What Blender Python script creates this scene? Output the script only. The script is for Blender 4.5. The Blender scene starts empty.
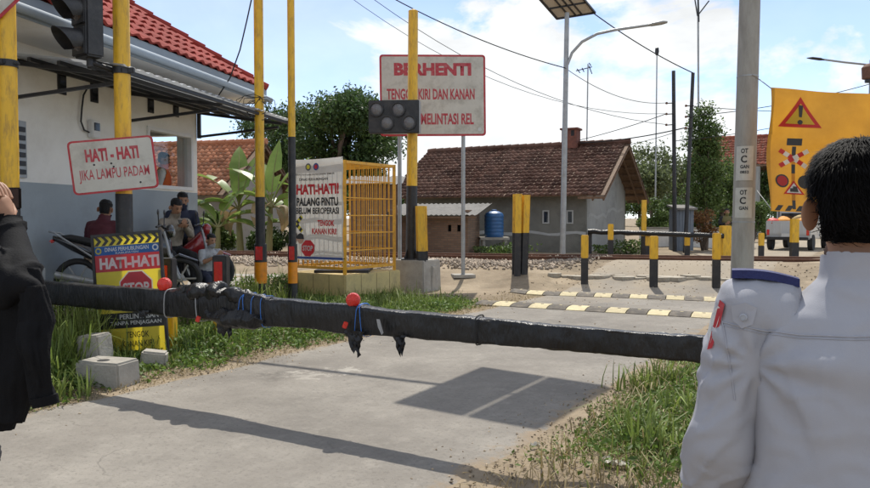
import bpy, bmesh, math, random
import numpy as np
from mathutils import Vector, Matrix, noise as mnoise
from mathutils.bvhtree import BVHTree

random.seed(7)
RNG = np.random.default_rng(11)
SC = bpy.context.scene
COL = SC.collection
R = math.radians

# ------------------------------------------------------------------ camera
CAM_H, FPX, PW, PH, HORIZ = 1.55, 720.0, 870.0, 488.0, 218.0
PITCH = math.atan((PH / 2 - HORIZ) / FPX)
cam_d = bpy.data.cameras.new('camera')
cam_d.sensor_width = 36.0
cam_d.lens = 36.0 * FPX / PW
cam_d.clip_start = 0.05
cam_d.clip_end = 3000
cam = bpy.data.objects.new('camera', cam_d)
COL.objects.link(cam)
cam.location = (0, 0, CAM_H)
cam.rotation_euler = (math.pi / 2 - PITCH, 0, 0)
SC.camera = cam

# ------------------------------------------------------------------ sun, sky, exposure
SUN_EL, SUN_AZ = R(57), R(-8)          # azimuth measured from +Y (ahead) towards -X
sd = Vector((-math.sin(SUN_AZ) * math.cos(SUN_EL), math.cos(SUN_AZ) * math.cos(SUN_EL), math.sin(SUN_EL)))
sun_d = bpy.data.lights.new('sun', 'SUN')
sun_d.energy = 2.6
sun_d.angle = R(0.53)
sun_d.color = (1.0, 0.95, 0.86)
sun = bpy.data.objects.new('sun', sun_d)
COL.objects.link(sun)
sun.location = (0, 10, 30)
sun.rotation_euler = sd.to_track_quat('Z', 'Y').to_euler()

world = bpy.data.worlds.new('World')
SC.world = world
world.use_nodes = True
nt = world.node_tree
nt.nodes.clear()
W = nt.nodes.new
L = nt.links.new
sky = W('ShaderNodeTexSky'); sky.sky_type = 'NISHITA'; sky.sun_disc = False
sky.sun_elevation = SUN_EL
sky.sun_rotation = -SUN_AZ
sky.air_density = 0.5; sky.dust_density = 0.15; sky.ozone_density = 1.0
tc = W('ShaderNodeTexCoord')
mp = W('ShaderNodeMapping'); mp.inputs['Scale'].default_value = (1.0, 1.0, 1.75)
mp.inputs['Location'].default_value = (1.3, 0.1, 0.3); mp.inputs['Rotation'].default_value = (0, 0, R(21))
L(tc.outputs['Generated'], mp.inputs['Vector'])
def wnoise(scale, detail, rough, loc=None):
    n = W('ShaderNodeTexNoise'); n.inputs['Scale'].default_value = scale
    n.inputs['Detail'].default_value = detail; n.inputs['Roughness'].default_value = rough
    n.inputs['Distortion'].default_value = 0.25
    L(mp.outputs['Vector'], n.inputs['Vector']); return n
n1 = wnoise(3.4, 10, 0.56)
n2 = wnoise(2.1, 3, 0.5)
add = W('ShaderNodeMath'); add.operation = 'MULTIPLY_ADD'
L(n1.outputs['Fac'], add.inputs[0]); add.inputs[1].default_value = 0.7
m2 = W('ShaderNodeMath'); m2.operation = 'MULTIPLY'; m2.inputs[1].default_value = 0.45
L(n2.outputs['Fac'], m2.inputs[0]); L(m2.outputs[0], add.inputs[2])
ramp = W('ShaderNodeValToRGB')
ramp.color_ramp.elements[0].position = 0.563; ramp.color_ramp.elements[0].color = (0, 0, 0, 1)
ramp.color_ramp.elements[1].position = 0.605; ramp.color_ramp.elements[1].color = (1, 1, 1, 1)
L(add.outputs[0], ramp.inputs['Fac'])
# thin high haze everywhere
n3 = wnoise(1.3, 5, 0.6)
hz = W('ShaderNodeMapRange'); hz.inputs['From Min'].default_value = 0.35; hz.inputs['From Max'].default_value = 0.75
hz.inputs['To Min'].default_value = 0.12; hz.inputs['To Max'].default_value = 0.5
L(n3.outputs['Fac'], hz.inputs['Value'])
mx = W('ShaderNodeMath'); mx.operation = 'MAXIMUM'
L(ramp.outputs['Color'], mx.inputs[0]); L(hz.outputs['Result'], mx.inputs[1])
# cloud brightness (slightly grey hearts)
n4 = wnoise(7.0, 5, 0.6)
cr = W('ShaderNodeMapRange'); cr.inputs['From Min'].default_value = 0.3; cr.inputs['From Max'].default_value = 0.7
cr.inputs['To Min'].default_value = 3.4; cr.inputs['To Max'].default_value = 4.5
L(n4.outputs['Fac'], cr.inputs['Value'])
ccol = W('ShaderNodeVectorMath'); ccol.operation = 'SCALE'; ccol.inputs[0].default_value = (0.96, 0.985, 1.0)
L(cr.outputs['Result'], ccol.inputs['Scale'])
mix = W('ShaderNodeMix'); mix.data_type = 'RGBA'
L(mx.outputs[0], mix.inputs['Factor']); L(sky.outputs['Color'], mix.inputs['A']); L(ccol.outputs['Vector'], mix.inputs['B'])
bg = W('ShaderNodeBackground'); bg.inputs['Strength'].default_value = 0.148
L(mix.outputs['Result'], bg.inputs['Color'])
wo = W('ShaderNodeOutputWorld'); L(bg.outputs['Background'], wo.inputs['Surface'])

SC.view_settings.view_transform = 'Standard'
SC.view_settings.look = 'None'
SC.view_settings.exposure = 0.84
SC.view_settings.gamma = 1.0
SC.view_settings.use_curve_mapping = False
SC.render.engine = 'CYCLES'
try:
    SC.cycles.max_bounces = 8
    SC.cycles.transparent_max_bounces = 12
except Exception:
    pass

# ------------------------------------------------------------------ pixel helpers
CP, SP = math.cos(PITCH), math.sin(PITCH)
def ray(px, py):
    cx = (px - PW / 2) / FPX; cy = -(py - PH / 2) / FPX
    return Vector((cx, CP + cy * SP, -SP + cy * CP))
CAMP = Vector((0, 0, CAM_H))
def at(px, py, Y):
    d = ray(px, py); return CAMP + d * (Y / d.y)
def zat(py, Y, px=435):
    return at(px, py, Y).z
def smooth(a, b, x):
    t = min(1.0, max(0.0, (x - a) / (b - a))); return t * t * (3 - 2 * t)
def npsmooth(a, b, x):
    t = np.clip((x - a) / (b - a), 0, 1); return t * t * (3 - 2 * t)

# directions on the ground
RD = Vector((0.530, 0.848, 0))            # along the road
RN = Vector((0.848, -0.530, 0))           # across it, to the right
C_RIGHT, C_LEFT = -1.98, -5.85            # road edges along RN
TN = Vector((0.208, 0.978, 0)); TD = Vector((0.978, -0.208, 0))   # track normal and direction
U_RAIL = 18.75
WD = Vector((0.208, 0.978, 0)); WN = Vector((0.978, -0.208, 0))   # guard house wall direction, outward normal
WC = Vector((-4.28, 13.0, 0))             # its visible corner

def npgz(x, y):
    u = x * TN.x + y * TN.y
    z = 0.38 * npsmooth(14.8, 18.0, u) - 0.12 * npsmooth(21.5, 25, u)
    c = x * RN.x + y * RN.y
    cor = npsmooth(C_LEFT - 1.2, C_LEFT - 0.2, c) * (1 - npsmooth(C_RIGHT + 3.5, C_RIGHT + 6, c))
    z = z + 0.11 * cor * npsmooth(17.0, 18.5, u) * (1 - npsmooth(20.3, 22, u))
    p = (x - WC.x) * WN.x + (y - WC.y) * WN.y
    t = (x - WC.x) * WD.x + (y - WC.y) * WD.y
    z = np.maximum(z, 0.42 * (1 - npsmooth(1.25, 1.75, p)) * (1 - npsmooth(0.5, 2.5, t)))
    # small unevenness away from the road
    off = npsmooth(0.0, 0.6, np.maximum(C_LEFT - c, c - C_RIGHT))
    z = z + off * 0.03 * (np.sin(x * 1.7 + y * .6) * np.sin(y * 1.3 - x * .4))
    z = z + off * 0.04 * npsmooth(0, 1, np.maximum(C_LEFT - c, c - C_RIGHT))
    return z
def gz(x, y):
    return float(npgz(np.array([x], float), np.array([y], float))[0])
def hit(px, py):
    d = ray(px, py); t = 0.5
    prev = t
    while t < 400:
        p = CAMP + d * t
        if p.z < gz(p.x, p.y):
            a, b = prev, t
            for _ in range(30):
                m = (a + b) / 2; q = CAMP + d * m
                if q.z < gz(q.x, q.y): b = m
                else: a = m
            q = CAMP + d * b
            return Vector((q.x, q.y, gz(q.x, q.y)))
        prev = t; t += 0.08
    return CAMP + d * 400

# ------------------------------------------------------------------ materials
def newmat(name):
    m = bpy.data.materials.new(name); m.use_nodes = True
    n = m.node_tree; b = n.nodes['Principled BSDF']
    return m, n, b
def M(name, col, rough=.6, var=.12, scale=6., bump=0., bscale=60., metal=0., spec=.5, col2=None, dirt=None,
      island=0., trans=0., coat=0., objvar=0., space='Object', stretch=None):
    """Principled material: base colour varied by noise, optional second colour, dirt and bump"""
    m, n, b = newmat(name); N = n.nodes.new; K = n.links.new
    b.inputs['Roughness'].default_value = rough; b.inputs['Metallic'].default_value = metal
    b.inputs['Specular IOR Level'].default_value = spec
    if coat: b.inputs['Coat Weight'].default_value = coat
    t = N('ShaderNodeTexCoord')
    if space == 'World':
        g = N('ShaderNodeNewGeometry'); vec = g.outputs['Position']
    else:
        vec = t.outputs['Object']
    if stretch:
        mpn = N('ShaderNodeMapping'); mpn.inputs['Scale'].default_value = stretch; K(vec, mpn.inputs['Vector']); vec = mpn.outputs['Vector']
    nz = N('ShaderNodeTexNoise'); nz.inputs['Scale'].default_value = scale; nz.inputs['Detail'].default_value = 6
    nz.inputs['Roughness'].default_value = .65
    K(vec, nz.inputs['Vector'])
    mr = N('ShaderNodeMapRange'); mr.inputs['From Min'].default_value = .3; mr.inputs['From Max'].default_value = .7
    K(nz.outputs['Fac'], mr.inputs['Value'])
    c1 = tuple(max(0, c * (1 - var)) for c in col); c2 = tuple(min(1, c * (1 + var)) for c in (col2 or col))
    mixn = N('ShaderNodeMix'); mixn.data_type = 'RGBA'
    mixn.inputs['A'].default_value = (*c1, 1); mixn.inputs['B'].default_value = (*c2, 1)
    K(mr.outputs['Result'], mixn.inputs['Factor']); out = mixn.outputs['Result']
    if dirt:
        dcol, amt, dsc = dirt
        nd = N('ShaderNodeTexNoise'); nd.inputs['Scale'].default_value = dsc; nd.inputs['Detail'].default_value = 8
        nd.inputs['Roughness'].default_value = .7; K(vec, nd.inputs['Vector'])
        rp = N('ShaderNodeMapRange'); rp.inputs['From Min'].default_value = .48; rp.inputs['From Max'].default_value = .72
        rp.inputs['To Max'].default_value = amt; K(nd.outputs['Fac'], rp.inputs['Value'])
        mi = N('ShaderNodeMix'); mi.data_type = 'RGBA'; K(out, mi.inputs['A']); mi.inputs['B'].default_value = (*dcol, 1)
        K(rp.outputs['Result'], mi.inputs['Factor']); out = mi.outputs['Result']
    if island or objvar:
        g2 = N('ShaderNodeNewGeometry'); oi = N('ShaderNodeObjectInfo')
        rr = N('ShaderNodeMapRange')
        v = island or objvar
        rr.inputs['To Min'].default_value = 1 - v; rr.inputs['To Max'].default_value = 1 + v
        K(g2.outputs['Random Per Island'] if island else oi.outputs['Random'], rr.inputs['Value'])
        sc = N('ShaderNodeVectorMath'); sc.operation = 'SCALE'; K(out, sc.inputs[0]); K(rr.outputs['Result'], sc.inputs['Scale'])
        out = sc.outputs['Vector']
    K(out, b.inputs['Base Color'])
    if bump:
        nb = N('ShaderNodeTexNoise'); nb.inputs['Scale'].default_value = bscale; nb.inputs['Detail'].default_value = 6
        K(vec, nb.inputs['Vector'])
        bp = N('ShaderNodeBump'); bp.inputs['Strength'].default_value = bump; bp.inputs['Distance'].default_value = .02
        K(nb.outputs['Fac'], bp.inputs['Height']); K(bp.outputs['Normal'], b.inputs['Normal'])
    if trans:
        tr = N('ShaderNodeBsdfTranslucent'); K(out, tr.inputs['Color'])
        ms = N('ShaderNodeMixShader'); ms.inputs['Fac'].default_value = trans
        o = n.nodes['Material Output']
        K(b.outputs['BSDF'], ms.inputs[1]); K(tr.outputs['BSDF'], ms.inputs[2]); K(ms.outputs['Shader'], o.inputs['Surface'])
    return m

def leafmat(name, c1, c2, isl=.45, trans=.35, rough=.55, scale=.6):
    return M(name, c1, rough=rough, var=.1, scale=scale, col2=c2, island=isl, trans=trans, space='World', spec=.35)

MT = {}
def mat(k): return MT[k]
MT['black_plastic'] = M('black_plastic', (.008, .008, .009), .34, .3, 9, bump=.55, bscale=26, spec=.4, dirt=((.06, .055, .05), .2, 5), stretch=(1.6, 1.6, .45))
MT['black_paint'] = M('black_paint', (.018, .018, .02), .5, .3, 6, bump=.1, dirt=((.12, .10, .08), .35, 7))
MT['yellow_paint'] = M('yellow_paint', (.74, .43, .02), .42, .12, 3, bump=.08, dirt=((.26, .14, .04), .75, 7), stretch=(3, 3, .7))
MT['cage_paint'] = M('cage_paint', (.70, .35, .018), .45, .12, 4, dirt=((.24, .11, .03), .7, 9))
MT['orange_paint'] = M('orange_paint', (.8, .27, .008), .4, .1, 5, dirt=((.3, .14, .03), .4, 9))
MT['red_reflector'] = M('red_reflector', (.55, .015, .012), .2, .2, 30, bump=.3, bscale=200, coat=.6)
MT['red_paint'] = M('red_paint', (.42, .022, .03), .5, .18, 12, dirt=((.35, .22, .2), .35, 14))
MT['grey_steel'] = M('grey_steel', (.33, .34, .34), .45, .15, 5, metal=.4, dirt=((.2, .17, .14), .4, 6))
MT['dark_steel'] = M('dark_steel', (.03, .03, .032), .45, .2, 8, metal=.3)
MT['concrete'] = M('concrete', (.36, .335, .29), .85, .15, 5, bump=.35, bscale=45, dirt=((.16, .14, .11), .6, 3))
MT['concrete_pole'] = M('concrete_pole', (.335, .32, .285), .8, .12, 4, bump=.25, bscale=70, dirt=((.2, .18, .15), .6, 3), stretch=(2, 2, .5))
MT['cream_concrete'] = M('cream_concrete', (.56, .45, .20), .8, .1, 4, bump=.2, bscale=60, dirt=((.26, .21, .13), .55, 3.5))
MT['white_paint'] = M('white_paint', (.74, .74, .73), .6, .05, 3, bump=.06, bscale=80, dirt=((.5, .47, .42), .35, 2.2))
MT['wall_white'] = M('wall_white', (.84, .82, .77), .8, .04, 2, bump=.08, bscale=50, dirt=((.55, .5, .43), .4, 1.3))
MT['wall_grey'] = M('wall_grey', (.33, .375, .405), .75, .06, 2, bump=.08, bscale=50, dirt=((.24, .25, .255), .5, 1.6))
MT['fascia'] = M('fascia', (.30, .36, .42), .7, .06, 2, dirt=((.2, .22, .24), .4, 2))
MT['red_tile'] = M('red_tile', (.30, .055, .045), .8, .14, 3, bump=.05, spec=.1, objvar=.16, dirt=((.2, .06, .05), .5, 4))
MT['sign_face'] = M('sign_face', (.52, .50, .44), .6, .08, 4, dirt=((.27, .245, .20), .8, 3.2), bump=.05)
MT['glass_dark'] = M('glass_dark', (.02, .022, .026), .08, .2, 3, spec=.6)
MT['rust'] = M('rust', (.16, .075, .045), .8, .3, 10, bump=.3, bscale=60, dirt=((.06, .03, .02), .6, 5))
MT['wood'] = M('wood', (.16, .095, .055), .8, .3, 8, bump=.3, bscale=40, stretch=(1, 1, .3))
MT['rubber'] = M('rubber', (.02, .02, .02), .8, .2, 10, bump=.2)

# ------------------------------------------------------------------ mesh builder
WL = {}       # object -> world position of its local origin
def props(o, label=None, cat=None, group=None, kind=None):
    if label: o['label'] = label
    if cat: o['category'] = cat
    if group: o['group'] = group
    if kind: o['kind'] = kind
    return o
def thing(name, label, cat, loc, group=None, rotz=0.):
    o = bpy.data.objects.new(name, None); o.empty_display_size = .1
    COL.objects.link(o); o.location = loc; o.rotation_euler = (0, 0, rotz)
    WL[o] = Vector(loc) if rotz == 0 else Vector((0, 0, 0))
    return props(o, label, cat, group)

class MB:
    def __init__(s): s.v = []; s.f = []; s.m = []
    def add(s, vs, fs, mi=0):
        k = len(s.v); s.v.extend([tuple(v) for v in vs]); s.f.extend([tuple(i + k for i in f) for f in fs]); s.m.extend([mi] * len(fs)); return s
    def box(s, c, size, mx=None, mi=0, taper=1.0):
        c = Vector(c); hx, hy, hz = size[0] / 2, size[1] / 2, size[2] / 2
        vs = []
        for z, k in ((-hz, 1.0), (hz, taper)):
            for x, y in ((-hx, -hy), (hx, -hy), (hx, hy), (-hx, hy)):
                p = Vector((x * k, y * k, z)); p = (mx @ p) if mx else p; vs.append(c + p)
        return s.add(vs, [(0, 3, 2, 1), (4, 5, 6, 7), (0, 1, 5, 4), (1, 2, 6, 5), (2, 3, 7, 6), (3, 0, 4, 7)], mi)
    def bar(s, a, b, w, h=None, mi=0, up=Vector((0, 0, 1))):
        a = Vector(a); b = Vector(b); d = (b - a)
        L_ = d.length; d.normalize()
        if abs(d.dot(up)) > .98: up = Vector((0, 1, 0))
        x = d.cross(up).normalized(); z = x.cross(d).normalized()
        return s.box((a + b) / 2, (w, L_, h or w), Matrix((x, d, z)).transposed(), mi)
    def loft(s, rings, cap=True, mi=0, closed=False):
        n = len(rings[0]); k = len(s.v); fs = []
        for r in rings: s.v.extend([tuple(p) for p in r])
        m = len(rings)
        for i in range(m - (0 if closed else 1)):
            i2 = (i + 1) % m
            for j in range(n):
                a = k + i * n + j; b_ = k + i * n + (j + 1) % n; c = k + i2 * n + (j + 1) % n; d = k + i2 * n + j
                fs.append((a, b_, c, d))
        if cap and not closed:
            fs.append(tuple(k + j for j in range(n))[::-1]); fs.append(tuple(k + (m - 1) * n + j for j in range(n)))
        s.f.extend(fs); s.m.extend([mi] * len(fs)); return s
    def tube(s, pts, rad, n=10, mi=0, cap=True, flat=1.0):
        pts = [Vector(p) for p in pts]
        if not isinstance(rad, (list, tuple)): rad = [rad] * len(pts)
        rings = []; prevx = None
        for i, p in enumerate(pts):
            d = (pts[min(i + 1, len(pts) - 1)] - pts[max(i - 1, 0)])
            if d.length < 1e-9: d = Vector((0, 0, 1))
            d.normalize()
            if prevx is None:
                up = Vector((0, 0, 1)) if abs(d.z) < .9 else Vector((0, 1, 0))
                x = d.cross(up).normalized()
            else:
                x = (prevx - d * prevx.dot(d))
                x = x.normalized() if x.length > 1e-6 else d.orthogonal().normalized()
            prevx = x; y = x.cross(d).normalized() * -1
            rings.append([p + x * math.cos(2 * math.pi * j / n) * rad[i] + y * math.sin(2 * math.pi * j / n) * rad[i] * flat for j in range(n)])
        return s.loft(rings, cap, mi)
    def cyl(s, base, r, h, n=20, mi=0, r2=None):
        base = Vector(base); return s.tube([base, base + Vector((0, 0, h))], [r, r if r2 is None else r2], n, mi)
    def lathe(s, c, prof, n=20, mi=0, axis=Vector((0, 0, 1)), cap=True):
        axis = Vector(axis).normalized(); x = axis.orthogonal().normalized(); y = axis.cross(x)
        c = Vector(c); rings = [[c + axis * h + x * math.cos(2 * math.pi * j / n) * r + y * math.sin(2 * math.pi * j / n) * r for j in range(n)] for r, h in prof]
        return s.loft(rings, cap, mi)
    def prism(s, poly, thick, mi=0):
        """poly: list of 3D points (planar); extruded by vector thick"""
        n = len(poly); t = Vector(thick); vs = [Vector(p) for p in poly] + [Vector(p) + t for p in poly]
        fs = [tuple(range(n))[::-1], tuple(range(n, 2 * n))] + [(i, (i + 1) % n, (i + 1) % n + n, i + n) for i in range(n)]
        return s.add(vs, fs, mi)
    def ellipsoid(s, c, a, b, cc, n=12, m=8, mi=0):
        c = Vector(c); a = Vector(a); b = Vector(b); cc = Vector(cc); rings = []
        for i in range(m + 1):
            th = math.pi * (i + .0) / m
            th = min(max(th, .06), math.pi - .06)
            rings.append([c - cc * math.cos(th) + (a * math.cos(2 * math.pi * j / n) + b * math.sin(2 * math.pi * j / n)) * math.sin(th) for j in range(n)])
        return s.loft(rings, True, mi)
    def build(s, name, m, parent=None, origin=None, smooth=False, bevel=0., angle=35, kind=None, label=None, local=False):
        if parent is not None:
            o0 = Vector((0, 0, 0)) if local else WL[parent]
        elif origin is not None: o0 = Vector(origin)
        else:
            A = np.array(s.v); o0 = Vector(((A[:, 0].min() + A[:, 0].max()) / 2, (A[:, 1].min() + A[:, 1].max()) / 2, A[:, 2].min()))
        me = bpy.data.meshes.new(name)
        me.from_pydata([(v[0] - o0.x, v[1] - o0.y, v[2] - o0.z) for v in s.v], [], s.f)
        ms = m if isinstance(m, (list, tuple)) else [m]
        for q in ms: me.materials.append(mat(q) if isinstance(q, str) else q)
        if len(ms) > 1: me.polygons.foreach_set('material_index', s.m)
        bm = bmesh.new(); bm.from_mesh(me)
        bmesh.ops.recalc_face_normals(bm, faces=bm.faces)
        bm.to_mesh(me); bm.free()
        if bevel:
            bm = bmesh.new(); bm.from_mesh(me)
            es = [e for e in bm.edges if len(e.link_faces) == 2 and e.calc_face_angle(0) > R(30)]
            bmesh.ops.bevel(bm, geom=es, offset=bevel, segments=2, affect='EDGES', clamp_overlap=True)
            bm.to_mesh(me); bm.free()
        if smooth or bevel:
            me.shade_smooth()
            try: me.set_sharp_from_angle(angle=R(angle))
            except Exception: pass
        o = bpy.data.objects.new(name, me); COL.objects.link(o)
        if parent is not None:
            o.parent = parent; WL[o] = o0
        else:
            o.location = o0; WL[o] = o0
        return props(o, label=label, kind=kind)

def mesh_np(name, V, F, m, parent=None, smooth=False, kind=None):
    """fast mesh from arrays V (n,3) and F (k,4) or (k,3)"""
    me = bpy.data.meshes.new(name)
    V = np.asarray(V, np.float32); F = np.asarray(F, np.int32)
    o0 = np.zeros(3) if parent is None else np.array(WL[parent])
    me.vertices.add(len(V)); me.vertices.foreach_set('co', (V - o0).astype(np.float32).ravel())
    k = F.shape[1]
    me.loops.add(F.size); me.loops.foreach_set('vertex_index', F.ravel())
    me.polygons.add(len(F)); me.polygons.foreach_set('loop_start', np.arange(0, F.size, k, dtype=np.int32))
    me.polygons.foreach_set('loop_total', np.full(len(F), k, np.int32))
    me.update(calc_edges=True); me.validate()
    me.materials.append(mat(m) if isinstance(m, str) else m)
    if smooth: me.shade_smooth()
    o = bpy.data.objects.new(name, me); COL.objects.link(o)
    if parent is not None: o.parent = parent; WL[o] = Vector(o0)
    else: WL[o] = Vector((0, 0, 0))
    return props(o, kind=kind)

def copy_tree(o, parent=None):
    c = o.copy(); COL.objects.link(c); c.parent = parent
    if o in WL: WL[c] = WL[o]
    for ch in list(o.children): copy_tree(ch, c)
    return c

class Fr:
    """a plane facing the viewer: x to the right, y up, n towards the viewer"""
    def __init__(s, o, yaw=0., tilt=0., roll=0.):
        s.o = Vector(o)
        mx = Matrix.Rotation(yaw, 3, 'Z') @ Matrix.Rotation(tilt, 3, 'X') @ Matrix.Rotation(roll, 3, 'Y')
        s.x = mx @ Vector((1, 0, 0)); s.y = mx @ Vector((0, 0, 1)); s.n = mx @ Vector((0, -1, 0))
    def p(s, x, y, n=0.): return s.o + s.x * x + s.y * y + s.n * n
    def mx(s): return Matrix((s.x, -s.n, s.y)).transposed()
def rect(fr, x0, x1, y0, y1, n0, n1, mb=None):
    mb = mb or MB()
    return mb.prism([fr.p(x0, y0, n0), fr.p(x1, y0, n0), fr.p(x1, y1, n0), fr.p(x0, y1, n0)], fr.n * (n1 - n0))

def text(s, fr, x, y, w, h, m, parent, n=.004, bold=.02, name='lettering', surf=None):
    """flat printed lettering centred on x,y and fitted to w by h"""
    cu = bpy.data.curves.new('t', 'FONT'); cu.body = s; cu.offset = bold; cu.fill_mode = 'FRONT'; cu.resolution_u = 3
    ob = bpy.data.objects.new('t', cu); COL.objects.link(ob)
    dg = bpy.context.evaluated_depsgraph_get()
    me = bpy.data.meshes.new_from_object(ob.evaluated_get(dg))
    bpy.data.objects.remove(ob); bpy.data.curves.remove(cu)
    A = np.empty(len(me.vertices) * 3); me.vertices.foreach_get('co', A); A = A.reshape(-1, 3)
    lo, hi = A.min(0), A.max(0)
    A[:, 0] = (A[:, 0] - (lo[0] + hi[0]) / 2) / max(1e-6, hi[0] - lo[0]) * w + x
    A[:, 1] = (A[:, 1] - (lo[1] + hi[1]) / 2) / max(1e-6, hi[1] - lo[1]) * h + y
    if surf: Pn = np.array([surf(a[0], a[1], n) for a in A])
    else: Pn = np.array([fr.p(a[0], a[1], n) for a in A])
    Pn = Pn - np.array(WL[parent])
    me.vertices.foreach_set('co', Pn.ravel()); me.update()
    me.name = name
    me.materials.clear(); me.materials.append(mat(m) if isinstance(m, str) else m)
    o = bpy.data.objects.new(name, me); COL.objects.link(o); o.parent = parent; WL[o] = WL[parent]
    return o

def polyshape(pts, fr, m, parent, n=.004, name='print', surf=None, thick=.0015):
    f = surf or fr.p
    mb = MB()
    if surf:
        bm = bmesh.new(); bm.faces.new([bm.verts.new((x, y, 0)) for x, y in pts]); bmesh.ops.triangulate(bm, faces=bm.faces)
        for _ in range(4):
            es = [e for e in bm.edges if e.calc_length() > .06]
            if not es: break
            bmesh.ops.subdivide_edges(bm, edges=es, cuts=1); bmesh.ops.triangulate(bm, faces=bm.faces)
        bm.verts.ensure_lookup_table(); bm.verts.index_update()
        mb.add([f(v.co.x, v.co.y, n) for v in bm.verts], [tuple(v.index for v in q.verts) for q in bm.faces]); bm.free()
    else:
        mb.prism([f(x, y, n) for x, y in pts], fr.n * thick)
    return mb.build(name, m, parent)
def ngon(cx, cy, r, n, rot=0.): return [(cx + r * math.cos(2 * math.pi * i / n + rot), cy + r * math.sin(2 * math.pi * i / n + rot)) for i in range(n)]

# ================================================================== SETTING
def axis(fine0, fine1, step, far0, far1):
    a = list(np.arange(fine0, fine1 + 1e-6, step)); k = step; x = fine1
    hi = []
    while x < far1: k *= 1.35; x += k; hi.append(x)
    k = step; x = fine0; lo = []
    while x > far0: k *= 1.35; x -= k; lo.append(x)
    return np.array(lo[::-1] + a + hi)
def grid_mesh(name, X, Y, Z, m, parent=None, kind=None):
    nx, ny = X.shape
    V = np.stack([X.ravel(), Y.ravel(), Z.ravel()], 1)
    idx = np.arange(nx * ny).reshape(nx, ny)
    F = np.stack([idx[:-1, :-1].ravel(), idx[1:, :-1].ravel(), idx[1:, 1:].ravel(), idx[:-1, 1:].ravel()], 1)
    return mesh_np(name, V, F, m, parent, True, kind)

def groundmat():
    m = M('soil', (.235, .18, .12), .95, .2, .9, col2=(.31, .25, .175), bump=.7, bscale=22, dirt=((.13, .105, .07), .7, 1.7), space='World', spec=.2)
    return m
MT['soil'] = groundmat()
gx = axis(-14, 16, .2, -900, 900); gy = axis(2, 27, .2, -40, 1500)
GX, GY = np.meshgrid(gx, gy, indexing='ij')
GZ = npgz(GX, GY)
grid_mesh('ground', GX, GY, GZ, 'soil', kind='structure')

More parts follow.
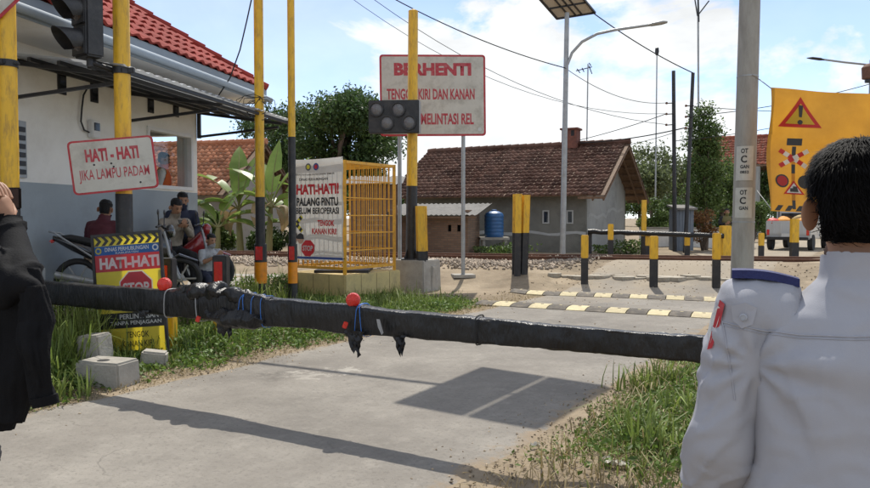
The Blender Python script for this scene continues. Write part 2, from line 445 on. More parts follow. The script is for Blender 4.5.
def roadmat():
    m, n, b = newmat('road_concrete'); N = n.nodes.new; K = n.links.new
    g = N('ShaderNodeNewGeometry'); P = g.outputs['Position']
    def nz(sc, det=6, ro=.65):
        q = N('ShaderNodeTexNoise'); q.inputs['Scale'].default_value = sc; q.inputs['Detail'].default_value = det; q.inputs['Roughness'].default_value = ro
        K(P, q.inputs['Vector']); return q.outputs['Fac']
    def mr(v, a, b_, c=0., d=1.):
        q = N('ShaderNodeMapRange'); q.inputs['From Min'].default_value = a; q.inputs['From Max'].default_value = b_
        q.inputs['To Min'].default_value = c; q.inputs['To Max'].default_value = d; K(v, q.inputs['Value']); return q.outputs['Result']
    def mx(f, a, b_):
        q = N('ShaderNodeMix'); q.data_type = 'RGBA'; K(f, q.inputs['Factor'])
        for k, v in (('A', a), ('B', b_)):
            if isinstance(v, tuple): q.inputs[k].default_value = (*v, 1)
            else: K(v, q.inputs[k])
        return q.outputs['Result']
    c = mx(mr(nz(.6, 8, .7), .38, .62), (.19, .173, .15), (.29, .266, .23))
    c = mx(mr(nz(2.2, 9, .75), .48, .72, 0, .7), c, (.19, .172, .148))
    c = mx(mr(nz(5.5, 9, .75), .53, .72, 0, .5), c, (.36, .33, .285))
    c = mx(mr(nz(38, 3), .53, .70, 0, .6), c, (.145, .13, .112))
    # hairline cracks
    v = N('ShaderNodeTexVoronoi'); v.feature = 'DISTANCE_TO_EDGE'; v.inputs['Scale'].default_value = .42
    wv = N('ShaderNodeTexNoise'); wv.inputs['Scale'].default_value = 1.6; wv.inputs['Detail'].default_value = 6; K(P, wv.inputs['Vector'])
    ad = N('ShaderNodeVectorMath'); ad.operation = 'MULTIPLY_ADD'; K(wv.outputs['Color'], ad.inputs[0]); ad.inputs[1].default_value = (1.1, 1.1, 0); K(P, ad.inputs[2])
    K(ad.outputs['Vector'], v.inputs['Vector'])
    ck = mr(v.outputs['Distance'], 0.0, .0045, .55, 0.)
    ckm = N('ShaderNodeMath'); ckm.operation = 'MULTIPLY'; K(ck, ckm.inputs[0]); K(mr(nz(.8), .5, .6), ckm.inputs[1])
    c = mx(ckm.outputs[0], c, (.11, .10, .085))
    # blown sand towards the railway
    sp = N('ShaderNodeSeparateXYZ'); K(P, sp.inputs[0])
    s1 = mr(sp.outputs['Y'], 9.5, 17.5, -.25, .42)
    s2 = N('ShaderNodeMath'); s2.operation = 'ADD'; K(s1, s2.inputs[0]); K(nz(.9, 8, .7), s2.inputs[1])
    c = mx(mr(s2.outputs[0], .5, .85, 0, .8), c, (.34, .28, .20))
    # pale cement splashes near the left edge
    def dist(p):
        q = N('ShaderNodeVectorMath'); q.operation = 'DISTANCE'; K(P, q.inputs[0]); q.inputs[1].default_value = p; return q.outputs['Value']
    for pp, rad in ((hit(305, 376), .55), (hit(345, 371), .4)):
        sp1 = mr(dist(tuple(pp)), 0, rad, .17, -.12); sa = N('ShaderNodeMath'); sa.operation = 'ADD'; K(sp1, sa.inputs[0]); K(nz(7.5, 8, .75), sa.inputs[1])
        c = mx(mr(sa.outputs[0], .56, .64, 0, .75), c, (.44, .41, .355))
    # dark uneven patch near the left edge and faint wheel tracks
    sp2 = mr(dist(tuple(hit(272, 378))), 0, .5, .16, -.2); sa = N('ShaderNodeMath'); sa.operation = 'ADD'; K(sp2, sa.inputs[0]); K(nz(5, 8, .7), sa.inputs[1])
    c = mx(mr(sa.outputs[0], .54, .66, 0, .7), c, (.10, .092, .08))
    dc = N('ShaderNodeVectorMath'); dc.operation = 'DOT_PRODUCT'; K(P, dc.inputs[0]); dc.inputs[1].default_value = tuple(RN); cc_ = dc.outputs['Value']
    for x0 in (-4.85, -3.2):
        w0 = N('ShaderNodeMath'); w0.operation = 'ADD'; K(cc_, w0.inputs[0]); w0.inputs[1].default_value = -x0
        w1 = N('ShaderNodeMath'); w1.operation = 'ABSOLUTE'; K(w0.outputs[0], w1.inputs[0])
        w2 = N('ShaderNodeMath'); w2.operation = 'MULTIPLY'; K(mr(w1.outputs[0], .1, .45, .5, 0), w2.inputs[0]); K(mr(nz(1.4, 7, .7), .35, .65), w2.inputs[1])
        c = mx(w2.outputs[0], c, (.20, .18, .155))
    # soil creeping over both edges
    for x0, sg in ((C_RIGHT, 1.), (C_LEFT, -1.)):
        e0 = mr(cc_, x0 - .55 * sg, x0 + .02 * sg, -.28, .26); ea = N('ShaderNodeMath'); ea.operation = 'ADD'; K(e0, ea.inputs[0]); K(nz(3.2, 9, .75), ea.inputs[1])
        c = mx(mr(ea.outputs[0], .52, .68, 0, .95), c, mx(nz(9), (.23, .175, .115), (.32, .25, .175)))
    K(c, b.inputs['Base Color']); b.inputs['Roughness'].default_value = .9; b.inputs['Specular IOR Level'].default_value = .25
    bp = N('ShaderNodeBump'); bp.inputs['Strength'].default_value = .45; bp.inputs['Distance'].default_value = .012
    hh = N('ShaderNodeMath'); hh.operation = 'ADD'; K(nz(60, 4), hh.inputs[0]); K(nz(7, 6), hh.inputs[1]); K(hh.outputs[0], bp.inputs['Height'])
    K(bp.outputs['Normal'], b.inputs['Normal'])
    return m
MT['road'] = roadmat()
tt = np.concatenate([np.arange(-16, 30, .2), np.arange(30, 120, 2.)])
ss = np.linspace(0, 1, 24)
rv = []
for t in tt:
    jl = .16 * mnoise.noise(Vector((t * .9, 3.1, 0))) + .05 * mnoise.noise(Vector((t * 4, 7.7, 0)))
    jr = .14 * mnoise.noise(Vector((t * .8, 13.1, 0))) + .05 * mnoise.noise(Vector((t * 4, 17.7, 0)))
    a = C_LEFT + jl; b_ = C_RIGHT + jr
    rv.append([(RN * (a + (b_ - a) * s) + RD * t) for s in ss])
RX = np.array([[p.x for p in r] for r in rv]); RY = np.array([[p.y for p in r] for r in rv])
RZ = npgz(RX, RY) + .012
RZ[:, 0] -= .05; RZ[:, -1] -= .05
road = grid_mesh('road', RX, RY, RZ, 'road', kind='structure')
# ------------------------------------------------------------------ railway
def track_pt(u, s, z=0.):
    p = TN * u + TD * s; return Vector((p.x, p.y, z))
def stones(name, n, sampler, smin, smax, m, kind='stuff', parent=None, sink=.3):
    V = []; F = []
    oc = np.array([(1, 0, 0), (-1, 0, 0), (0, 1, 0), (0, -1, 0), (0, 0, 1), (0, 0, -1)], float)
    of = np.array([(0, 2, 4), (2, 1, 4), (1, 3, 4), (3, 0, 4), (2, 0, 5), (1, 2, 5), (3, 1, 5), (0, 3, 5)])
    P = sampler(n); n = len(P); S = RNG.uniform(smin, smax, (n, 1, 3))
    q = oc[None] * S * RNG.uniform(.6, 1.25, (n, 6, 1)) + RNG.normal(0, .12, (n, 6, 3)) * S
    a = RNG.uniform(0, 6.28, n); ca, sa = np.cos(a)[:, None], np.sin(a)[:, None]
    b = RNG.uniform(-.8, .8, n); cb, sb = np.cos(b)[:, None], np.sin(b)[:, None]
    x = q[..., 0] * ca - q[..., 1] * sa; y = q[..., 0] * sa + q[..., 1] * ca; z = q[..., 2]
    y, z = y * cb - z * sb, y * sb + z * cb
    q = np.stack([x, y, z], -1) + P[:, None, :]
    F = (of[None] + (np.arange(n) * 6)[:, None, None]).reshape(-1, 3)
    return mesh_np(name, q.reshape(-1, 3), F, m, parent, False, kind)
MT['ballast'] = M('ballast', (.25, .21, .165), .9, .25, 8, island=.45, space='World', col2=(.33, .265, .2))
def ballast_sampler(n):
    u = RNG.normal(0, 1, n) * .9 + U_RAIL - .15; s = RNG.uniform(-16, 5.5, n)
    P = TN.x * u + TD.x * s, TN.y * u + TD.y * s
    c = P[0] * RN.x + P[1] * RN.y
    ok = (c < C_LEFT - .55 + RNG.normal(0, .25, n)) & (u > 16.9) & (u < 21.6)
    x, y, u = P[0][ok], P[1][ok], u[ok]
    z = npgz(x, y) + .01 + .05 * np.exp(-((u - 19.3) / 1.1) ** 2) * RNG.uniform(.3, 1, len(u))
    return np.stack([x, y, z], 1)
props(stones('track_ballast', 15000, ballast_sampler, .03, .065, 'ballast'), 'grey crushed stone ballast along the railway track', 'ballast')
def rail(u, label):
    prof = [(-.065, 0), (.065, 0), (.065, .012), (.012, .035), (.012, .115), (.036, .125), (.036, .16), (-.036, .16), (-.036, .125), (-.012, .115), (-.012, .035), (-.065, .012)]
    o = thing('railway_rail', label, 'rail', track_pt(u, 0, .4), 'rails of the railway track')
    rings = [[track_pt(u, s, .41 + h) + TN * w for w, h in prof] for s in (-70, 70)]
    MB().loft(rings).build('rail_bar', 'rust', o)
rail(U_RAIL, 'rusty brown steel rail on the road side of the track, seen past the ballast')
rail(U_RAIL + 1.07, 'rusty brown steel rail on the house side of the track')
# small gravel and dirt clods scattered near the crossing
def clod_sampler(n):
    c = RNG.uniform(C_LEFT - .8, C_RIGHT + 4, n); t = RNG.uniform(9, 24, n)
    x = RN.x * c + RD.x * t; y = RN.y * c + RD.y * t; u = x * TN.x + y * TN.y
    d = RNG.uniform(0, 1, n); ok = (u < 18.5) & (d < .15 + .85 * npsmooth(11, 17, u))
    x, y = x[ok], y[ok]; return np.stack([x, y, npgz(x, y) + .012], 1)
MT['clod'] = M('clod', (.3, .235, .16), .95, .3, 6, island=.5, space='World')
props(stones('loose_gravel', 2600, clod_sampler, .008, .026, 'clod'), 'loose gravel and clods scattered over the sandy crossing', 'gravel')
def grit_sampler(n):
    c = C_RIGHT + RNG.exponential(.25, n) * RNG.choice([-1, 1], n) * .6; t = RNG.uniform(2, 9, n)
    k = n // 2; c[:k] = C_LEFT + RNG.normal(0, .22, k)
    x = RN.x * c + RD.x * t; y = RN.y * c + RD.y * t; return np.stack([x, y, npgz(x, y) + .012], 1)
props(stones('road_edge_grit', 1800, grit_sampler, .004, .014, 'clod'), 'fine grit strewn along both edges of the concrete road', 'grit')

# ------------------------------------------------------------------ guard house (white, red roof)
FZ = .42
gh = thing('guard_house', 'white and grey painted guard house with red tiled hip roof', 'building', (WC.x, WC.y, FZ))
def wp(t, z, out=0.):
    p = WC - WD * t + WN * out; return Vector((p.x, p.y, z))
WMX = Matrix((WD, -WN, Vector((0, 0, 1)))).transposed()
def wall_t(px):
    k = (px - 435) / FPX
    return (k * WC.y - WC.x) / (k * WD.y - WD.x) if False else (WC.x - k * WC.y) / (WD.x - k * WD.y)
def wbox(mb, t0, t1, z0, z1, o0, o1):
    a = wp((t0 + t1) / 2, (z0 + z1) / 2, (o0 + o1) / 2)
    return mb.box(a, (abs(t1 - t0), abs(o1 - o0), z1 - z0), WMX)
ZL, ZT = 2.0, 3.72             # paint line and wall top
tw1, tw0 = wall_t(148), wall_t(193)      # window opening
LEN, DEEP, TH = 7.5, 4.4, .16
zw0, zw1 = 2.03, 3.02
mb = MB(); wbox(mb, 0, LEN, FZ - .3, ZL, -TH, 0); wbox(mb, TH, LEN, FZ - .3, ZL, -DEEP, -DEEP + TH)
# end wall lower
def ebox(mb, d0, d1, z0, z1, t0=0., t1=TH):
    return wbox(mb, t0, t1, z0, z1, -d1, -d0)
mb2 = MB(); ebox(mb2, TH + .002, DEEP, FZ - .3, ZL)
mb.build('painted_wall', 'wall_grey', gh); mb2.build('painted_wall', 'wall_grey', gh)
mb = MB(); wbox(mb, 0, tw0, ZL, ZT, -TH, 0); wbox(mb, tw1, LEN, ZL, ZT, -TH, 0)
wbox(mb, tw0, tw1, zw1, ZT, -TH, 0); wbox(mb, tw0, tw1, ZL, zw0, -TH, 0)
mb.build('wall', 'wall_white', gh)
mb = MB(); ebox(mb, TH + .002, .3, ZL, ZT); ebox(mb, 3.4, DEEP, ZL, ZT); ebox(mb, .3, 3.4, zw1, ZT); ebox(mb, .3, 3.4, ZL, zw0)
wbox(mb, TH, LEN, ZL, ZT, -DEEP, -DEEP + TH); wbox(mb, LEN - .01, LEN + TH, FZ - .3, ZT, -DEEP, 0)
mb.build('wall', 'wall_white', gh)
# floor inside and ceiling
mb = MB(); wbox(mb, TH, LEN, FZ + .5, FZ + .6, -DEEP + TH, -TH - .002); mb.build('floor', 'concrete', gh)
mb = MB(); wbox(mb, -.85, LEN + .2, ZT, ZT + .05, -DEEP - .8, .85); mb.build('soffit', 'wall_white', gh)
# window frame and pane
MT['window_glass'] = None
m, n, b = newmat('window_glass'); b.inputs['Base Color'].default_value = (.9, .95, .95, 1); b.inputs['Roughness'].default_value = .03
tr_ = n.nodes.new('ShaderNodeBsdfTransparent'); tr_.inputs['Color'].default_value = (.86, .9, .9, 1); mg_ = n.nodes.new('ShaderNodeMixShader'); fz_ = n.nodes.new('ShaderNodeFresnel'); fz_.inputs['IOR'].default_value = 1.45
b.inputs['Roughness'].default_value = .02; b.inputs['Metallic'].default_value = 1.0
mg_.inputs['Fac'].default_value = .06; n.links.new(tr_.outputs['BSDF'], mg_.inputs[1]); n.links.new(b.outputs['BSDF'], mg_.inputs[2]); n.links.new(mg_.outputs['Shader'], n.nodes['Material Output'].inputs['Surface'])
MT['window_glass'] = m
win = None
mb = MB(); fw = .06
wbox(mb, tw0, tw1, zw1 - fw, zw1, -.12, .025); wbox(mb, tw0, tw1, zw0, zw0 + fw, -.12, .035)
wbox(mb, tw0, tw0 + fw, zw0 + fw, zw1 - fw, -.12, .025); wbox(mb, tw1 - fw, tw1, zw0 + fw, zw1 - fw, -.12, .025)
win = mb.build('window', 'white_paint', gh)
mb = MB(); mb.add([wp(tw0 + fw, zw0 + fw, -.06), wp(tw1 - fw, zw0 + fw, -.06), wp(tw1 - fw, zw1 - fw, -.06), wp(tw0 + fw, zw1 - fw, -.06)], [(0, 1, 2, 3)]); mb.build('pane', 'window_glass', win)
# vent windows
for px, py in ((64, 84), (96, 93), (152, 104.5), (177, 109)):
    t = wall_t(px); p = wp(t, 0); z = zat(py, p.y, px); hw = .055; hh = .115 if px > 90 else .12
    mb = MB(); wbox(mb, t - hw - .02, t + hw + .02, z - hh - .02, z + hh + .02, 0.002, .02); fr_ = mb.build('vent_window', 'dark_steel', gh)
    mb = MB(); wbox(mb, t - hw, t + hw, z - hh, z + hh, .021, .025); mb.build('pane', 'glass_dark', fr_)
# window next to the corner pole at the left and electric meter
t = wall_t(19.5); mb = MB(); wbox(mb, t - .11, t + .16, 2.05, 2.75, .002, .03); q = mb.build('louvre_window', 'grey_steel', gh)
for k in range(6):
    mb = MB(); wbox(mb, t - .08, t + .13, 2.09 + k * .105, 2.15 + k * .105, .031, .045); mb.build('slat', 'dark_steel', q)
t = wall_t(93); mb = MB(); wbox(mb, t - .085, t + .085, 2.68, 2.93, .002, .09); q = mb.build('meter_box', 'white_paint', gh, bevel=.012)
mb = MB(); wbox(mb, t - .055, t + .055, 2.78, 2.89, .091, .10); mb.build('dial_window', 'glass_dark', q)
p0 = wp(t + .1, 2.75, .04)
MB().tube([p0, wp(t + .2, 2.77, .04), wp(t + .26, 2.88, .04), wp(t + .24, 3.05, .04), wp(t + .2, 3.25, .04), wp(t + .1, 3.4, .05)], .012, 8).build('conduit', 'black_paint', gh, smooth=True)
mb = MB(); wbox(mb, wall_t(188) - .02, wall_t(188) + .02, .42, 1.99, .002, .02); mb.build('downpipe', 'wall_grey', gh)

# roof
OV = .92; PIT = math.tan(R(35)); ZE = 3.98
def rp(a, up, lift=0.):
    """a: distance along the eave from the corner towards the viewer, up: plan distance up the slope"""
    p = WC + WN * OV + WD * OV - WD * a - WN * up
    k = math.cos(R(35))
    q = Vector((p.x, p.y, ZE + up * PIT)); return q + (WN * math.sin(R(35)) + Vector((0, 0, k))) * lift
mid = DEEP / 2 + OV
AL = LEN + OV + .2
far_ = lambda a, up: Vector((*(WC + WN * OV + WD * OV - WD * a - WN * (2 * mid - up)).xy, ZE + up * PIT))
mb = MB()
A = [rp(0, 0), rp(AL, 0), rp(AL, mid), rp(mid, mid)]
B = [far_(0, 0), far_(AL, 0), far_(AL, mid), far_(mid, mid)]
mb.add(A, [(0, 1, 2, 3)]); mb.add(B, [(3, 2, 1, 0)]); mb.add([A[0], A[3], B[0]], [(0, 1, 2)]); mb.add([A[1], A[2], B[1]], [(2, 1, 0)])
roof = mb.build('roof', 'red_tile', gh)
# fascia boards and gutter
mb = MB()
k = WN * .02
mb.prism([rp(-.01, 0) + Vector((0, 0, -.27)), rp(AL, 0) + Vector((0, 0, -.27)), rp(AL, 0) + Vector((0, 0, -.015)), rp(-.01, 0) + Vector((0, 0, -.015))], -WN * .03)
mb.build('fascia_board', 'fascia', gh)
mb = MB(); e0 = far_(0, 0); e1 = rp(0, 0)
mb.prism([e0 + Vector((0, 0, -.27)), e1 + Vector((0, 0, -.27)) - WN * .031, e1 + Vector((0, 0, -.015)) - WN * .031, e0 + Vector((0, 0, -.015))], -WD * .03)
mb.build('fascia_board', 'fascia', gh)
mb = MB(); rings = []
for a in (-.05, AL): rings.append([rp(a, 0) + WN * (.06 + .055 * math.cos(th)) + Vector((0, 0, -.2 + .055 * math.sin(th))) for th in [2 * math.pi * j / 12 for j in range(12)]])
mb.loft(rings); mb.build('gutter', 'fascia', gh, smooth=True)
# tiles: wavy pressed tile, one mesh shared
tw_, tl_ = .235, .345
def tile_mesh():
    mb = MB(); n = 9; rows = []
    for (v, lift) in ((0, .045), (tl_ / math.cos(R(35)) * math.cos(R(35)) , .012)):
        rows.append([(i / (n - 1) * tw_, v, lift + .020 * math.sin(2 * math.pi * i / (n - 1))) for i in range(n)])
    rows.insert(0, [(i / (n - 1) * tw_, .012, .005 + .016 * math.sin(2 * math.pi * i / (n - 1))) for i in range(n)])
    vs = [p for r in rows for p in r]; fs = []
    for r in range(2):
        for i in range(n - 1): fs.append((r * n + i, r * n + i + 1, (r + 1) * n + i + 1, (r + 1) * n + i))
    me = bpy.data.meshes.new('roof_tile'); me.from_pydata(vs, [], fs); me.materials.append(mat('red_tile')); me.shade_smooth()
    try: me.set_sharp_from_angle(angle=R(40))
    except Exception: pass
    return me
tme = tile_mesh(); cs = math.cos(R(35)); cnt = 0
sx = -WD; sy = (-WN * cs + Vector((0, 0, math.sin(R(35))))); sn = (WN * math.sin(R(35)) + Vector((0, 0, cs)))
TMX = Matrix((sx, sy, sn)).transposed().to_4x4()
for r in range(10):
    up = r * tl_ * cs
    c0 = int(math.ceil((up + tl_ * cs * .55) / tw_)); c1 = min(c0 + 33, int(7.4 / tw_))
    for c in range(c0, c1):
        a = c * tw_ + (r % 2) * 0.0
        if cnt >= 298: break
        o = bpy.data.objects.new('roof_tile', tme); COL.objects.link(o); o.parent = roof
        o.matrix_local = Matrix.Translation(rp(a, up - .03, .004) - WL[roof]) @ TMX; cnt += 1
# hip caps
hip0, hip1 = rp(0, 0, .03), rp(mid, mid, .03); nh = 15
for i in range(nh):
    a = hip0.lerp(hip1, i / nh); b_ = hip0.lerp(hip1, (i + 1.12) / nh)
    MB().tube([a + Vector((0, 0, .008)), b_ - Vector((0, 0, .012))], [.075, .06], 8).build('hip_cap', 'red_tile', roof, smooth=True)
mb = MB(); mb.tube([hip1, rp(AL, mid, .03)], .07, 8); mb.build('ridge_cap', 'red_tile', roof, smooth=True)

# lean-to canopy on the wall
MT['canopy_sheet'] = M('canopy_sheet', (.5, .52, .54), .5, .1, 3, trans=.25)
can = thing('wall_canopy', 'black steel framed lean-to canopy bracketed on the guard house wall', 'canopy', wp(2.1, 2.9, .0))
pr = 1.62; zb0, zb1 = 3.42, 3.18
tb = [-.02, 2.1, 4.28]
for t in tb:
    mb = MB(); mb.bar(wp(t, 2.98, .035), wp(t, 3.46, .035), .06); mb.build('bracket_post', 'dark_steel', can)
    mb = MB(); mb.bar(wp(t, 3.43, .066), wp(t, 3.20, pr), .05); mb.build('rafter', 'dark_steel', can)
    mb = MB(); mb.bar(wp(t, 3.01, .066), wp(t, 3.14, pr - .06), .04); mb.build('brace', 'dark_steel', can)
for k in range(5):
    f = k / 4; mb = MB(); mb.bar(wp(-.3, 3.455 - .235 * f + .012, .07 + (pr - .02) * f), wp(4.5, 3.455 - .235 * f + .012, .07 + (pr - .02) * f), .045); mb.build('purlin', 'dark_steel', can)
for k in range(9):
    t0 = -.32 + k * .54; nn = 13; rows = []
    for f in (0, 1):
        rows.append([wp(t0 + j / (nn - 1) * .535, 3.51 - .235 * f + .010 * (1 if (j % 4) < 2 else -1), .0 + (pr + .1) * f + .04) for j in range(nn)])
    mb = MB(); vs = rows[0] + rows[1]; mb.add(vs, [(j, j + 1, nn + j + 1, nn + j) for j in range(nn - 1)]); mb.build('roof_sheet', 'canopy_sheet', can)

# plinth pavement in front of guard house
mb = MB(); wbox(mb, -1.2, 6, FZ - .2, FZ + .035, .0, 1.25); pv = mb.build('pavement', 'concrete', None, bevel=.02); props(pv, kind='structure')

# ================================================================== HOUSES ACROSS THE TRACK
MT['brown_tile'] = M('brown_tile', (.105, .048, .032), .85, .3, .8, col2=(.145, .08, .058), island=.35, space='World', spec=.2, dirt=((.055, .045, .04), .6, 1.5))
MT['orange_tile'] = M('orange_tile', (.40, .145, .07), .8, .2, .8, col2=(.44, .2, .11), island=.35, space='World', spec=.2, dirt=((.22, .12, .08), .6, 1.2))
MT['far_red_tile'] = M('far_red_tile', (.28, .09, .055), .8, .2, .8, island=.35, space='World', spec=.2)
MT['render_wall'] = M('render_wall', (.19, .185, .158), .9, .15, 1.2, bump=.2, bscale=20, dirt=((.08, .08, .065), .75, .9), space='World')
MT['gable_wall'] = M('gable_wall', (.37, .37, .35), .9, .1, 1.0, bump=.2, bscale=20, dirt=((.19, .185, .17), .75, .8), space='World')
MT['plaster_patch'] = M('plaster_patch', (.42, .42, .40), .9, .1, 4, space='World')
MT['block_wall'] = M('block_wall', (.36, .33, .29), .9, .15, 2, dirt=((.2, .18, .15), .6, 2), space='World')

def tile_slope(name, e0, along, up, nrm, Ln, Sl, tw, tl, m, parent, jit=.006):
    """one roof slope of separate curved tiles, joined (far too small to pick apart)"""
    nc = int(Ln / tw); nr = int(Sl / tl) + 1; n = 5
    cc, rr = np.meshgrid(np.arange(nc), np.arange(nr), indexing='ij'); cc = cc.ravel(); rr = rr.ravel(); N_ = len(cc)
    i = np.linspace(0, 1, n)
    a = (cc[:, None] + i[None]) * tw
    wv = .028 * np.cos(2 * np.pi * i)[None]
    j = RNG.normal(0, jit, (N_, 1))
    ups = [np.full_like(a, 0) + (rr * tl)[:, None], (rr * tl)[:, None] + np.full_like(a, tl * 1.05)]
    hs = [.045 + wv + j, .006 + wv + j * .5]
    lip = (.0 + wv + j)
    E, A_, U_, N2 = [np.array(v) for v in (e0, along, up, nrm)]
    def P(aa, uu, hh): return E + aa[..., None] * A_ + uu[..., None] * U_ + hh[..., None] * N2
    rows = [P(a, ups[0] + .004, lip + 0 * a), P(a, ups[0], hs[0] + 0 * a), P(a, np.minimum(ups[1], Sl), hs[1] + 0 * a)]
    V = np.stack(rows, 1).reshape(-1, 3)
    f = []
    for r in range(2):
        for k in range(n - 1): f.append((r * n + k, r * n + k + 1, (r + 1) * n + k + 1, (r + 1) * n + k))
    F = (np.array(f)[None] + (np.arange(N_) * 3 * n)[:, None, None]).reshape(-1, 4)
    return mesh_np(name, V, F, m, parent, False, 'stuff')

def house(name, label, hc, hl, hd, Ln, D, z0, zplate, zridge, tile, wallm, gablem, ovf=.7, ovg=.9, ovl=.4, tw=.22, tl=.27, rafters=True):
    hl = Vector((*hl, 0)).normalized(); hd = Vector((*hd, 0)).normalized(); hc = Vector((*hc, z0)); up = Vector((0, 0, 1))
    H = thing(name, label, 'house', hc)
    def q(l, d, z): p = hc + hl * l + hd * d; return Vector((p.x, p.y, z))
    T = .15
    MB().prism([q(0, 0, z0 - .3), q(Ln, 0, z0 - .3), q(Ln, 0, zplate), q(0, 0, zplate)], hd * T).build('front_wall', wallm, H)
    MB().prism([q(0, D, z0 - .3), q(Ln, D, z0 - .3), q(Ln, D, zplate), q(0, D, zplate)], -hd * T).build('rear_wall', wallm, H)
    sl = (zridge - zplate) / (D / 2)
    for l, s in ((0.002, 1), (Ln - .002, -1)):
        MB().prism([q(l, T, z0 - .3), q(l, D - T, z0 - .3), q(l, D - T, zplate), q(l, D - T * .9, zplate + T * .9 * sl - .05), q(l, D / 2, zridge - .08), q(l, T * .9, zplate + T * .9 * sl - .05), q(l, T, zplate)], hl * (s * T)).build('gable_wall', gablem, H)
    # roof slopes: thin deck and tiles
    ang = math.atan(sl); Sl = (D / 2 + ovf) / math.cos(ang)
    for side in (0, 1):
        if side == 0: e = q(Ln + ovl, -ovf, zplate - ovf * sl); udir = (hd * math.cos(ang) + up * math.sin(ang)); nrm = (-hd * math.sin(ang) + up * math.cos(ang))
        else: e = q(Ln + ovl, D + ovf, zplate - ovf * sl); udir = (-hd * math.cos(ang) + up * math.sin(ang)); nrm = (hd * math.sin(ang) + up * math.cos(ang))
        al = -hl; LL = Ln + ovl + ovg
        dk = MB().prism([e, e + al * LL, e + al * LL + udir * Sl, e + udir * Sl], nrm * -.03).build('roof_deck', 'wood', H)
        tile_slope('roof_tiles', e + nrm * .004, al, udir, nrm, LL, Sl, tw, tl, tile, H)
    rd0, rd1 = q(Ln + ovl, D / 2, zridge + .05), q(-ovg, D / 2, zridge + .05)
    nk = int((rd1 - rd0).length / .35)
    for k in range(nk):
        MB().tube([rd0.lerp(rd1, k / nk), rd0.lerp(rd1, (k + 1.08) / nk) + Vector((0, 0, .012))], [.11, .125], 8).build('ridge_tile', tile, H, smooth=True)
    if rafters:
        for k in range(9):
            f = k / 8
            for s in (0, 1):
                d = -ovf + (D / 2 + ovf) * f; d = d if s == 0 else D - d
                if s == 1 and k == 8: continue
                zz = zplate + (min(d, D - d)) * sl - .085
                MB().bar(q(.1, d, zz), q(-ovg, d, zz), .06, .09).build('purlin', 'wood', H)
        for s in (0, 1):
            for l in (-ovg + .04, -ovg * .5):
                d0 = -ovf if s == 0 else D + ovf
                MB().bar(q(l, d0, zplate - ovf * sl - .16), q(l, D / 2, zridge - .16), .05, .08).build('rafter', 'wood', H)
    return H, q

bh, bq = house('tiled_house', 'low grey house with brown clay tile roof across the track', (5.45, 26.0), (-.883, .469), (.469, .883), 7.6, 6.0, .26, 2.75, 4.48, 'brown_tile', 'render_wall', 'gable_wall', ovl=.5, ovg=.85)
# pale repair strips on the walls
def strip(pts, w, plane, parent, m='plaster_patch'):
    mb = MB(); n = len(pts); vs = []
    for i, (a, z) in enumerate(pts):
        ww = w * (1 + .5 * mnoise.noise(Vector((a * 2.3, z * 1.7, 2))))
        vs.append(plane(a, z - ww)); vs.append(plane(a, z + ww))
    mb.add(vs, [(2 * i, 2 * i + 2, 2 * i + 3, 2 * i + 1) for i in range(n - 1)]); return mb.build('plaster_patch', m, parent)
front = lambda l, z: bq(l, -.006, z)
gab = lambda d, z: bq(-.006, d, z)
strip([(a * .35, .98 + .05 * math.sin(a * 1.3)) for a in range(0, 14)], .055, front, bh)
strip([(.3 + .25 * k, 1.62 + (.25 if k > 10 else 0) + .06 * math.sin(k)) for k in range(0, 22)], .06, gab, bh)
strip([(2.9 + .02 * k, 1.65 + .06 * k) for k in range(0, 8)], .05, gab, bh)
for px in (546, 570):
    # small framed vent openings
    k = (px - 435) / FPX
    l = (5.45 - k * 26.0) / (.883 + k * .469)
    z = zat(217, 26 + .469 * l, px)
    mb = MB()
    for a, b_, c, d in ((-.13, .13, .2, .25), (-.13, .13, -.25, -.2), (-.13, -.08, -.2, .2), (.08, .13, -.2, .2)):
        mb.prism([bq(l + a, -.004, z + c), bq(l + b_, -.004, z + c), bq(l + b_, -.004, z + d), bq(l + a, -.004, z + d)], (bq(0, -.03, 0) - bq(0, -.0, 0)))
    v = mb.build('vent_window', 'plaster_patch', bh)
    MB().prism([bq(l - .08, -.003, z - .2), bq(l + .08, -.003, z - .2), bq(l + .08, -.003, z + .2), bq(l - .08, -.003, z + .2)], bq(0, -.004, 0) - bq(0, 0, 0)).build('pane', 'glass_dark', v)
# chimney
MT['chimney_brick'] = M('chimney_brick', (.20, .075, .05), .9, .3, 9, bump=.3, bscale=30, dirt=((.09, .05, .04), .6, 4))
pc = at(571, 140, 29.3); mb = MB()
cx_ = Matrix((Vector((.883, -.469, 0)), Vector((.469, .883, 0)), Vector((0, 0, 1)))).transposed()
mb.box((pc.x, pc.y, 4.72), (.62, .55, .75), cx_); ch = mb.build('chimney', 'chimney_brick', bh, bevel=.01)
mb = MB(); mb.box((pc.x, pc.y, 5.13), (.74, .66, .07), cx_); mb.build('cap', 'chimney_brick', ch)
for s in (-1, 1):
    mb = MB(); mb.box(Vector((pc.x, pc.y, 4.95)) + Vector((.469, .883, 0)) * (-.279) + Vector((.883, -.469, 0)) * (s * .15), (.13, .01, .22), cx_); mb.build('flue_opening', 'rubber', ch)

# left house with orange tiles
oh, oq = house('orange_roof_house', 'house with pale orange clay tile roof behind the banana plants', (-7.9, 26.6), (-.968, .25), (.25, .968), 8.5, 5.0, .26, 2.9, 4.55, 'orange_tile', 'block_wall', 'block_wall', ovf=.8, ovg=.55)
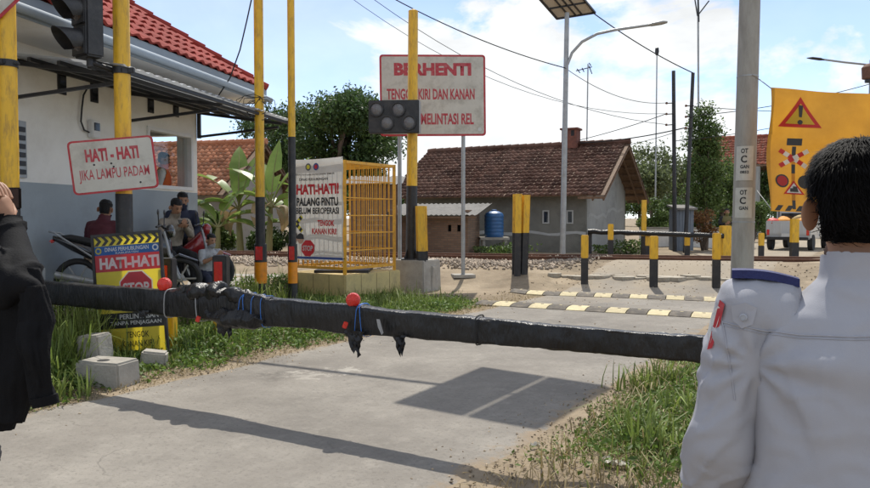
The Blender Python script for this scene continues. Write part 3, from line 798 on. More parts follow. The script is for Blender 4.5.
# two storey red roof house far behind
fh, fq = house('far_red_house', 'tall house with red tile roof far down the road', (20.6, 46.5), (-.883, .469), (.469, .883), 3.6, 5, .2, 5.4, 7.0, 'far_red_tile', 'block_wall', 'gable_wall', tw=.3, tl=.35)
for l in (.4, 2.0):
    for z in (1.0, 3.4):
        w_ = MB().prism([fq(l, -.02, z), fq(l + 1.1, -.02, z), fq(l + 1.1, -.02, z + 1.2), fq(l, -.02, z + 1.2)], Vector((.469, .883, 0)) * -.06).build('window', 'white_paint', fh)
        MB().prism([fq(l + .1, -.085, z + .1), fq(l + 1.0, -.085, z + .1), fq(l + 1.0, -.085, z + 1.1), fq(l + .1, -.085, z + 1.1)], Vector((.469, .883, 0)) * -.006).build('pane', 'glass_dark', w_)

# brick lean-to hut in front of the brown roof house
def brickmat():
    m, n, b = newmat('small_brick'); N = n.nodes.new; K = n.links.new
    t = N('ShaderNodeTexCoord'); mp_ = N('ShaderNodeMapping'); mp_.inputs['Rotation'].default_value = (R(90), 0, 0)
    K(t.outputs['Object'], mp_.inputs['Vector'])
    br = N('ShaderNodeTexBrick'); br.inputs['Scale'].default_value = 1.0; br.inputs['Brick Width'].default_value = .22; br.inputs['Row Height'].default_value = .075
    br.inputs['Mortar Size'].default_value = .008; br.inputs['Color1'].default_value = (.20, .125, .08, 1); br.inputs['Color2'].default_value = (.27, .17, .11, 1); br.inputs['Mortar'].default_value = (.16, .13, .10, 1)
    K(mp_.outputs['Vector'], br.inputs['Vector']); K(br.outputs['Color'], b.inputs['Base Color']); b.inputs['Roughness'].default_value = .9
    bp = N('ShaderNodeBump'); bp.inputs['Strength'].default_value = .6; bp.inputs['Distance'].default_value = .01; bp.invert = True
    K(br.outputs['Fac'], bp.inputs['Height']); K(bp.outputs['Normal'], b.inputs['Normal']); return m
MT['small_brick'] = brickmat()
MT['sheet_roof'] = M('sheet_roof', (.22, .21, .195), .9, .12, 2, dirt=((.13, .12, .105), .6, 2.5), spec=.2)
a0, a1 = at(418, 250, 24.4), at(468, 250, 23.9)
hut = thing('brick_hut', 'low brick lean-to hut with grey sheet roof beside a blue tank', 'hut', (a0.x, a0.y, .26))
hx = (a1 - a0); hx.z = 0; hLen = hx.length; hx.normalize(); hy = Vector((-hx.y, hx.x, 0))
HM = Matrix((hx, hy, Vector((0, 0, 1)))).transposed()
def hq(a, d, z): p = a0 + hx * a + hy * d; return Vector((p.x, p.y, z))
def hbox(mb, a, b_, d0, d1, z0, z1): return mb.box(hq((a + b_) / 2, (d0 + d1) / 2, (z0 + z1) / 2), (b_ - a, d1 - d0, z1 - z0), HM)
ZH = 1.62
mb = MB(); v0 = hLen * .60
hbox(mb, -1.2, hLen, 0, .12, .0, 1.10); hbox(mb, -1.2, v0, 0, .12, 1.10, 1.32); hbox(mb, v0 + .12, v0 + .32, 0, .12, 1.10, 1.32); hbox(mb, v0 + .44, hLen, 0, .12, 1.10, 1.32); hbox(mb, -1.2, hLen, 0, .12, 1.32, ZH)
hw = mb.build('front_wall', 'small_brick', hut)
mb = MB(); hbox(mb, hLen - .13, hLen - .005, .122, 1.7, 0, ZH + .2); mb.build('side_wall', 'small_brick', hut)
mb = MB(); hbox(mb, -1.2, hLen - .14, .4, .45, 0, 1.6); mb.build('dark_backing', 'rubber', hut)  # near-black sheet stands in for the shade behind the vent openings
for k in range(5):
    t0 = -1.35 + k * (hLen + 1.75) / 5; wd = (hLen + 1.75) / 5; nn = 17; vs = []
    for d, z in ((-.35, ZH - .0), (2.0, ZH + .42)):
        vs += [hq(t0 + j / (nn - 1) * wd, d, z + .03 + .018 * math.cos(j * math.pi / 2)) for j in range(nn)]
    MB().add(vs, [(j, j + 1, nn + j + 1, nn + j) for j in range(nn - 1)]).build('roof_sheet', 'sheet_roof', hut)
mb = MB(); mb.bar(hq(-1.3, -.3, ZH - .05), hq(hLen + .35, -.3, ZH - .05), .06); mb.build('roof_beam', 'wood', hut)
# blue water tank on a stand
MT['blue_plastic'] = M('blue_plastic', (.02, .10, .26), .4, .15, 4, dirt=((.05, .10, .16), .5, 5))
pt = at(494, 237, 25.2); tk = thing('water_tank', 'blue plastic water tank on a concrete stand behind the hut', 'tank', (pt.x, pt.y, .26))
r_ = .33; mb = MB(); prof = [(r_ * .96, 0), (r_, .03)]
for k in range(6): prof += [(r_, .05 + k * .125), (r_ * 1.035, .08 + k * .125), (r_ * 1.035, .11 + k * .125), (r_, .14 + k * .125)]
prof += [(r_ * .9, .83), (r_ * .5, .9), (r_ * .28, .91)]
mb.lathe((pt.x, pt.y, pt.z), prof, 24); mb.build('tank_body', 'blue_plastic', tk, smooth=True)
MB().lathe((pt.x, pt.y, pt.z + .905), [(.1, 0), (.1, .05), (.06, .06)], 16).build('lid', 'blue_plastic', tk, smooth=True)
MB().box((pt.x, pt.y, pt.z - .045), (1.0, .85, .085)).build('stand_slab', 'concrete', tk)
for s in (-1, 1):
    for s2 in (-1, 1):
        MB().box((pt.x + s * .38, pt.y + s2 * .33, (pt.z - .08 + .15) / 2), (.1, .1, pt.z - .08 - .15)).build('leg', 'concrete', tk)

# wooden shed seen through the cage
ps = at(374, 250, 22.6)
shed = thing('plank_shed', 'brown plank shed with grey roof standing behind the yellow cage', 'shed', (ps.x, ps.y, .3))
sw, shh = 1.45, 2.25
for k in range(14):
    z = .36 + k * shh / 14; off = random.uniform(-.012, .012)
    MB().box((ps.x, ps.y + off, z + shh / 28), (sw + random.uniform(-.05, .03), .025, shh / 14 - .004)).build('plank', 'wood', shed)
for s in (-1, 1):
    MB().box((ps.x + s * (sw / 2 - .04), ps.y + .06, .3 + shh / 2), (.08, .08, shh)).build('post', 'wood', shed)
    for k in range(10): MB().box((ps.x + s * (sw / 2 + .02), ps.y + .9, .42 + k * .23), (.025, 1.7, .21)).build('plank', 'wood', shed)
for k in range(4):
    t0 = ps.x - sw / 2 - .2 + k * (sw + .4) / 4; vs = []; nn = 13
    for d, z in ((-.35, .36 + shh), (2.0, .72 + shh)): vs += [Vector((t0 + j / 12 * (sw + .4) / 4, ps.y + d, z + .016 * math.cos(j * math.pi / 2))) for j in range(nn)]
    MB().add(vs, [(j, j + 1, nn + j + 1, nn + j) for j in range(nn - 1)]).build('roof_sheet', 'sheet_roof', shed)

# ================================================================== POLES, SIGNS, BARRIER
def banded_pole(name, label, cat, base, bands, group=None, n=20, lean=(0, 0), rail_prof=False):
    """bands: (z0, z1, radius, material, part name)"""
    o = thing(name, label, cat, base, group)
    b = Vector(base)
    for z0, z1, r, m_, pn in bands:
        a = b + Vector((lean[0] * z0, lean[1] * z0, z0)); c = b + Vector((lean[0] * z1, lean[1] * z1, z1))
        MB().tube([a, c], r, n).build(pn, m_, o, smooth=True)
    return o
def reflector(o, c, w, h, d=.012):
    MB().box(c, (w, d, h)).build('reflector', 'red_reflector', o, bevel=.004)

# --- yellow pole at the far left with the corner of a red edged sign
b0 = Vector((at(10, 200, 7.4).x, 7.4, 0)); b0.z = gz(b0.x, b0.y)
pA = banded_pole('warning_pole', 'plain yellow steel pole behind the black clad person', 'pole', b0, [(-.2, 1.2, .093, 'black_paint', 'lower_shaft'), (1.2, 5.5, .09, 'yellow_paint', 'shaft')])
for z in (zat(64, 7.4),):
    MB().tube([(b0.x, b0.y, z - .035), (b0.x, b0.y, z + .035)], .102, 20).build('clamp', 'dark_steel', pA, smooth=True)
    MB().box((b0.x - .02, b0.y - .11, z), (.12, .05, .05)).build('clamp_bolt', 'dark_steel', pA, bevel=.008)
    MB().box((b0.x + .1, b0.y - .02, z), (.06, .06, .03)).build('clamp_bolt', 'dark_steel', pA, bevel=.008)
f = Fr(at(-17, -20, 7.27), R(6))
so = thing('octagon_sign', 'white octagonal sign board with red border on the yellow pole', 'sign', f.p(0, 0))
MB().prism([f.p(*q) for q in ngon(0, 0, .41, 8, R(22.5))], f.n * .004).build('border', 'red_paint', so)
MB().prism([f.p(q[0], q[1], .006) for q in ngon(0, 0, .375, 8, R(22.5))], f.n * .002).build('board_face', 'sign_face', so)
MB().box(f.p(.1, 0, -.04), (.5, .05, .04), f.mx()).build('bracket', 'dark_steel', so)

# --- pole with the dead signal head and the warning sign
b1 = Vector((at(124, 200, 8.35).x, 8.35, 0)); b1.z = gz(b1.x, b1.y)
zb = zat(194, 8.35)
pB = banded_pole('signal_pole', 'yellow pole with black base carrying the switched off traffic light', 'pole', b1, [(-.2, zb - b1.z, .094, 'black_paint', 'lower_shaft'), (zb - b1.z, 5.6, .091, 'yellow_paint', 'shaft')])
zc = zat(71, 8.35)
MB().tube([(b1.x, b1.y, zc - .04), (b1.x, b1.y, zc + .04)], .105, 20).build('clamp', 'dark_steel', pB, smooth=True)
for s in (-1, 1): MB().box((b1.x + s * .12, b1.y - .03, zc), (.07, .05, .06)).build('clamp_bolt', 'dark_steel', pB, bevel=.006)
# signal head
hc = at(79, 12, 8.0)
tl = thing('traffic_light', 'unlit black traffic light head hanging beside the yellow pole', 'traffic light', hc)
yaw = R(-38); fx = Vector((math.cos(yaw), math.sin(yaw), 0)); fn = Vector((math.sin(yaw), -math.cos(yaw), 0))
tf = Fr(hc, yaw)
MT['signal_black'] = M('signal_black', (.02, .021, .023), .5, .3, 8, bump=.1, dirt=((.09, .085, .08), .5, 6))
MT['lens_off'] = M('lens_off', (.05, .035, .03), .25, .3, 60, bump=.6, bscale=120, coat=.5)
hgt = 1.02; zb_ = zat(57, 8.0) - hc.z
mb = MB(); mb.box(tf.p(0, zb_ + hgt / 2, -.1), (.31, .2, hgt), tf.mx()); mb.build('housing', 'signal_black', tl, bevel=.02)
for k in range(3):
    zc_ = zb_ + .17 + k * .335
    MB().box(tf.p(0, zc_, .01), (.29, .02, .31), tf.mx()).build('door', 'signal_black', tl, bevel=.01)
    MB().lathe(tf.p(0, zc_, .02), [(.115, 0), (.1, .02), (.06, .035), (.001, .04)], 20, axis=tf.n).build('lens', 'lens_off', tl, smooth=True)
    # visor: open underside hood
    ring0, ring1 = [], []; nn = 16
    vs = []
    for j in range(nn + 1):
        a = R(-35) + R(250) * j / nn
        ca, sa = math.cos(a), math.sin(a)
        dep = .27 * (.35 + .65 * max(0, (sa + .6) / 1.6))
        for rr in (.132, .126):
            vs.append(tf.p(ca * rr, zc_ + sa * rr, .02)); vs.append(tf.p(ca * rr, zc_ + sa * rr - .02, .02 + dep))
    fs = []
    for j in range(nn):
        a = j * 4; fs += [(a, a + 4, a + 5, a + 1), (a + 2, a + 3, a + 7, a + 6), (a + 1, a + 5, a + 7, a + 3)]
    MB().add(vs, fs).build('visor', 'signal_black', tl, smooth=True)
arm0 = Vector((b1.x - .1, b1.y - .05, zc)); arm1 = tf.p(.02, zb_ - .04, -.1)
MB().tube([arm0, arm0.lerp(arm1, .5), arm1 + Vector((0, 0, -.0))], .03, 10).build('arm', 'dark_steel', tl, smooth=True)
MB().tube([arm1 + Vector((0, 0, -.05)), arm1 + Vector((0, 0, .1))], .035, 10).build('arm_joint', 'dark_steel', tl, smooth=True)
MB().tube([Vector((b1.x - .1, b1.y - .02, zc - .015)), at(113, 66, 8.25), at(92, 60, 8.1), at(84, 50, 8.02)], .012, 8).build('cable', 'rubber', tl, smooth=True)

# --- "HATI - HATI / JIKA LAMPU PADAM"
def bordered_sign(name, label, fr, w, h, border=.03, face='sign_face', edge='red_paint', thick=.012, corner=.05):
    o = thing(name, label, 'sign', fr.p(0, -h / 2))
    def rr(w_, h_, c):
        pts = []
        for sx, sy, a0 in ((1, 1, 0), (-1, 1, 90), (-1, -1, 180), (1, -1, 270)):
            for k in range(4):
                a = R(a0 + 30 * k); pts.append((sx * (w_ / 2 - c) + math.cos(a) * c, sy * (h_ / 2 - c) + math.sin(a) * c))
        return pts
    MB().prism([fr.p(x, y, -thick) for x, y in rr(w, h, corner)], fr.n * thick).build('border', edge, o)
    MB().prism([fr.p(x, y, .001) for x, y in rr(w - 2 * border, h - 2 * border, max(.01, corner - border * .7))], fr.n * .002).build('board_face', face, o)
    return o
MT['letter_red'] = M('letter_red', (.40, .03, .045), .55, .15, 20, dirt=((.5, .42, .38), .3, 16))
fB = Fr(at(113.5, 165, 8.13), R(14), 0, R(-6.5))
sg = bordered_sign('warning_sign', 'dirty white metal sign with red border reading HATI - HATI JIKA LAMPU PADAM', fB, .90, .60, .022)
text('HATI - HATI', fB, 0, .125, .56, .145, 'letter_red', sg, .0045, .045)
text('JIKA LAMPU PADAM', fB, 0, -.105, .74, .15, 'letter_red', sg, .0045, .006)
for x, y in ((-.02, .02), (.0, -.02), (-.2, .02), (.26, -.22)):
    MB().lathe(fB.p(x, y, .003), [(.012, 0), (.008, .006)], 8, axis=fB.n).build('bolt', 'dark_steel', sg)
MB().box(fB.p(0, .1, -.035), (.3, .045, .05), fB.mx()).build('bracket', 'dark_steel', sg)
MB().box(fB.p(0, -.15, -.035), (.3, .045, .05), fB.mx()).build('bracket', 'dark_steel', sg)

# --- standing banner "HATI-HATI STOP ..."
MT['ban_yellow'] = M('ban_yellow', (.90, .80, .17), .45, .08, 3, trans=.7)
MT['ban_blue'] = M('ban_blue', (.05, .17, .48), .45, .1, 3, trans=.5)
MT['ban_red'] = M('ban_red', (.72, .12, .14), .45, .1, 3, trans=.62)
MT['ban_black'] = M('ban_black', (.02, .02, .02), .45, .1, 3)
MT['ban_white'] = M('ban_white', (.84, .84, .82), .5, .06, 3, trans=.5)
bl, br = hit(107, 360), hit(163, 352)
fpos = (bl + br) / 2
yawS = math.atan2(br.y - bl.y, br.x - bl.x) * .0 + R(-4)
fS = Fr(Vector((at(130, 300, 7.9).x, 7.9, 0)), yawS, R(-3), R(-4.5))
ztop, zbot = zat(235, 7.9), zat(357, 7.9)
hS = ztop - zbot; wS = .74
fS.o.z = (ztop + zbot) / 2
st = thing('standing_banner', 'yellow, red and blue warning banner on a black frame in the grass', 'banner', fS.p(0, -hS / 2))
mb = MB()
for x0, x1, y0, y1 in ((-wS / 2 - .03, -wS / 2, -hS / 2 - .12, hS / 2 + .03), (wS / 2, wS / 2 + .03, -hS / 2 - .12, hS / 2 + .03)):
    rect(fS, x0, x1, y0, y1, -.02, .012).build('frame_upright', 'black_paint', st)
for y in (hS / 2, -hS / 2 - .03): rect(fS, -wS / 2, wS / 2, y, y + .03, -.02, .012).build('frame_bar', 'black_paint', st)
def band(y0, y1, m_, nm): return rect(fS, -wS / 2, wS / 2, y0, y1, -.002, .0).build(nm, m_, st)
H2 = hS / 2
ys = [H2, H2 - .105, H2 - .205, H2 - .39, H2 - .85, H2 - 1.02, -H2]
pnl = band(ys[6], ys[0], 'ban_yellow', 'panel')
for (a, b_, m_) in ((ys[1], ys[2], 'ban_blue'), (ys[2], ys[3], 'ban_red'), (ys[4], ys[5], 'ban_black')):
    polyshape([(-wS / 2, a), (wS / 2, a), (wS / 2, b_), (-wS / 2, b_)], fS, m_, st, .001, 'print_band')
nch = 9; cw = wS / nch; y0, y1 = ys[1] + .005, ys[0]; ym = (y0 + y1) / 2
for k in range(nch):
    x = -wS / 2 + k * cw; s = cw * .5
    if k < nch - 1 or True:
        pts = [(x, y1), (min(x + s, wS / 2), y1), (min(x + s + .045, wS / 2), ym), (min(x + s, wS / 2), y0), (x, y0), (min(x + .045, wS / 2), ym)]
        polyshape(pts, fS, 'ban_black', st, .001, 'chevron')
text('DINAS PERHUBUNGAN', fS, 0, ys[1] - .04, .5, .045, 'ban_white', st, .0035, .02)
text('KABUPATEN', fS, 0, ys[1] - .083, .26, .022, 'ban_white', st, .0035, .01)
for sx in (-1, 1):
    polyshape(ngon(sx * .325, ys[1] - .05, .036, 12), fS, 'ban_yellow' if sx < 0 else 'ban_white', st, .003, 'emblem')
    polyshape(ngon(sx * .325, ys[1] - .05, .022, 6), fS, 'ban_blue', st, .005, 'emblem_core')
text('HATI-HATI', fS, .02, (ys[2] + ys[3]) / 2, .68, .125, 'ban_white', st, .0035, .045)
oc = H2 - .585
polyshape(ngon(.08, oc, .205, 8, R(22.5)), fS, 'ban_white', st, .001, 'stop_rim')
polyshape(ngon(.08, oc, .19, 8, R(22.5)), fS, 'ban_red', st, .003, 'stop_octagon')
text('STOP', fS, .08, oc, .30, .12, 'ban_white', st, .006, .03)
text('PERLINTASAN', fS, .09, ys[4] - .045, .44, .055, 'ban_white', st, .0035, .02)
text('TANPA PENJAGAAN', fS, .05, ys[4] - .12, .58, .055, 'ban_white', st, .0035, .02)
for k, (s, w_) in enumerate((('TENGOK', .26), ('KANAN KIRI', .36), ('SEBELUM MELINTAS', .56))):
    text(s, fS, .06, ys[5] - .075 - k * .1, w_, .066, 'ban_black', st, .0035, .008)
for s in (-1, 1):   # rear props
    MB().bar(fS.p(s * .36, .3, -.03), Vector((fS.p(s * .36, 0).x, fS.o.y + .5, gz(fS.o.x, fS.o.y + .5) - .03)), .03).build('prop', 'black_paint', st)

# --- short posts beside the barrier
def short_post(px, ytop, ybase, label):
    b = hit(px, ybase); d = b.y; zt = zat(ytop, d, px) - b.z; r = .085
    o = thing('marker_post', label, 'post', b, 'short marker posts at the road edge')
    MB().box((b.x, b.y, (zt * .55 - .15) / 2 + b.z), (r * 2, r * 2, zt * .55 + .15)).build('lower_section', 'yellow_paint', o, bevel=.012)
    MB().box((b.x, b.y, b.z + zt * .775), (r * 2.04, r * 2.04, zt * .45)).build('upper_section', 'black_paint', o, bevel=.012)
    reflector(o, (b.x - .012, b.y - r - .008, b.z + zt * .775), r * 1.2, zt * .3)
    return o
short_post(168, 258, 349, 'short yellow and black post with red reflector beside the standing banner')
short_post(222, 255, 338, 'short yellow and black post with red reflector in front of the seated child')

# --- tall poles at the verge
def tall_pole(px, ybase, wpx, yblack, label, lean=0.):
    b = hit(px, ybase); d = b.y; r = wpx / 2 * d / FPX
    zk = zat(yblack, d, px) - b.z
    o = thing('striped_pole', label, 'pole', b, 'tall striped poles on the verge')
    def seg(z0, z1, rr, m_, nm):
        MB().tube([b + Vector((lean * z0, 0, z0)), b + Vector((lean * z1, 0, z1))], rr, 18).build(nm, m_, o, smooth=True)
    za, zb2 = zat(283, d, px) - b.z, zat(262, d, px) - b.z
    seg(-.2, za, r * 1.3, 'black_paint', 'base_sleeve'); seg(za, zb2, r * 1.32, 'orange_paint', 'orange_band'); seg(zb2, zat(244, d, px) - b.z, r * 1.3, 'black_paint', 'reflector_sleeve')
    seg(zat(244, d, px) - b.z, zk, r, 'black_paint', 'black_shaft'); seg(zk, 6.6, r * .98, 'yellow_paint', 'shaft')
    zm = zat(253, d, px)
    reflector(o, (b.x, b.y - r * 1.3 - .004, zm), r * 1.5, .22)
    return o, b
p263, q263 = tall_pole(261, 309, 9.5, 197, 'slim yellow pole with black foot, orange band and reflector by the guard house')
p295, q295 = tall_pole(293, 311, 7.4, 137, 'slim pole with long black lower half next to the hanging banner', lean=.000)
# loose wire bundle on pole 263
for k in range(5):
    a = at(262, 98, q263.y); pts = []
    for j in range(9):
        th = j * .8 + k * 1.3; pts.append(a + Vector((-.25 + .12 * k * .6 + .2 * math.cos(th), -.05, .0 - .1 + .16 * math.sin(th) - .03 * j * .5)))
    MB().tube([a + Vector((.0, -.09, 0))] + pts, .006, 5).build('wire_loop', 'rubber', p263, smooth=True)
# overhead solar panels on an arm of pole 295 (above the picture, their shadow falls on the road)
MT['solar'] = M('solar', (.02, .03, .07), .2, .2, 4, coat=.5)
k_ = 1 / math.tan(SUN_EL); HS = 5.6
sh = lambda p: Vector((p.x - sd.x / sd.z * -HS, p.y + sd.y / sd.z * HS, HS + p.z)) if False else Vector((p.x + sd.x / sd.z * HS, p.y + sd.y / sd.z * HS, HS))
G = [sh(hit(*q)) for q in ((394, 404), (482, 368), (613, 388), (538, 431))]
e1 = (G[2] - G[1]).normalized(); ctr = sum(G, Vector()) / 4
armo = thing('solar_panel_pair', 'two solar panels on a side arm of the slim pole', 'solar panel', Vector((q295.x, q295.y, HS)))
def lerp4(u, v): return G[1].lerp(G[2], u).lerp(G[0].lerp(G[3], u), v)
for (u0, u1) in ((0, .515), (.54, 1.0)):
    po = MB().prism([lerp4(u0, 0), lerp4(u1, 0), lerp4(u1, 1), lerp4(u0, 1)], Vector((0, 0, .035))).build('panel', 'solar', armo)
MB().bar(q295 + Vector((-.02, 0, HS - q295.z - .06)), lerp4(.5, .5) - Vector((0, 0, .04)), .055).build('arm', 'grey_steel', armo)
MB().bar(lerp4(.08, .5) - Vector((0, 0, .02)), lerp4(.95, .5) - Vector((0, 0, .02)), .04, .03).build('cross_bar', 'grey_steel', armo)

# --- yellow cage on a cream plinth with the hanging banner
cc0 = Vector((-1.63, 13.0, 0)); cR = Vector((.565, .825, 0)).normalized(); cL = Vector((-.845, .535, 0)).normalized()
cz0 = gz(cc0.x, cc0.y); CLn, CRn = 1.27, 1.46
zc0, zc1 = zat(272, 13.0), zat(160, 13.0)
def cq(l, r, z): p = cc0 + cL * l + cR * r; return Vector((p.x, p.y, z))
pl = thing('cage_plinth', 'cream painted concrete plinth under the yellow cage', 'plinth', cq(.6, .7, cz0))
MB().prism([cq(-.08, -.08, cz0 - .2), cq(CLn + .1, -.08, cz0 - .2), cq(CLn + .1, CRn + .1, cz0 - .2), cq(-.08, CRn + .1, cz0 - .2)], Vector((0, 0, zc0 - .05 - cz0 + .2))).build('block', 'cream_concrete', pl, bevel=.02)
MT['groove'] = M('groove', (.22, .17, .08), .9, .2, 5)
for l in (.3, .68, 1.06):
    MB().prism([cq(l, -.081, cz0), cq(l + .012, -.081, cz0), cq(l + .012, -.081, zc0 - .06), cq(l, -.081, zc0 - .06)], cR * -.002).build('joint', 'groove', pl)
for r in (.35, .8, 1.2):
    MB().prism([cq(-.081, r, cz0), cq(-.081, r + .012, cz0), cq(-.081, r + .012, zc0 - .06), cq(-.081, r, zc0 - .06)], cL * -.002).build('joint', 'groove', pl)
cg = thing('steel_cage', 'yellow steel bar cage standing on the cream plinth', 'cage', cq(.6, .7, zc0 - .05))
cor = [(0, 0), (CLn, 0), (CLn, CRn), (0, CRn)]
for l, r in cor: MB().bar(cq(l, r, zc0 - .05), cq(l, r, zc1), .06).build('corner_post', 'cage_paint', cg)
for i in range(4):
    a, b_ = cor[i], cor[(i + 1) % 4]
    da = (Vector(b_) - Vector(a)).normalized() * .03
    A_, B_ = (a[0] + da.x, a[1] + da.y), (b_[0] - da.x, b_[1] - da.y)
    for z in (zc0 + .06, zc1 - .03): MB().bar(cq(*A_, z), cq(*B_, z), .05).build('rail', 'cage_paint', cg)
    for f in (.167, .333, .5, .667, .833):
        z = zc0 + .06 + (zc1 - zc0 - .09) * f; MB().bar(cq(*A_, z), cq(*B_, z), .018).build('cross_bar', 'cage_paint', cg)
    nb = 11
    for k in range(1, nb):
        f = k / nb; x = A_[0] + (B_[0] - A_[0]) * f; y = A_[1] + (B_[1] - A_[1]) * f
        MB().bar(cq(x, y, zc0 + .085), cq(x, y, zc1 - .055), .016).build('bar', 'cage_paint', cg)
for k in range(1, 8):
    r = CRn * k / 8; MB().bar(cq(.03, r, zc1 - .03), cq(CLn - .03, r, zc1 - .03), .016).build('roof_bar', 'cage_paint', cg)
MB().box(cq(.06, CRn * .93, zc0 + 1.05), (.05, .05, .09)).build('lock', 'dark_steel', cg, bevel=.01)
MB().box(cq(CLn / 2, CRn / 2, zc0 - .03), (CLn * .8, CRn * .7, .06)).build('tray', 'dark_steel', cg)
# banner
fC = Fr(cq(CLn / 2, -.075, (zc0 + zc1) / 2), math.atan2(-cL.y, -cL.x))
wC = CLn + .06
bt, bb = zat(158, 13.0) - fC.o.z + .02, zat(261, 13.0) - fC.o.z
def csurf(x, y, n=0.):
    u = (x / wC + .5); v = (y - bb) / (bt - bb)
    w = .02 * math.sin(u * 7 + v * 3) * (1 - abs(2 * u - 1)) + .012 * math.sin(v * 15 + u * 4) * u
    sag = -.02 * math.sin(math.pi * u) * (v > .5) * (v - .5) * 2
    return fC.p(x - .01 * math.sin(v * 9) * (u - .5), y + sag, n + w)
bn = thing('cage_banner', 'white fabric banner reading HATI-HATI! PALANG PINTU tied to the cage', 'banner', fC.p(0, bb))
nx, ny = 16, 26
vs = [csurf(-wC / 2 + wC * i / nx, bb + (bt - bb) * j / ny) for j in range(ny + 1) for i in range(nx + 1)]
mb = MB(); mb.add(vs, [(j * (nx + 1) + i, j * (nx + 1) + i + 1, (j + 1) * (nx + 1) + i + 1, (j + 1) * (nx + 1) + i) for j in range(ny) for i in range(nx)])
MT['cloth_white'] = M('cloth_white', (.70, .70, .67), .6, .05, 3, bump=.15, bscale=6, trans=.25, dirt=((.5, .48, .43), .35, 2))
mb.build('cloth', 'cloth_white', bn, smooth=True)
yy = lambda f: bt - (bt - bb) * f
MT['ink_black'] = M('ink_black', (.02, .02, .022), .6, .1, 3); MT['ink_red'] = M('ink_red', (.60, .02, .03), .55, .1, 3); MT['ink_blue'] = M('ink_blue', (.04, .08, .28), .6, .1, 3); MT['ink_yellow'] = M('ink_yellow', (.75, .65, .05), .55, .1, 3); MT['ink_skin'] = M('ink_skin', (.55, .33, .24), .6, .1, 3)
MT['ink_green'] = M('ink_green', (.12, .30, .08), .6, .1, 3)
MT['ink_grey'] = M('ink_grey', (.12, .12, .14), .6, .1, 3)
polyshape(ngon(-.17, yy(.075), .07, 14), fC, 'ink_grey', bn, .004, 'emblem', csurf); polyshape(ngon(-.17, yy(.075), .045, 6), fC, 'ink_yellow', bn, .006, 'emblem_core', csurf)
polyshape(ngon(.03, yy(.075), .07, 14), fC, 'ink_blue', bn, .004, 'emblem', csurf); polyshape(ngon(.03, yy(.075), .045, 5), fC, 'ink_red', bn, .006, 'emblem_core', csurf)
text('PEMERINTAH KABUPATEN JAWA TIMUR', fC, -.05, yy(.155), 1.05, .036, 'ink_black', bn, .004, .015, surf=csurf)
text('DINAS PERHUBUNGAN', fC, -.03, yy(.20), .72, .05, 'ink_black', bn, .004, .02, surf=csurf)
text('HATI-HATI!', fC, .06, yy(.30), 1.04, .20, 'ink_red', bn, .004, .045, surf=csurf)
text('PALANG PINTU', fC, .05, yy(.425), 1.00, .16, 'ink_black', bn, .004, .035, surf=csurf)
text('BELUM BEROPERASI', fC, .05, yy(.515), 1.02, .12, 'ink_black', bn, .004, .03, surf=csurf)
text('TENGOK', fC, .26, yy(.635), .42, .11, 'ink_red', bn, .004, .035, surf=csurf)
text('KANAN KIRI!', fC, .22, yy(.715), .62, .11, 'ink_red', bn, .004, .035, surf=csurf)
for a in (45, -45):
    ca, sa = math.cos(R(a)), math.sin(R(a)); c = (-.46, yy(.645))
    polyshape([(c[0] + ca * u - sa * v, c[1] + sa * u + ca * v) for u, v in ((-.2, -.035), (.2, -.035), (.2, .035), (-.2, .035))], fC, 'ink_yellow', bn, .004, 'crossbuck_arm', csurf)
    for q in (-.15, -.05, .05, .15):
        polyshape([(c[0] + ca * (q + u) - sa * v, c[1] + sa * (q + u) + ca * v) for u, v in ((-.025, -.036), (.025, -.036), (.025, .036), (-.025, .036))], fC, 'ink_black', bn, .006, 'crossbuck_stripe', csurf)
polyshape(ngon(-.52, yy(.79), .085, 12), fC, 'ink_skin', bn, .004, 'printed_face', csurf); polyshape(ngon(-.36, yy(.80), .08, 12), fC, 'ink_skin', bn, .004, 'printed_face', csurf)
polyshape([(-.61, yy(.79)), (-.43, yy(.79)), (-.45, yy(.74)), (-.52, yy(.725)), (-.59, yy(.745))], fC, 'ink_black', bn, .006, 'printed_hair', csurf)
polyshape([(-.45, yy(.795)), (-.27, yy(.795)), (-.29, yy(.75)), (-.36, yy(.735)), (-.43, yy(.75))], fC, 'ink_black', bn, .006, 'printed_hair', csurf)
polyshape(ngon(-.18, yy(.885), .16, 8, R(22.5)), fC, 'ink_red', bn, .004, 'stop_octagon', csurf)
text('STOP', fC, -.18, yy(.885), .23, .10, 'cloth_white', bn, .008, .03, surf=csurf)
polyshape([(-wC / 2 + .02, yy(.968)), (wC / 2 - .02, yy(.968)), (wC / 2 - .02, yy(.99)), (-wC / 2 + .02, yy(.99))], fC, 'ink_blue', bn, .004, 'print_band', csurf)
for sx in (-1, 1):
    for sy in (bt - .03, bb + .03):
        MB().tube([csurf(sx * (wC / 2 - .03), sy, .006), fC.p(sx * (wC / 2 + .02), sy + .02, -.01), fC.p(sx * (wC / 2 - .02), sy, -.07)], .005, 6).build('tie', 'rubber', bn, smooth=True)

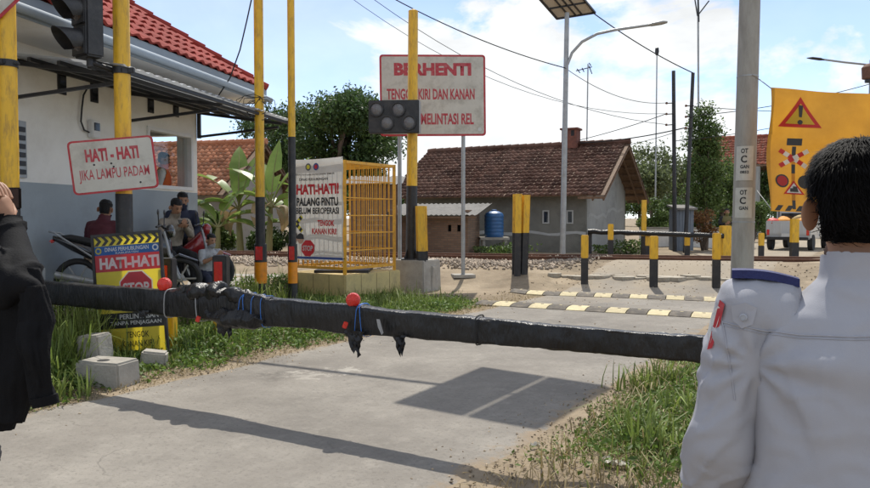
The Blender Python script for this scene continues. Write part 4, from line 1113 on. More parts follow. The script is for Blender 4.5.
# --- four-lamp warning signal on tall pole with concrete footing
bs = hit(413, 291)
ft = thing('signal_footing', 'grey concrete block footing of the tall yellow signal pole', 'footing', bs)
MB().box((bs.x + .08, bs.y + .3, bs.z + .28), (.74, .74, .7), Matrix.Rotation(R(-30), 3, 'Z'), taper=.96).build('block', 'concrete', ft, bevel=.02)
zf = bs.z + .63; bp_ = Vector((at(411, 200, bs.y + .3).x, bs.y + .3, zf))
zk = zat(186, bp_.y); zt = zat(12, bp_.y)
sp = thing('lamp_signal', 'tall yellow pole with black foot carrying a four lamp board', 'signal', bp_)
MB().tube([bp_, bp_ + Vector((.02, 0, zk - zf))], .115, 20).build('lower_shaft', 'black_paint', sp, smooth=True)
MB().tube([bp_ + Vector((.02, 0, zk - zf)), bp_ + Vector((.05, 0, zt - zf))], [.112, .1], 20).build('shaft', 'yellow_paint', sp, smooth=True)
MB().lathe(bp_ + Vector((.05, 0, zt - zf)), [(.103, 0), (.1, .02), (.03, .05)], 16).build('cap', 'yellow_paint', sp)
MB().box(bp_ + Vector((0, 0, .012)), (.4, .4, .024)).build('flange', 'black_paint', sp)
for k in range(4):
    a = R(45 + 90 * k); MB().prism([bp_ + Vector((math.cos(a) * .1, math.sin(a) * .1, .024)), bp_ + Vector((math.cos(a) * .2, math.sin(a) * .2, .024)), bp_ + Vector((math.cos(a) * .1, math.sin(a) * .1, .26))], Vector((-math.sin(a), math.cos(a), 0)) * .012).build('gusset', 'black_paint', sp)
fL = Fr(at(393.5, 116.5, bp_.y - .3), R(-6), 0, R(0))
bw, bh_ = 50 * bp_.y / FPX, 32 * bp_.y / FPX
MB().box(fL.p(0, 0, -.09), (bw, .16, bh_), fL.mx()).build('lamp_board', 'signal_black', sp, bevel=.015)
rect(fL, bw / 2, bw / 2 + .012, -bh_ / 2 + .01, bh_ / 2 - .01, -.24, -.02).build('side_plate', 'grey_steel', sp)
for x, y in ((-.36, .14), (.10, .13), (-.14, -.12), (.33, -.12)):
    q = MB().lathe(fL.p(x * bw * .93, y * bh_ * 1.6, -.01), [(.15, 0), (.15, .05), (.128, .05), (.128, .02)], 22, axis=fL.n, cap=False).build('lamp_rim', 'signal_black', sp, smooth=True)
    MB().lathe(fL.p(x * bw * .93, y * bh_ * 1.6, .008), [(.128, 0), (.1, .014), (.001, .03)], 22, axis=fL.n).build('lens', 'lens_grey' if 'lens_grey' in MT else MT.setdefault('lens_grey', M('lens_grey', (.13, .13, .135), .2, .2, 40, bump=.5, bscale=90, coat=.4)), q, smooth=True)
MB().box(Vector((bp_.x + .04, bp_.y - .12, fL.o.z)), (.3, .2, .08)).build('bracket', 'dark_steel', sp)

# leaning rail post beside it
def rail_post(px0, py0, px1, py1, wpx, frac, label, dy=0.):
    b = hit(px1, py1); d = b.y; top = at(px0, py0, d + dy); k = b.lerp(top, frac); w = wpx * d / FPX
    o = thing('rail_post', label, 'post', b)
    for a, c, m_, nm in ((b - (top - b).normalized() * .25, k, 'black_paint', 'lower_section'), (k, top, 'yellow_paint', 'upper_section')):
        s_ = 1.0 if nm[0] == 'l' else 1.01
        ax = (c - a).normalized(); sx = Vector((1, 0, 0)); sy = ax.cross(sx).normalized()
        prof = [(-.5, -.45), (.5, -.45), (.5, -.33), (.12, -.25), (.12, .2), (.32, .28), (.32, .5), (-.32, .5), (-.32, .28), (-.12, .2), (-.12, -.25), (-.5, -.33)]
        MB().loft([[p + sx * (u * w * s_) + sy * (-v * w * s_) for u, v in prof] for p in (a, c)]).build(nm, m_, o)
    return o
rail_post(421, 206, 423, 291, 11.5, .47, 'leaning yellow and black post of old rail beside the signal footing')
rail_post(518, 194, 517, 275, 9.5, .52, 'upright yellow and black rail post, front one of the pair')
rail_post(526.5, 195, 524, 273.5, 8.5, .52, 'slightly leaning yellow and black rail post, rear one of the pair')
# concrete stub beside signal
b = hit(430, 291)
cs_ = thing('concrete_stub', 'small weathered concrete stub beside the leaning post', 'block', b)
MB().box((b.x, b.y + .15, b.z + .22), (.22, .25, .6), Matrix.Rotation(R(-25), 3, 'Z') @ Matrix.Rotation(R(5), 3, 'Y'), taper=.85).build('stub', 'concrete', cs_, bevel=.02)

# --- BERHENTI sign
bb_ = hit(460, 277); dB = bb_.y
fD = Fr(at(433, 95.5, dB - .05), R(4), 0, R(-.7))
w_, h_ = 105 * dB / FPX, 80 * dB / FPX
be = bordered_sign('stop_sign_board', 'large dirty white board with red border reading BERHENTI', fD, w_, h_, .045, corner=.07, thick=.02)
text('BERHENTI', fD, -.0 * w_, h_ * .32, w_ * .73, h_ * .155, 'letter_red', be, .005, .055)
text('TENGOK KIRI DAN KANAN', fD, -.02 * w_, h_ * .015, w_ * .83, h_ * .135, 'letter_red', be, .005, .03)
text('SEBELUM MELINTASI REL', fD, -.03 * w_, -h_ * .29, w_ * .83, h_ * .14, 'letter_red', be, .005, .03)
polyshape(ngon(w_ * .44, -h_ * .42, .045, 10), fD, 'cloth_white', be, .004, 'sticker')
for x in (-.315, .29):
    pz = fD.p(x * w_, 0, -.05); z0 = gz(pz.x, pz.y)
    MB().tube([(pz.x, pz.y, z0 - .2), (pz.x, pz.y, fD.o.z + h_ * .4)], .045, 12).build('post', 'grey_steel', be, smooth=True)
    for y in (.3, -.3): MB().box(fD.p(x * w_, y * h_, -.03), (.14, .03, .05), fD.mx()).build('clip', 'grey_steel', be)
    MB().box((pz.x, pz.y, z0 + .015), (.5, .4, .07), Matrix.Rotation(R(10), 3, 'Z')).build('foot_pad', 'concrete', be)

# --- yellow and black bollards before the track
def bollard(px, ytop, ybase, wpx, frac, label, cap_px=None, Y=None, group='square bollards at the crossing'):
    b = hit(px, ybase) if Y is None else Vector((at(px, ybase, Y).x, Y, gz(at(px, ybase, Y).x, Y)))
    d = b.y; top = zat(ytop, d, px); w = wpx * d / FPX; zk = b.z + (top - b.z) * frac
    o = thing('bollard', label, 'bollard', b, group)
    rm = Matrix.Rotation(R(-14), 3, 'Z')
    MB().box((b.x, b.y, (zk + b.z - .2) / 2), (w, w, zk - b.z + .2), rm).build('lower_section', 'black_paint', o, bevel=.012)
    MB().box((b.x, b.y, (zk + top) / 2), (w * 1.01, w * 1.01, top - zk), rm).build('upper_section', 'yellow_paint', o, bevel=.015)
    return o
bollard(584.5, 235, 284, 7, .53, 'yellow and black bollard standing before the track opposite the grey gable wall')
bollard(653.5, 236, 287, 8, .55, 'yellow and black bollard with sand heaped round its foot, opposite the dark utility poles')
bollard(716, 233, 288, 7.5, .52, 'yellow and black bollard next to the concrete pole')
bollard(610.5, 224, 259, 5.5, .5, 'yellow and black bollard beyond the track under the far barrier arm', Y=23.5)
bollard(648, 236, 259, 5.5, .5, 'short yellow and black bollard beyond the track beside the tall rail post', Y=24.0)
bollard(687, 235, 259, 5, .5, 'yellow and black bollard beyond the track beside the blue kiosk', Y=24.2)
bollard(761, 233, 260, 5, .5, 'yellow and black bollard beyond the track in front of the pickup', Y=23.0)
def thin_post(px, ytop, Y, wpx, frac, label):
    x = at(px, 200, Y).x; b = Vector((x, Y, gz(x, Y))); top = zat(ytop, Y); w = wpx * Y / FPX; zk = b.z + (top - b.z) * frac
    o = thing('tall_rail_post', label, 'post', b)
    MB().box((b.x, b.y, (zk + b.z - .2) / 2), (w, w * .8, zk - b.z + .2)).build('lower_section', 'black_paint', o)
    MB().box((b.x, b.y, (zk + top) / 2), (w * .98, w * .78, top - zk)).build('upper_section', 'yellow_paint', o)
thin_post(644, 200, 24.6, 4.5, .35, 'thin tall yellow and black rail post beyond the track by the gable')
thin_post(795, 219, 23.2, 7, .4, 'thick yellow and black rail post in front of the pickup')
# far barrier
fb0, fb1 = at(588, 231.5, 24.4), at(724, 236, 23.2)
fb = thing('far_barrier', 'black wrapped barrier arm lowered across the road beyond the track', 'barrier', Vector((fb0.x, fb0.y, .3)))
pts = [fb0.lerp(fb1, k / 20) + Vector((0, 0, .03 * mnoise.noise(Vector((k * .7, 0, 0))))) for k in range(21)]
MB().tube(pts, [.085 + .025 * mnoise.noise(Vector((k * .9, 4, 0))) for k in range(21)], 10).build('arm', 'black_plastic', fb, smooth=True)
e_ = fb0.lerp(fb1, .02); MB().box((e_.x, e_.y + .12, (e_.z + .26) / 2), (.12, .12, e_.z - .2)).build('rest_post', 'black_paint', fb)
e_ = fb1; MB().box((e_.x + .1, e_.y + .15, .75), (.3, .3, 1.1)).build('pivot_box', 'yellow_paint', fb, bevel=.02)

# --- speed bumps
MT['bump_black'] = M('bump_black', (.115, .10, .082), .9, .25, 8, bump=.5, bscale=50, dirt=((.3, .25, .18), .7, 6), objvar=.2)
MT['bump_yellow'] = M('bump_yellow', (.54, .46, .27), .8, .15, 8, bump=.4, bscale=50, dirt=((.36, .29, .19), .7, 7), objvar=.12)
def bump_row(p0, p1, n, first_yellow, label):
    a, b_ = hit(*p0), hit(*p1); dr = (b_ - a); L_ = dr.length; dr.normalize(); dr.z = 0
    nr = Vector((-dr.y, dr.x, 0)); o = thing('speed_bump', label, 'speed bump', a, 'speed bumps before the crossing')
    seg = L_ / n; prof = [(-.30, -.015), (-.30, .010), (-.2, .034), (-.1, .046), (.1, .046), (.2, .034), (.30, .010), (.30, -.015)]
    for k in range(n):
        jj = random.uniform(-.012, .012); rings = []
        for f in (k * seg + .008, (k + 1) * seg - .008):
            q = a + dr * f; rings.append([Vector((*(q + nr * (u + jj)).xy, gz(q.x, q.y) + .012 + h)) for u, h in prof])
        s_ = MB().loft(rings).build('segment', 'bump_yellow' if (k % 2 == 0) == first_yellow else 'bump_black', o, smooth=True, angle=50)
        q = a + dr * ((k + .5) * seg)
        MB().lathe(Vector((q.x, q.y, gz(q.x, q.y) + .056)), [(.03, 0), (.028, .006), (.01, .008)], 10).build('bolt', 'bump_black' if (k % 2 == 0) == first_yellow else 'bump_yellow', s_)
    return o
bump_row((481, 303.5), (738, 318.5), 13, False, 'front row of black and yellow rubber speed bump segments')
bump_row((513, 291.5), (742, 301.5), 13, False, 'rear row of black and yellow rubber speed bump segments, next to the bollards')
# broken concrete lip in front of track
MT['broken'] = M('broken', (.40, .36, .29), .95, .2, 5, bump=.6, bscale=25, dirt=((.26, .2, .13), .7, 4), space='World')
for k in range(17):
    px = 556 + k * 10.5 + random.uniform(-3, 3); py = 276 + k * .2 + random.uniform(-2.2, 1.5)
    b = hit(px, py); n = 9; r = random.uniform(.13, .3); ring = []
    for j in range(n):
        a = 2 * math.pi * j / n; rr = r * random.uniform(.6, 1.1); ring.append(Vector((b.x + math.cos(a) * rr * 1.3, b.y + math.sin(a) * rr, b.z - .03)))
    o = MB().prism(ring, Vector((random.uniform(-.02, .02), .0, random.uniform(.05, .09)))).build('concrete_chunk', 'broken', None)
    props(o, 'pale broken concrete chunk half buried along the edge of the track crossing', 'rubble', 'broken concrete along the crossing')

# --- solar street lamp
xs = at(562.5, 250, 23.6).x; b = Vector((xs, 23.6, gz(xs, 23.6)))
sl_ = thing('street_lamp', 'grey solar street lamp with curved arm rising in front of the tiled house', 'street lamp', b)
zt = zat(13, 23.6); dx = at(567, 13, 23.6).x - xs
MB().tube([b - Vector((0, 0, .3)), b + Vector((dx, 0, zt - b.z))], [.1, .075], 14).build('pole', 'grey_steel', sl_, smooth=True)
p_ = [at(566, 83, 23.55), at(567, 66, 23.55), at(572, 53, 23.5), at(582, 42, 23.5), at(597, 34, 23.4), at(615, 30, 23.4), at(650, 25, 23.4)]
MB().tube(p_, .045, 10).build('arm', 'grey_steel', sl_, smooth=True)
lh = MB(); lh.tube([at(648, 25.2, 23.4), at(652, 24.5, 23.4), at(662, 22.8, 23.4), at(667, 22.3, 23.4)], [.06, .11, .12, .06], 12, flat=.55); lh.build('lamp_head', 'grey_steel', sl_, smooth=True)
fP = Fr(at(566, -2, 23.6), R(-14), R(0))
P4 = [at(539, -2, 22.9), at(557, 18.5, 24.3), at(595, 12.5, 24.5), at(577, -9, 23.0)]
MT['panel_back'] = M('panel_back', (.55, .50, .42), .6, .08, 3, trans=.1)
nrm_ = (P4[1] - P4[0]).cross(P4[3] - P4[0]).normalized()
if nrm_.z < 0: nrm_ = -nrm_
MB().prism(P4, nrm_ * .04).build('solar_panel', 'panel_back', sl_)
for k in range(4):
    MB().bar(P4[k] - nrm_ * .02, P4[(k + 1) % 4] - nrm_ * .02, .06).build('panel_frame', 'dark_steel', sl_)
for f in (.33, .5, .66):
    MB().bar(P4[0].lerp(P4[3], f) - nrm_ * .02, P4[1].lerp(P4[2], f) - nrm_ * .02, .04).build('panel_bar', 'dark_steel', sl_)
MB().bar(P4[0].lerp(P4[1], .5) - nrm_ * .02, P4[3].lerp(P4[2], .5) - nrm_ * .02, .05).build('panel_bar', 'dark_steel', sl_)

# --- concrete pole with stickers
dP = 9.2; x0 = at(747, 200, dP).x; b = Vector((x0, dP, gz(x0, dP)))
cp = thing('concrete_pole', 'thick round grey concrete pole with paper stickers beside the yellow banner', 'pole', b)
rb = 10.6 * dP / FPX
xt = at(750, 0, dP).x - at(743, 250, dP).x
b = b + Vector((-.045, 0, 0))
pole_pt = lambda z: Vector((b.x + xt * (z - 1.2) / 3.0 + .0, dP, z))
MB().tube([pole_pt(b.z - .3), pole_pt(8.5)], [rb * 1.03, rb * .82], 32).build('shaft', 'concrete_pole', cp, smooth=True)
zr = zat(77, dP)
MB().tube([pole_pt(zr - .008), pole_pt(zr + .008)], rb * .97, 24).build('wire_band', 'grey_steel', cp, smooth=True)
MB().tube([pole_pt(zat(222, dP) - .008), pole_pt(zat(222, dP) + .01)], rb * 1.02, 24).build('tape_band', 'grey_steel', cp, smooth=True)
def pole_surf(z0):
    def f(x, y, n=0.):
        a = x / rb; c = pole_pt(z0 + y); r = rb * 1.0 + .004 + n
        return Vector((c.x + math.sin(a) * r, c.y - math.cos(a) * r, z0 + y))
    return f
MT['sticker'] = M('sticker', (.52, .51, .46), .7, .08, 8, dirt=((.35, .32, .27), .5, 10))
for y0, y1, lines in ((147, 181, (('DOT', .34, .055, -.09), ('C', .10, .085, -.1), ('GAN', .17, .05, -.1), ('PASANGAN', .2, .03, -.06))), (188, 218, (('DOT', .34, .055, -.09), ('C', .1, .085, -.1), ('GAN', .17, .05, -.1)))):
    z0 = zat((y0 + y1) / 2, dP); h2 = (zat(y0, dP) - zat(y1, dP)) / 2; S = pole_surf(z0)
    vs = []; nn = 10
    for yq in (-h2, h2): vs += [S(-.17 + .215 * j / nn, yq, 0) for j in range(nn + 1)]
    so = MB().add(vs, [(j, j + 1, nn + 2 + j, nn + 1 + j) for j in range(nn)]).build('sticker', 'sticker', cp)
    fq_ = Fr((0, 0, 0)); yq = h2 - .05
    for s, w2, h3, xc in (('OT', .08, .06, -.065), ('C', .07, .09, -.07), ('GAN', .1, .045, -.06), ('0852', .1, .035, -.06))[:4 if h2 > .2 else 3]:
        text(s, fq_, xc, yq - h3 / 2 + .02, w2, h3, 'ink_black', so, .003, .03, surf=S); yq -= h3 + .028

# --- big yellow banner
dY = 8.6
MT['ban_orange'] = M('ban_orange', (.56, .25, .022), .5, .1, 2.2, bump=.25, bscale=3, trans=.42, col2=(.62, .30, .03))
fY = Fr(at(770, 88, dY), R(-7)); wY = 2.9
hY = 122 * dY / FPX
byl = thing('yellow_banner', 'large yellow fabric banner with crossing warning symbols strung from the concrete pole', 'banner', fY.p(0, -hY))
def ysurf(x, y, n=0.):
    u = x / wY; v = -y / hY
    w = .045 * math.sin(u * 9 - v * 4) * (.4 + v) + .02 * math.sin(u * 22 + v * 9) + .03 * math.exp(-((u * 2.2 - v) ** 2) * 22)
    sag = -.10 * math.sin(math.pi * min(1, u)) * (1 - .6 * v)
    return fY.p(x + .012 * math.sin(v * 8) * (1 - u), y + sag - .0, n + w)
nx, ny = 60, 26
vs = [ysurf(wY * i / nx, -hY * j / ny) for j in range(ny + 1) for i in range(nx + 1)]
MB().add(vs, [(j * (nx + 1) + i, (j + 1) * (nx + 1) + i, (j + 1) * (nx + 1) + i + 1, j * (nx + 1) + i + 1) for j in range(ny) for i in range(nx)]).build('cloth', 'ban_orange', byl, smooth=True)
Q = lambda px, py: ((px - 770) * dY / FPX, -(py - 88) * dY / FPX + .01)
MT['bprint_red'] = M('bprint_red', (.55, .03, .02), .5, .1, 3, trans=.3); MT['bprint_black'] = M('bprint_black', (.03, .025, .02), .5, .1, 3); MT['bprint_yellow'] = M('bprint_yellow', (.80, .55, .04), .5, .1, 3, trans=.4)
MT['bprint_white'] = M('bprint_white', (.75, .72, .62), .5, .1, 3, trans=.3)
tri = [Q(778, 126), Q(797.5, 96), Q(817, 126)]; 
polyshape(tri, fY, 'bprint_red', byl, .006, 'warning_triangle', ysurf)
cx_ = sum(p[0] for p in tri) / 3; cy_ = sum(p[1] for p in tri) / 3
polyshape([(cx_ + (x - cx_) * .68, cy_ + (y - cy_) * .68) for x, y in tri], fY, 'bprint_yellow', byl, .010, 'triangle_inside', ysurf)
polyshape([Q(795.3, 104.5), Q(799.7, 104.5), Q(798.8, 116), Q(796.2, 116)], fY, 'bprint_black', byl, .014, 'exclamation_bar', ysurf)
polyshape(ngon(*Q(797.5, 121), .028, 12), fY, 'bprint_black', byl, .014, 'exclamation_dot', ysurf)
polyshape([Q(788, 137), Q(801, 137), Q(801, 144), Q(788, 144)], fY, 'bprint_black', byl, .006, 'printed_lamp', ysurf)
for a, b_ in ((0, 1), (1, 0)):
    p0, p1 = (Q(782, 149), Q(807, 165)) if a == 0 else (Q(782, 165), Q(807, 149))
    d_ = Vector(p1) - Vector(p0); nn_ = Vector((-d_.y, d_.x)).normalized() * .026
    for k in range(6):
        a0, a1_ = Vector(p0) + d_ * (k / 6), Vector(p0) + d_ * ((k + 1) / 6)
        polyshape([tuple(a0 - nn_), tuple(a1_ - nn_), tuple(a1_ + nn_), tuple(a0 + nn_)], fY, 'bprint_red' if k % 2 == 0 else 'bprint_white', byl, .006 + .003 * a, 'crossbuck_piece', ysurf)
for k in range(7):
    polyshape([Q(793, 145 + k * 9), Q(796.5, 145 + k * 9), Q(796.5, 154 + k * 9), Q(793, 154 + k * 9)], fY, 'bprint_black' if k % 2 == 0 else 'ban_orange', byl, .0035, 'printed_mast', ysurf)
polyshape(ngon(*Q(783.5, 180), .08, 16), fY, 'bprint_black', byl, .006, 'printed_lamp', ysurf); polyshape(ngon(*Q(783.5, 180), .062, 16), fY, 'bprint_red', byl, .010, 'printed_lens', ysurf)
polyshape(ngon(*Q(806, 180), .08, 16), fY, 'bprint_black', byl, .006, 'printed_lamp', ysurf)
tri = [Q(784, 193), Q(795, 179), Q(806, 193)]
polyshape(tri, fY, 'bprint_red', byl, .010, 'train_triangle', ysurf)
cx_ = sum(p[0] for p in tri) / 3; cy_ = sum(p[1] for p in tri) / 3
polyshape([(cx_ + (x - cx_) * .72, cy_ + (y - cy_) * .72) for x, y in tri], fY, 'bprint_white', byl, .014, 'triangle_inside', ysurf)
polyshape([Q(791, 190.5), Q(791, 187), Q(794, 187), Q(794, 185), Q(798, 185), Q(799.5, 190.5)], fY, 'bprint_black', byl, .018, 'printed_train', ysurf)
for k in range(5):
    x = 774 + k * 11
    polyshape([Q(x, 210), Q(x + 5.5, 210), Q(x + 9.5, 204.5), Q(x + 4, 204.5)], fY, 'bprint_black', byl, .006, 'hazard_stripe', ysurf)
text('BERHENTI', fY, 1.72, -.72, 2.0, .22, 'bprint_red', byl, .01, .04, surf=ysurf)
MB().tube([ysurf(.01, -.02, .004), pole_pt(zat(82, dP)) + Vector((rb * .9, -.1, 0)), pole_pt(zr) + Vector((0, -rb, 0))], .006, 6).build('tie_rope', 'grey_steel', byl, smooth=True)
MB().tube([ysurf(.01, -hY + .02, .004), pole_pt(1.9) + Vector((rb, -.05, 0)), pole_pt(1.9) + Vector((0, -rb, 0))], .005, 6).build('tie_rope', 'grey_steel', byl, smooth=True)
# second support of the banner, outside the picture
pe = ysurf(wY + .05, -.1); pe.z = gz(pe.x, pe.y)
sp2 = thing('banner_pole', 'thin bamboo pole holding the far end of the yellow banner', 'pole', pe)
MB().tube([pe - Vector((0, 0, .2)), pe + Vector((0, 0, 3.6))], .04, 12).build('shaft', 'wood', sp2, smooth=True)
for y in (-.03, -hY + .03): MB().tube([ysurf(wY - .01, y, .004), Vector((pe.x, pe.y - .045, ysurf(wY, y).z))], .005, 6).build('tie_rope', 'grey_steel', sp2)

# --- right hand street lamp behind the banner
dR = 30; xr = at(869, 200, dR).x
rl = thing('street_lamp', 'street lamp with slender arm behind the yellow banner', 'street lamp', (xr, dR, gz(xr, dR)))
MB().tube([(xr, dR, 0), (xr, dR, zat(60, dR))], [.12, .09], 12).build('pole', 'grey_steel', rl, smooth=True)
MB().tube([at(869, 65, dR), at(845, 62.5, dR), at(822, 59.5, dR)], .04, 8).build('arm', 'grey_steel', rl, smooth=True)
MB().tube([at(824, 60, dR), at(820, 59.3, dR), at(812, 58.3, dR), at(807, 58.2, dR)], [.05, .11, .1, .03], 10, flat=.5).build('lamp_head', 'dark_steel', rl, smooth=True)
MB().lathe(at(869, 80, dR - .2), [(.1, 0), (.26, .05), (.28, .5), (.2, .6), (.08, .66)], 14).build('transformer', 'rust', rl, smooth=True)
MB().lathe(at(869, 83, dR - .2), [(.05, 0), (.16, .02), (.16, .14)], 10).build('transformer_foot', 'dark_steel', rl, smooth=True)

# --- thin dark utility poles and masts
def mast(name, px0, y0, px1, y1, Y, r, m_, label, cat='pole', steps=2):
    a = at(px1, y1, Y); a.z = gz(a.x, Y); t = at(px0, y0, Y)
    o = thing(name, label, cat, a)
    MB().tube([a - Vector((0, 0, .2)), t], [r, r * .8], 10).build('shaft', m_, o, smooth=True); return o, t
u1, t1 = mast('utility_pole', 673.5, 71, 675, 250, 27, .085, 'black_paint', 'black wooden utility pole left of its leaning neighbour')
u2, t2 = mast('utility_pole', 693, 73, 685, 250, 26.5, .08, 'black_paint', 'leaning black utility pole beside the blue kiosk')
for o, t, Y in ((u1, t1, 27), (u2, t2, 26.5)):
    for z in (-1.2, -1.6, -2.0):
        MB().tube([t + Vector((0, -.1, z)), t + Vector((-.28, -.12, z - .02))], .02, 6).build('insulator_arm', 'dark_steel', o, smooth=True)
        MB().lathe(t + Vector((-.28, -.12, z - .05)), [(.03, 0), (.05, .03), (.03, .08)], 10).build('insulator', 'rust', o, smooth=True)
u3, t3 = mast('antenna_mast', 657, 50, 655, 240, 42, .045, 'grey_steel', 'thin grey antenna mast behind the house gable', 'mast')
MB().lathe(t3, [(.08, -.3), (.12, -.1), (.1, .1), (.02, .16)], 10).build('beacon', 'dark_steel', u3, smooth=True)
u4, t4 = mast('antenna_mast', 698, -20, 699, 240, 38, .06, 'grey_steel', 'tall thin mast with crossing twig-like aerials', 'mast')
for p, q in (((697.5, 16), (709, 1)), ((697.5, 16), (694, -6)), ((699, 22), (698, -15))):
    MB().tube([at(*p, 37.9), at(*q, 37.9)], .035, 6).build('aerial', 'dark_steel', u4, smooth=True)
u5, t5 = mast('antenna_mast', 588, 64, 586, 145, 33, .035, 'grey_steel', 'thin television aerial mast above the house ridge', 'mast')
for a, b_ in (((576, 71), (592, 67)), ((589, 66), (592, 74)), ((577, 69), (580, 73)), ((582, 68), (584, 72)), ((589, 63), (591, 66))):
    MB().tube([at(*a, 33), at(*b_, 33)], .022, 6).build('aerial', 'dark_steel', u5, smooth=True)

# --- overhead cables
def cable(a, b_, sag, r, label, n=16):
    a = Vector(a); b_ = Vector(b_); pts = []
    for k in range(n + 1):
        f = k / n; pts.append(a.lerp(b_, f) - Vector((0, 0, sag * 4 * f * (1 - f))))
    o = MB().tube(pts, r * .72, 6).build('overhead_cable', 'rubber', None, smooth=True)
    props(o, label, 'cable', 'overhead cables')
lampj = at(565, 68, 23.5)
cable(at(360, -20, 21), lampj, .25, .022, 'thick overhead cable running down to the solar street lamp')
cable(at(350, -18, 24), t1 + Vector((-.28, -.12, -2.0)), .9, .014, 'thin overhead cable sagging past the solar street lamp to the utility pole')
cable(at(340, -10, 24), t1 + Vector((-.28, -.12, -1.6)), 1.1, .012, 'thinnest overhead cable sagging above the tiled house')
cable(at(593, 13, 24.4), t2, .12, .026, 'thick cable from the solar panel down to the leaning utility pole')
cable(at(560, -10, 60), at(740, 110, 40), .5, .02, 'distant cable slanting behind the leaning utility pole') if False else None
cable(lampj, t1 + Vector((-.28, -.12, -1.2)), .35, .014, 'thin cable strung between street lamp and utility pole')
cable(at(528, 150, 31), t1 + Vector((-.28, -.12, -1.6)), .15, .02, 'cable from the house ridge up to the utility pole')
cable(at(545, 147, 30.5), t1 + Vector((0, 0, -2.3)), .3, .016, 'second cable from the house ridge to the utility pole, hanging lower')
cable(at(580, 143, 29), t2 + Vector((-.28, -.12, -2.0)), .1, .03, 'thick black cable passing over the house gable')
cable(t2 + Vector((-.28, -.12, -1.6)), at(900, 75, 30), .25, .022, 'cable from the leaning utility pole to the right hand lamp')
cable(t2 + Vector((-.28, -.12, -1.2)), at(905, 108, 31), .2, .018, 'lower cable from the leaning utility pole behind the banner')
cable(at(697, 190, 37.9) * 0 + t1 + Vector((0, 0, -2.6)), at(900, 95, 34), .3, .02, 'lowest cable from the utility pole passing behind the concrete pole')
# service wire to the guard house
a = at(254, -12, 11.4); b_ = wp(1.2, 3.5, .9)
pts = [a, at(247, 20, 11.6), at(240, 50, 11.8), at(230, 78, 12), at(217, 98, 12.2)]
o = MB().tube(pts, .012, 6).build('service_wire', 'rubber', None, smooth=True); props(o, 'thin black service wire hanging down to the guard house canopy', 'cable')

# ================================================================== NEAR BARRIER ARM
ZB = .80
def beam_pt(px, py):
    d = ray(px, py); t = (ZB - CAM_H) / d.z; return CAMP + d * t
Ba, Bb = beam_pt(40, 291.5), beam_pt(700, 349)
bd = (Bb - Ba); bd.z = 0; BL = bd.length; bd.normalize(); bnn = Vector((-bd.y, bd.x, 0))
if bnn.y > 0: bnn = -bnn            # towards the viewer
bar = thing('boom_barrier', 'long black plastic wrapped barrier arm lowered across the road', 'barrier', Vector((Ba.x, Ba.y, 0)))
ns = 260; rings = []; s0, s1 = -1.6, BL + .55
def bprof(s):
    f = s / BL
    h = .15 + .075 * (1 - smooth(.35, 1.0, f))
    h += .035 * math.exp(-((f - .44) / .035) ** 2) + .022 * math.exp(-((f - .62) / .03) ** 2)
    w = .095 + .04 * (1 - smooth(.3, 1.0, f)) + .05 * math.exp(-((f - .44) / .05) ** 2)
    return w, h
for k in range(ns + 1):
    s = s0 + (s1 - s0) * k / ns; w, h = bprof(s); c = Ba + bd * s
    ring = []
    for j in range(20):
        a = 2 * math.pi * j / 20; ca, sa = math.cos(a), math.sin(a)
        e = .28
        x = math.copysign(abs(ca) ** e, ca); y = math.copysign(abs(sa) ** e, sa)
        nz_ = mnoise.noise(Vector((s * 2.2, ca * 1.2, sa * 1.2))) * .008 + mnoise.noise(Vector((s * 9, ca * 1.5, sa * 1.5 + s * 2))) * .004
        nz_ += .004 * abs(mnoise.noise(Vector((s * 30 + sa * 4, ca * 1.2, 5)))) - .006 * max(0, .12 - abs(mnoise.noise(Vector((s * 5 + sa * 1.1, 3, ca * .6))))) / .12
        ring.append(Vector((c.x, c.y, ZB + .012 * mnoise.noise(Vector((s * .8, 9, 0))))) + bnn * (x * (w * .5 + nz_)) * 1.0 + Vector((0, 0, y * (h * .5 + nz_))))
    rings.append(ring)
MB().loft(rings).build('wrapped_beam', 'black_plastic', bar, smooth=True, angle=60)
def bpos(px, out=0., up=0.):
    # point on the beam axis at picture column px
    k = (px - 435) / FPX; s = (k * Ba.y - Ba.x) / (bd.x - k * bd.y); c = Ba + bd * s
    return Vector((c.x, c.y, ZB + up)) + bnn * out
# tape bands, bag, tatters
MT['white_tape'] = M('white_tape', (.30, .30, .30), .5, .1, 9); MT['blue_cord'] = M('blue_cord', (.03, .15, .5), .5, .2, 20)
def hoop(px, m_, r, nm, skew=0.):
    k = (px - 435) / FPX; s = (k * Ba.y - Ba.x) / (bd.x - k * bd.y); w, h = bprof(s); pts = []
    for j in range(17):
        a = 2 * math.pi * j / 16; ca, sa = math.cos(a), math.sin(a); e = .5
        pts.append(bpos(px) + bd * (skew * sa) + bnn * (math.copysign(abs(ca) ** e, ca) * (w * .5 + .018)) + Vector((0, 0, math.copysign(abs(sa) ** e, sa) * (h * .5 + .014))))
    MB().tube(pts, r, 6).build(nm, m_, bar, smooth=True)
for px, sk in ((171, .01), (203, -.015), (480, .0)): hoop(px, 'white_tape' if px < 400 else 'rubber', .005, 'binding_cord', sk)
for px, sk in ((247, .03), (252, -.03), (259, .0), (268, -.01), (361, .02), (366, -.02)): hoop(px, 'blue_cord', .003, 'blue_cord', sk)
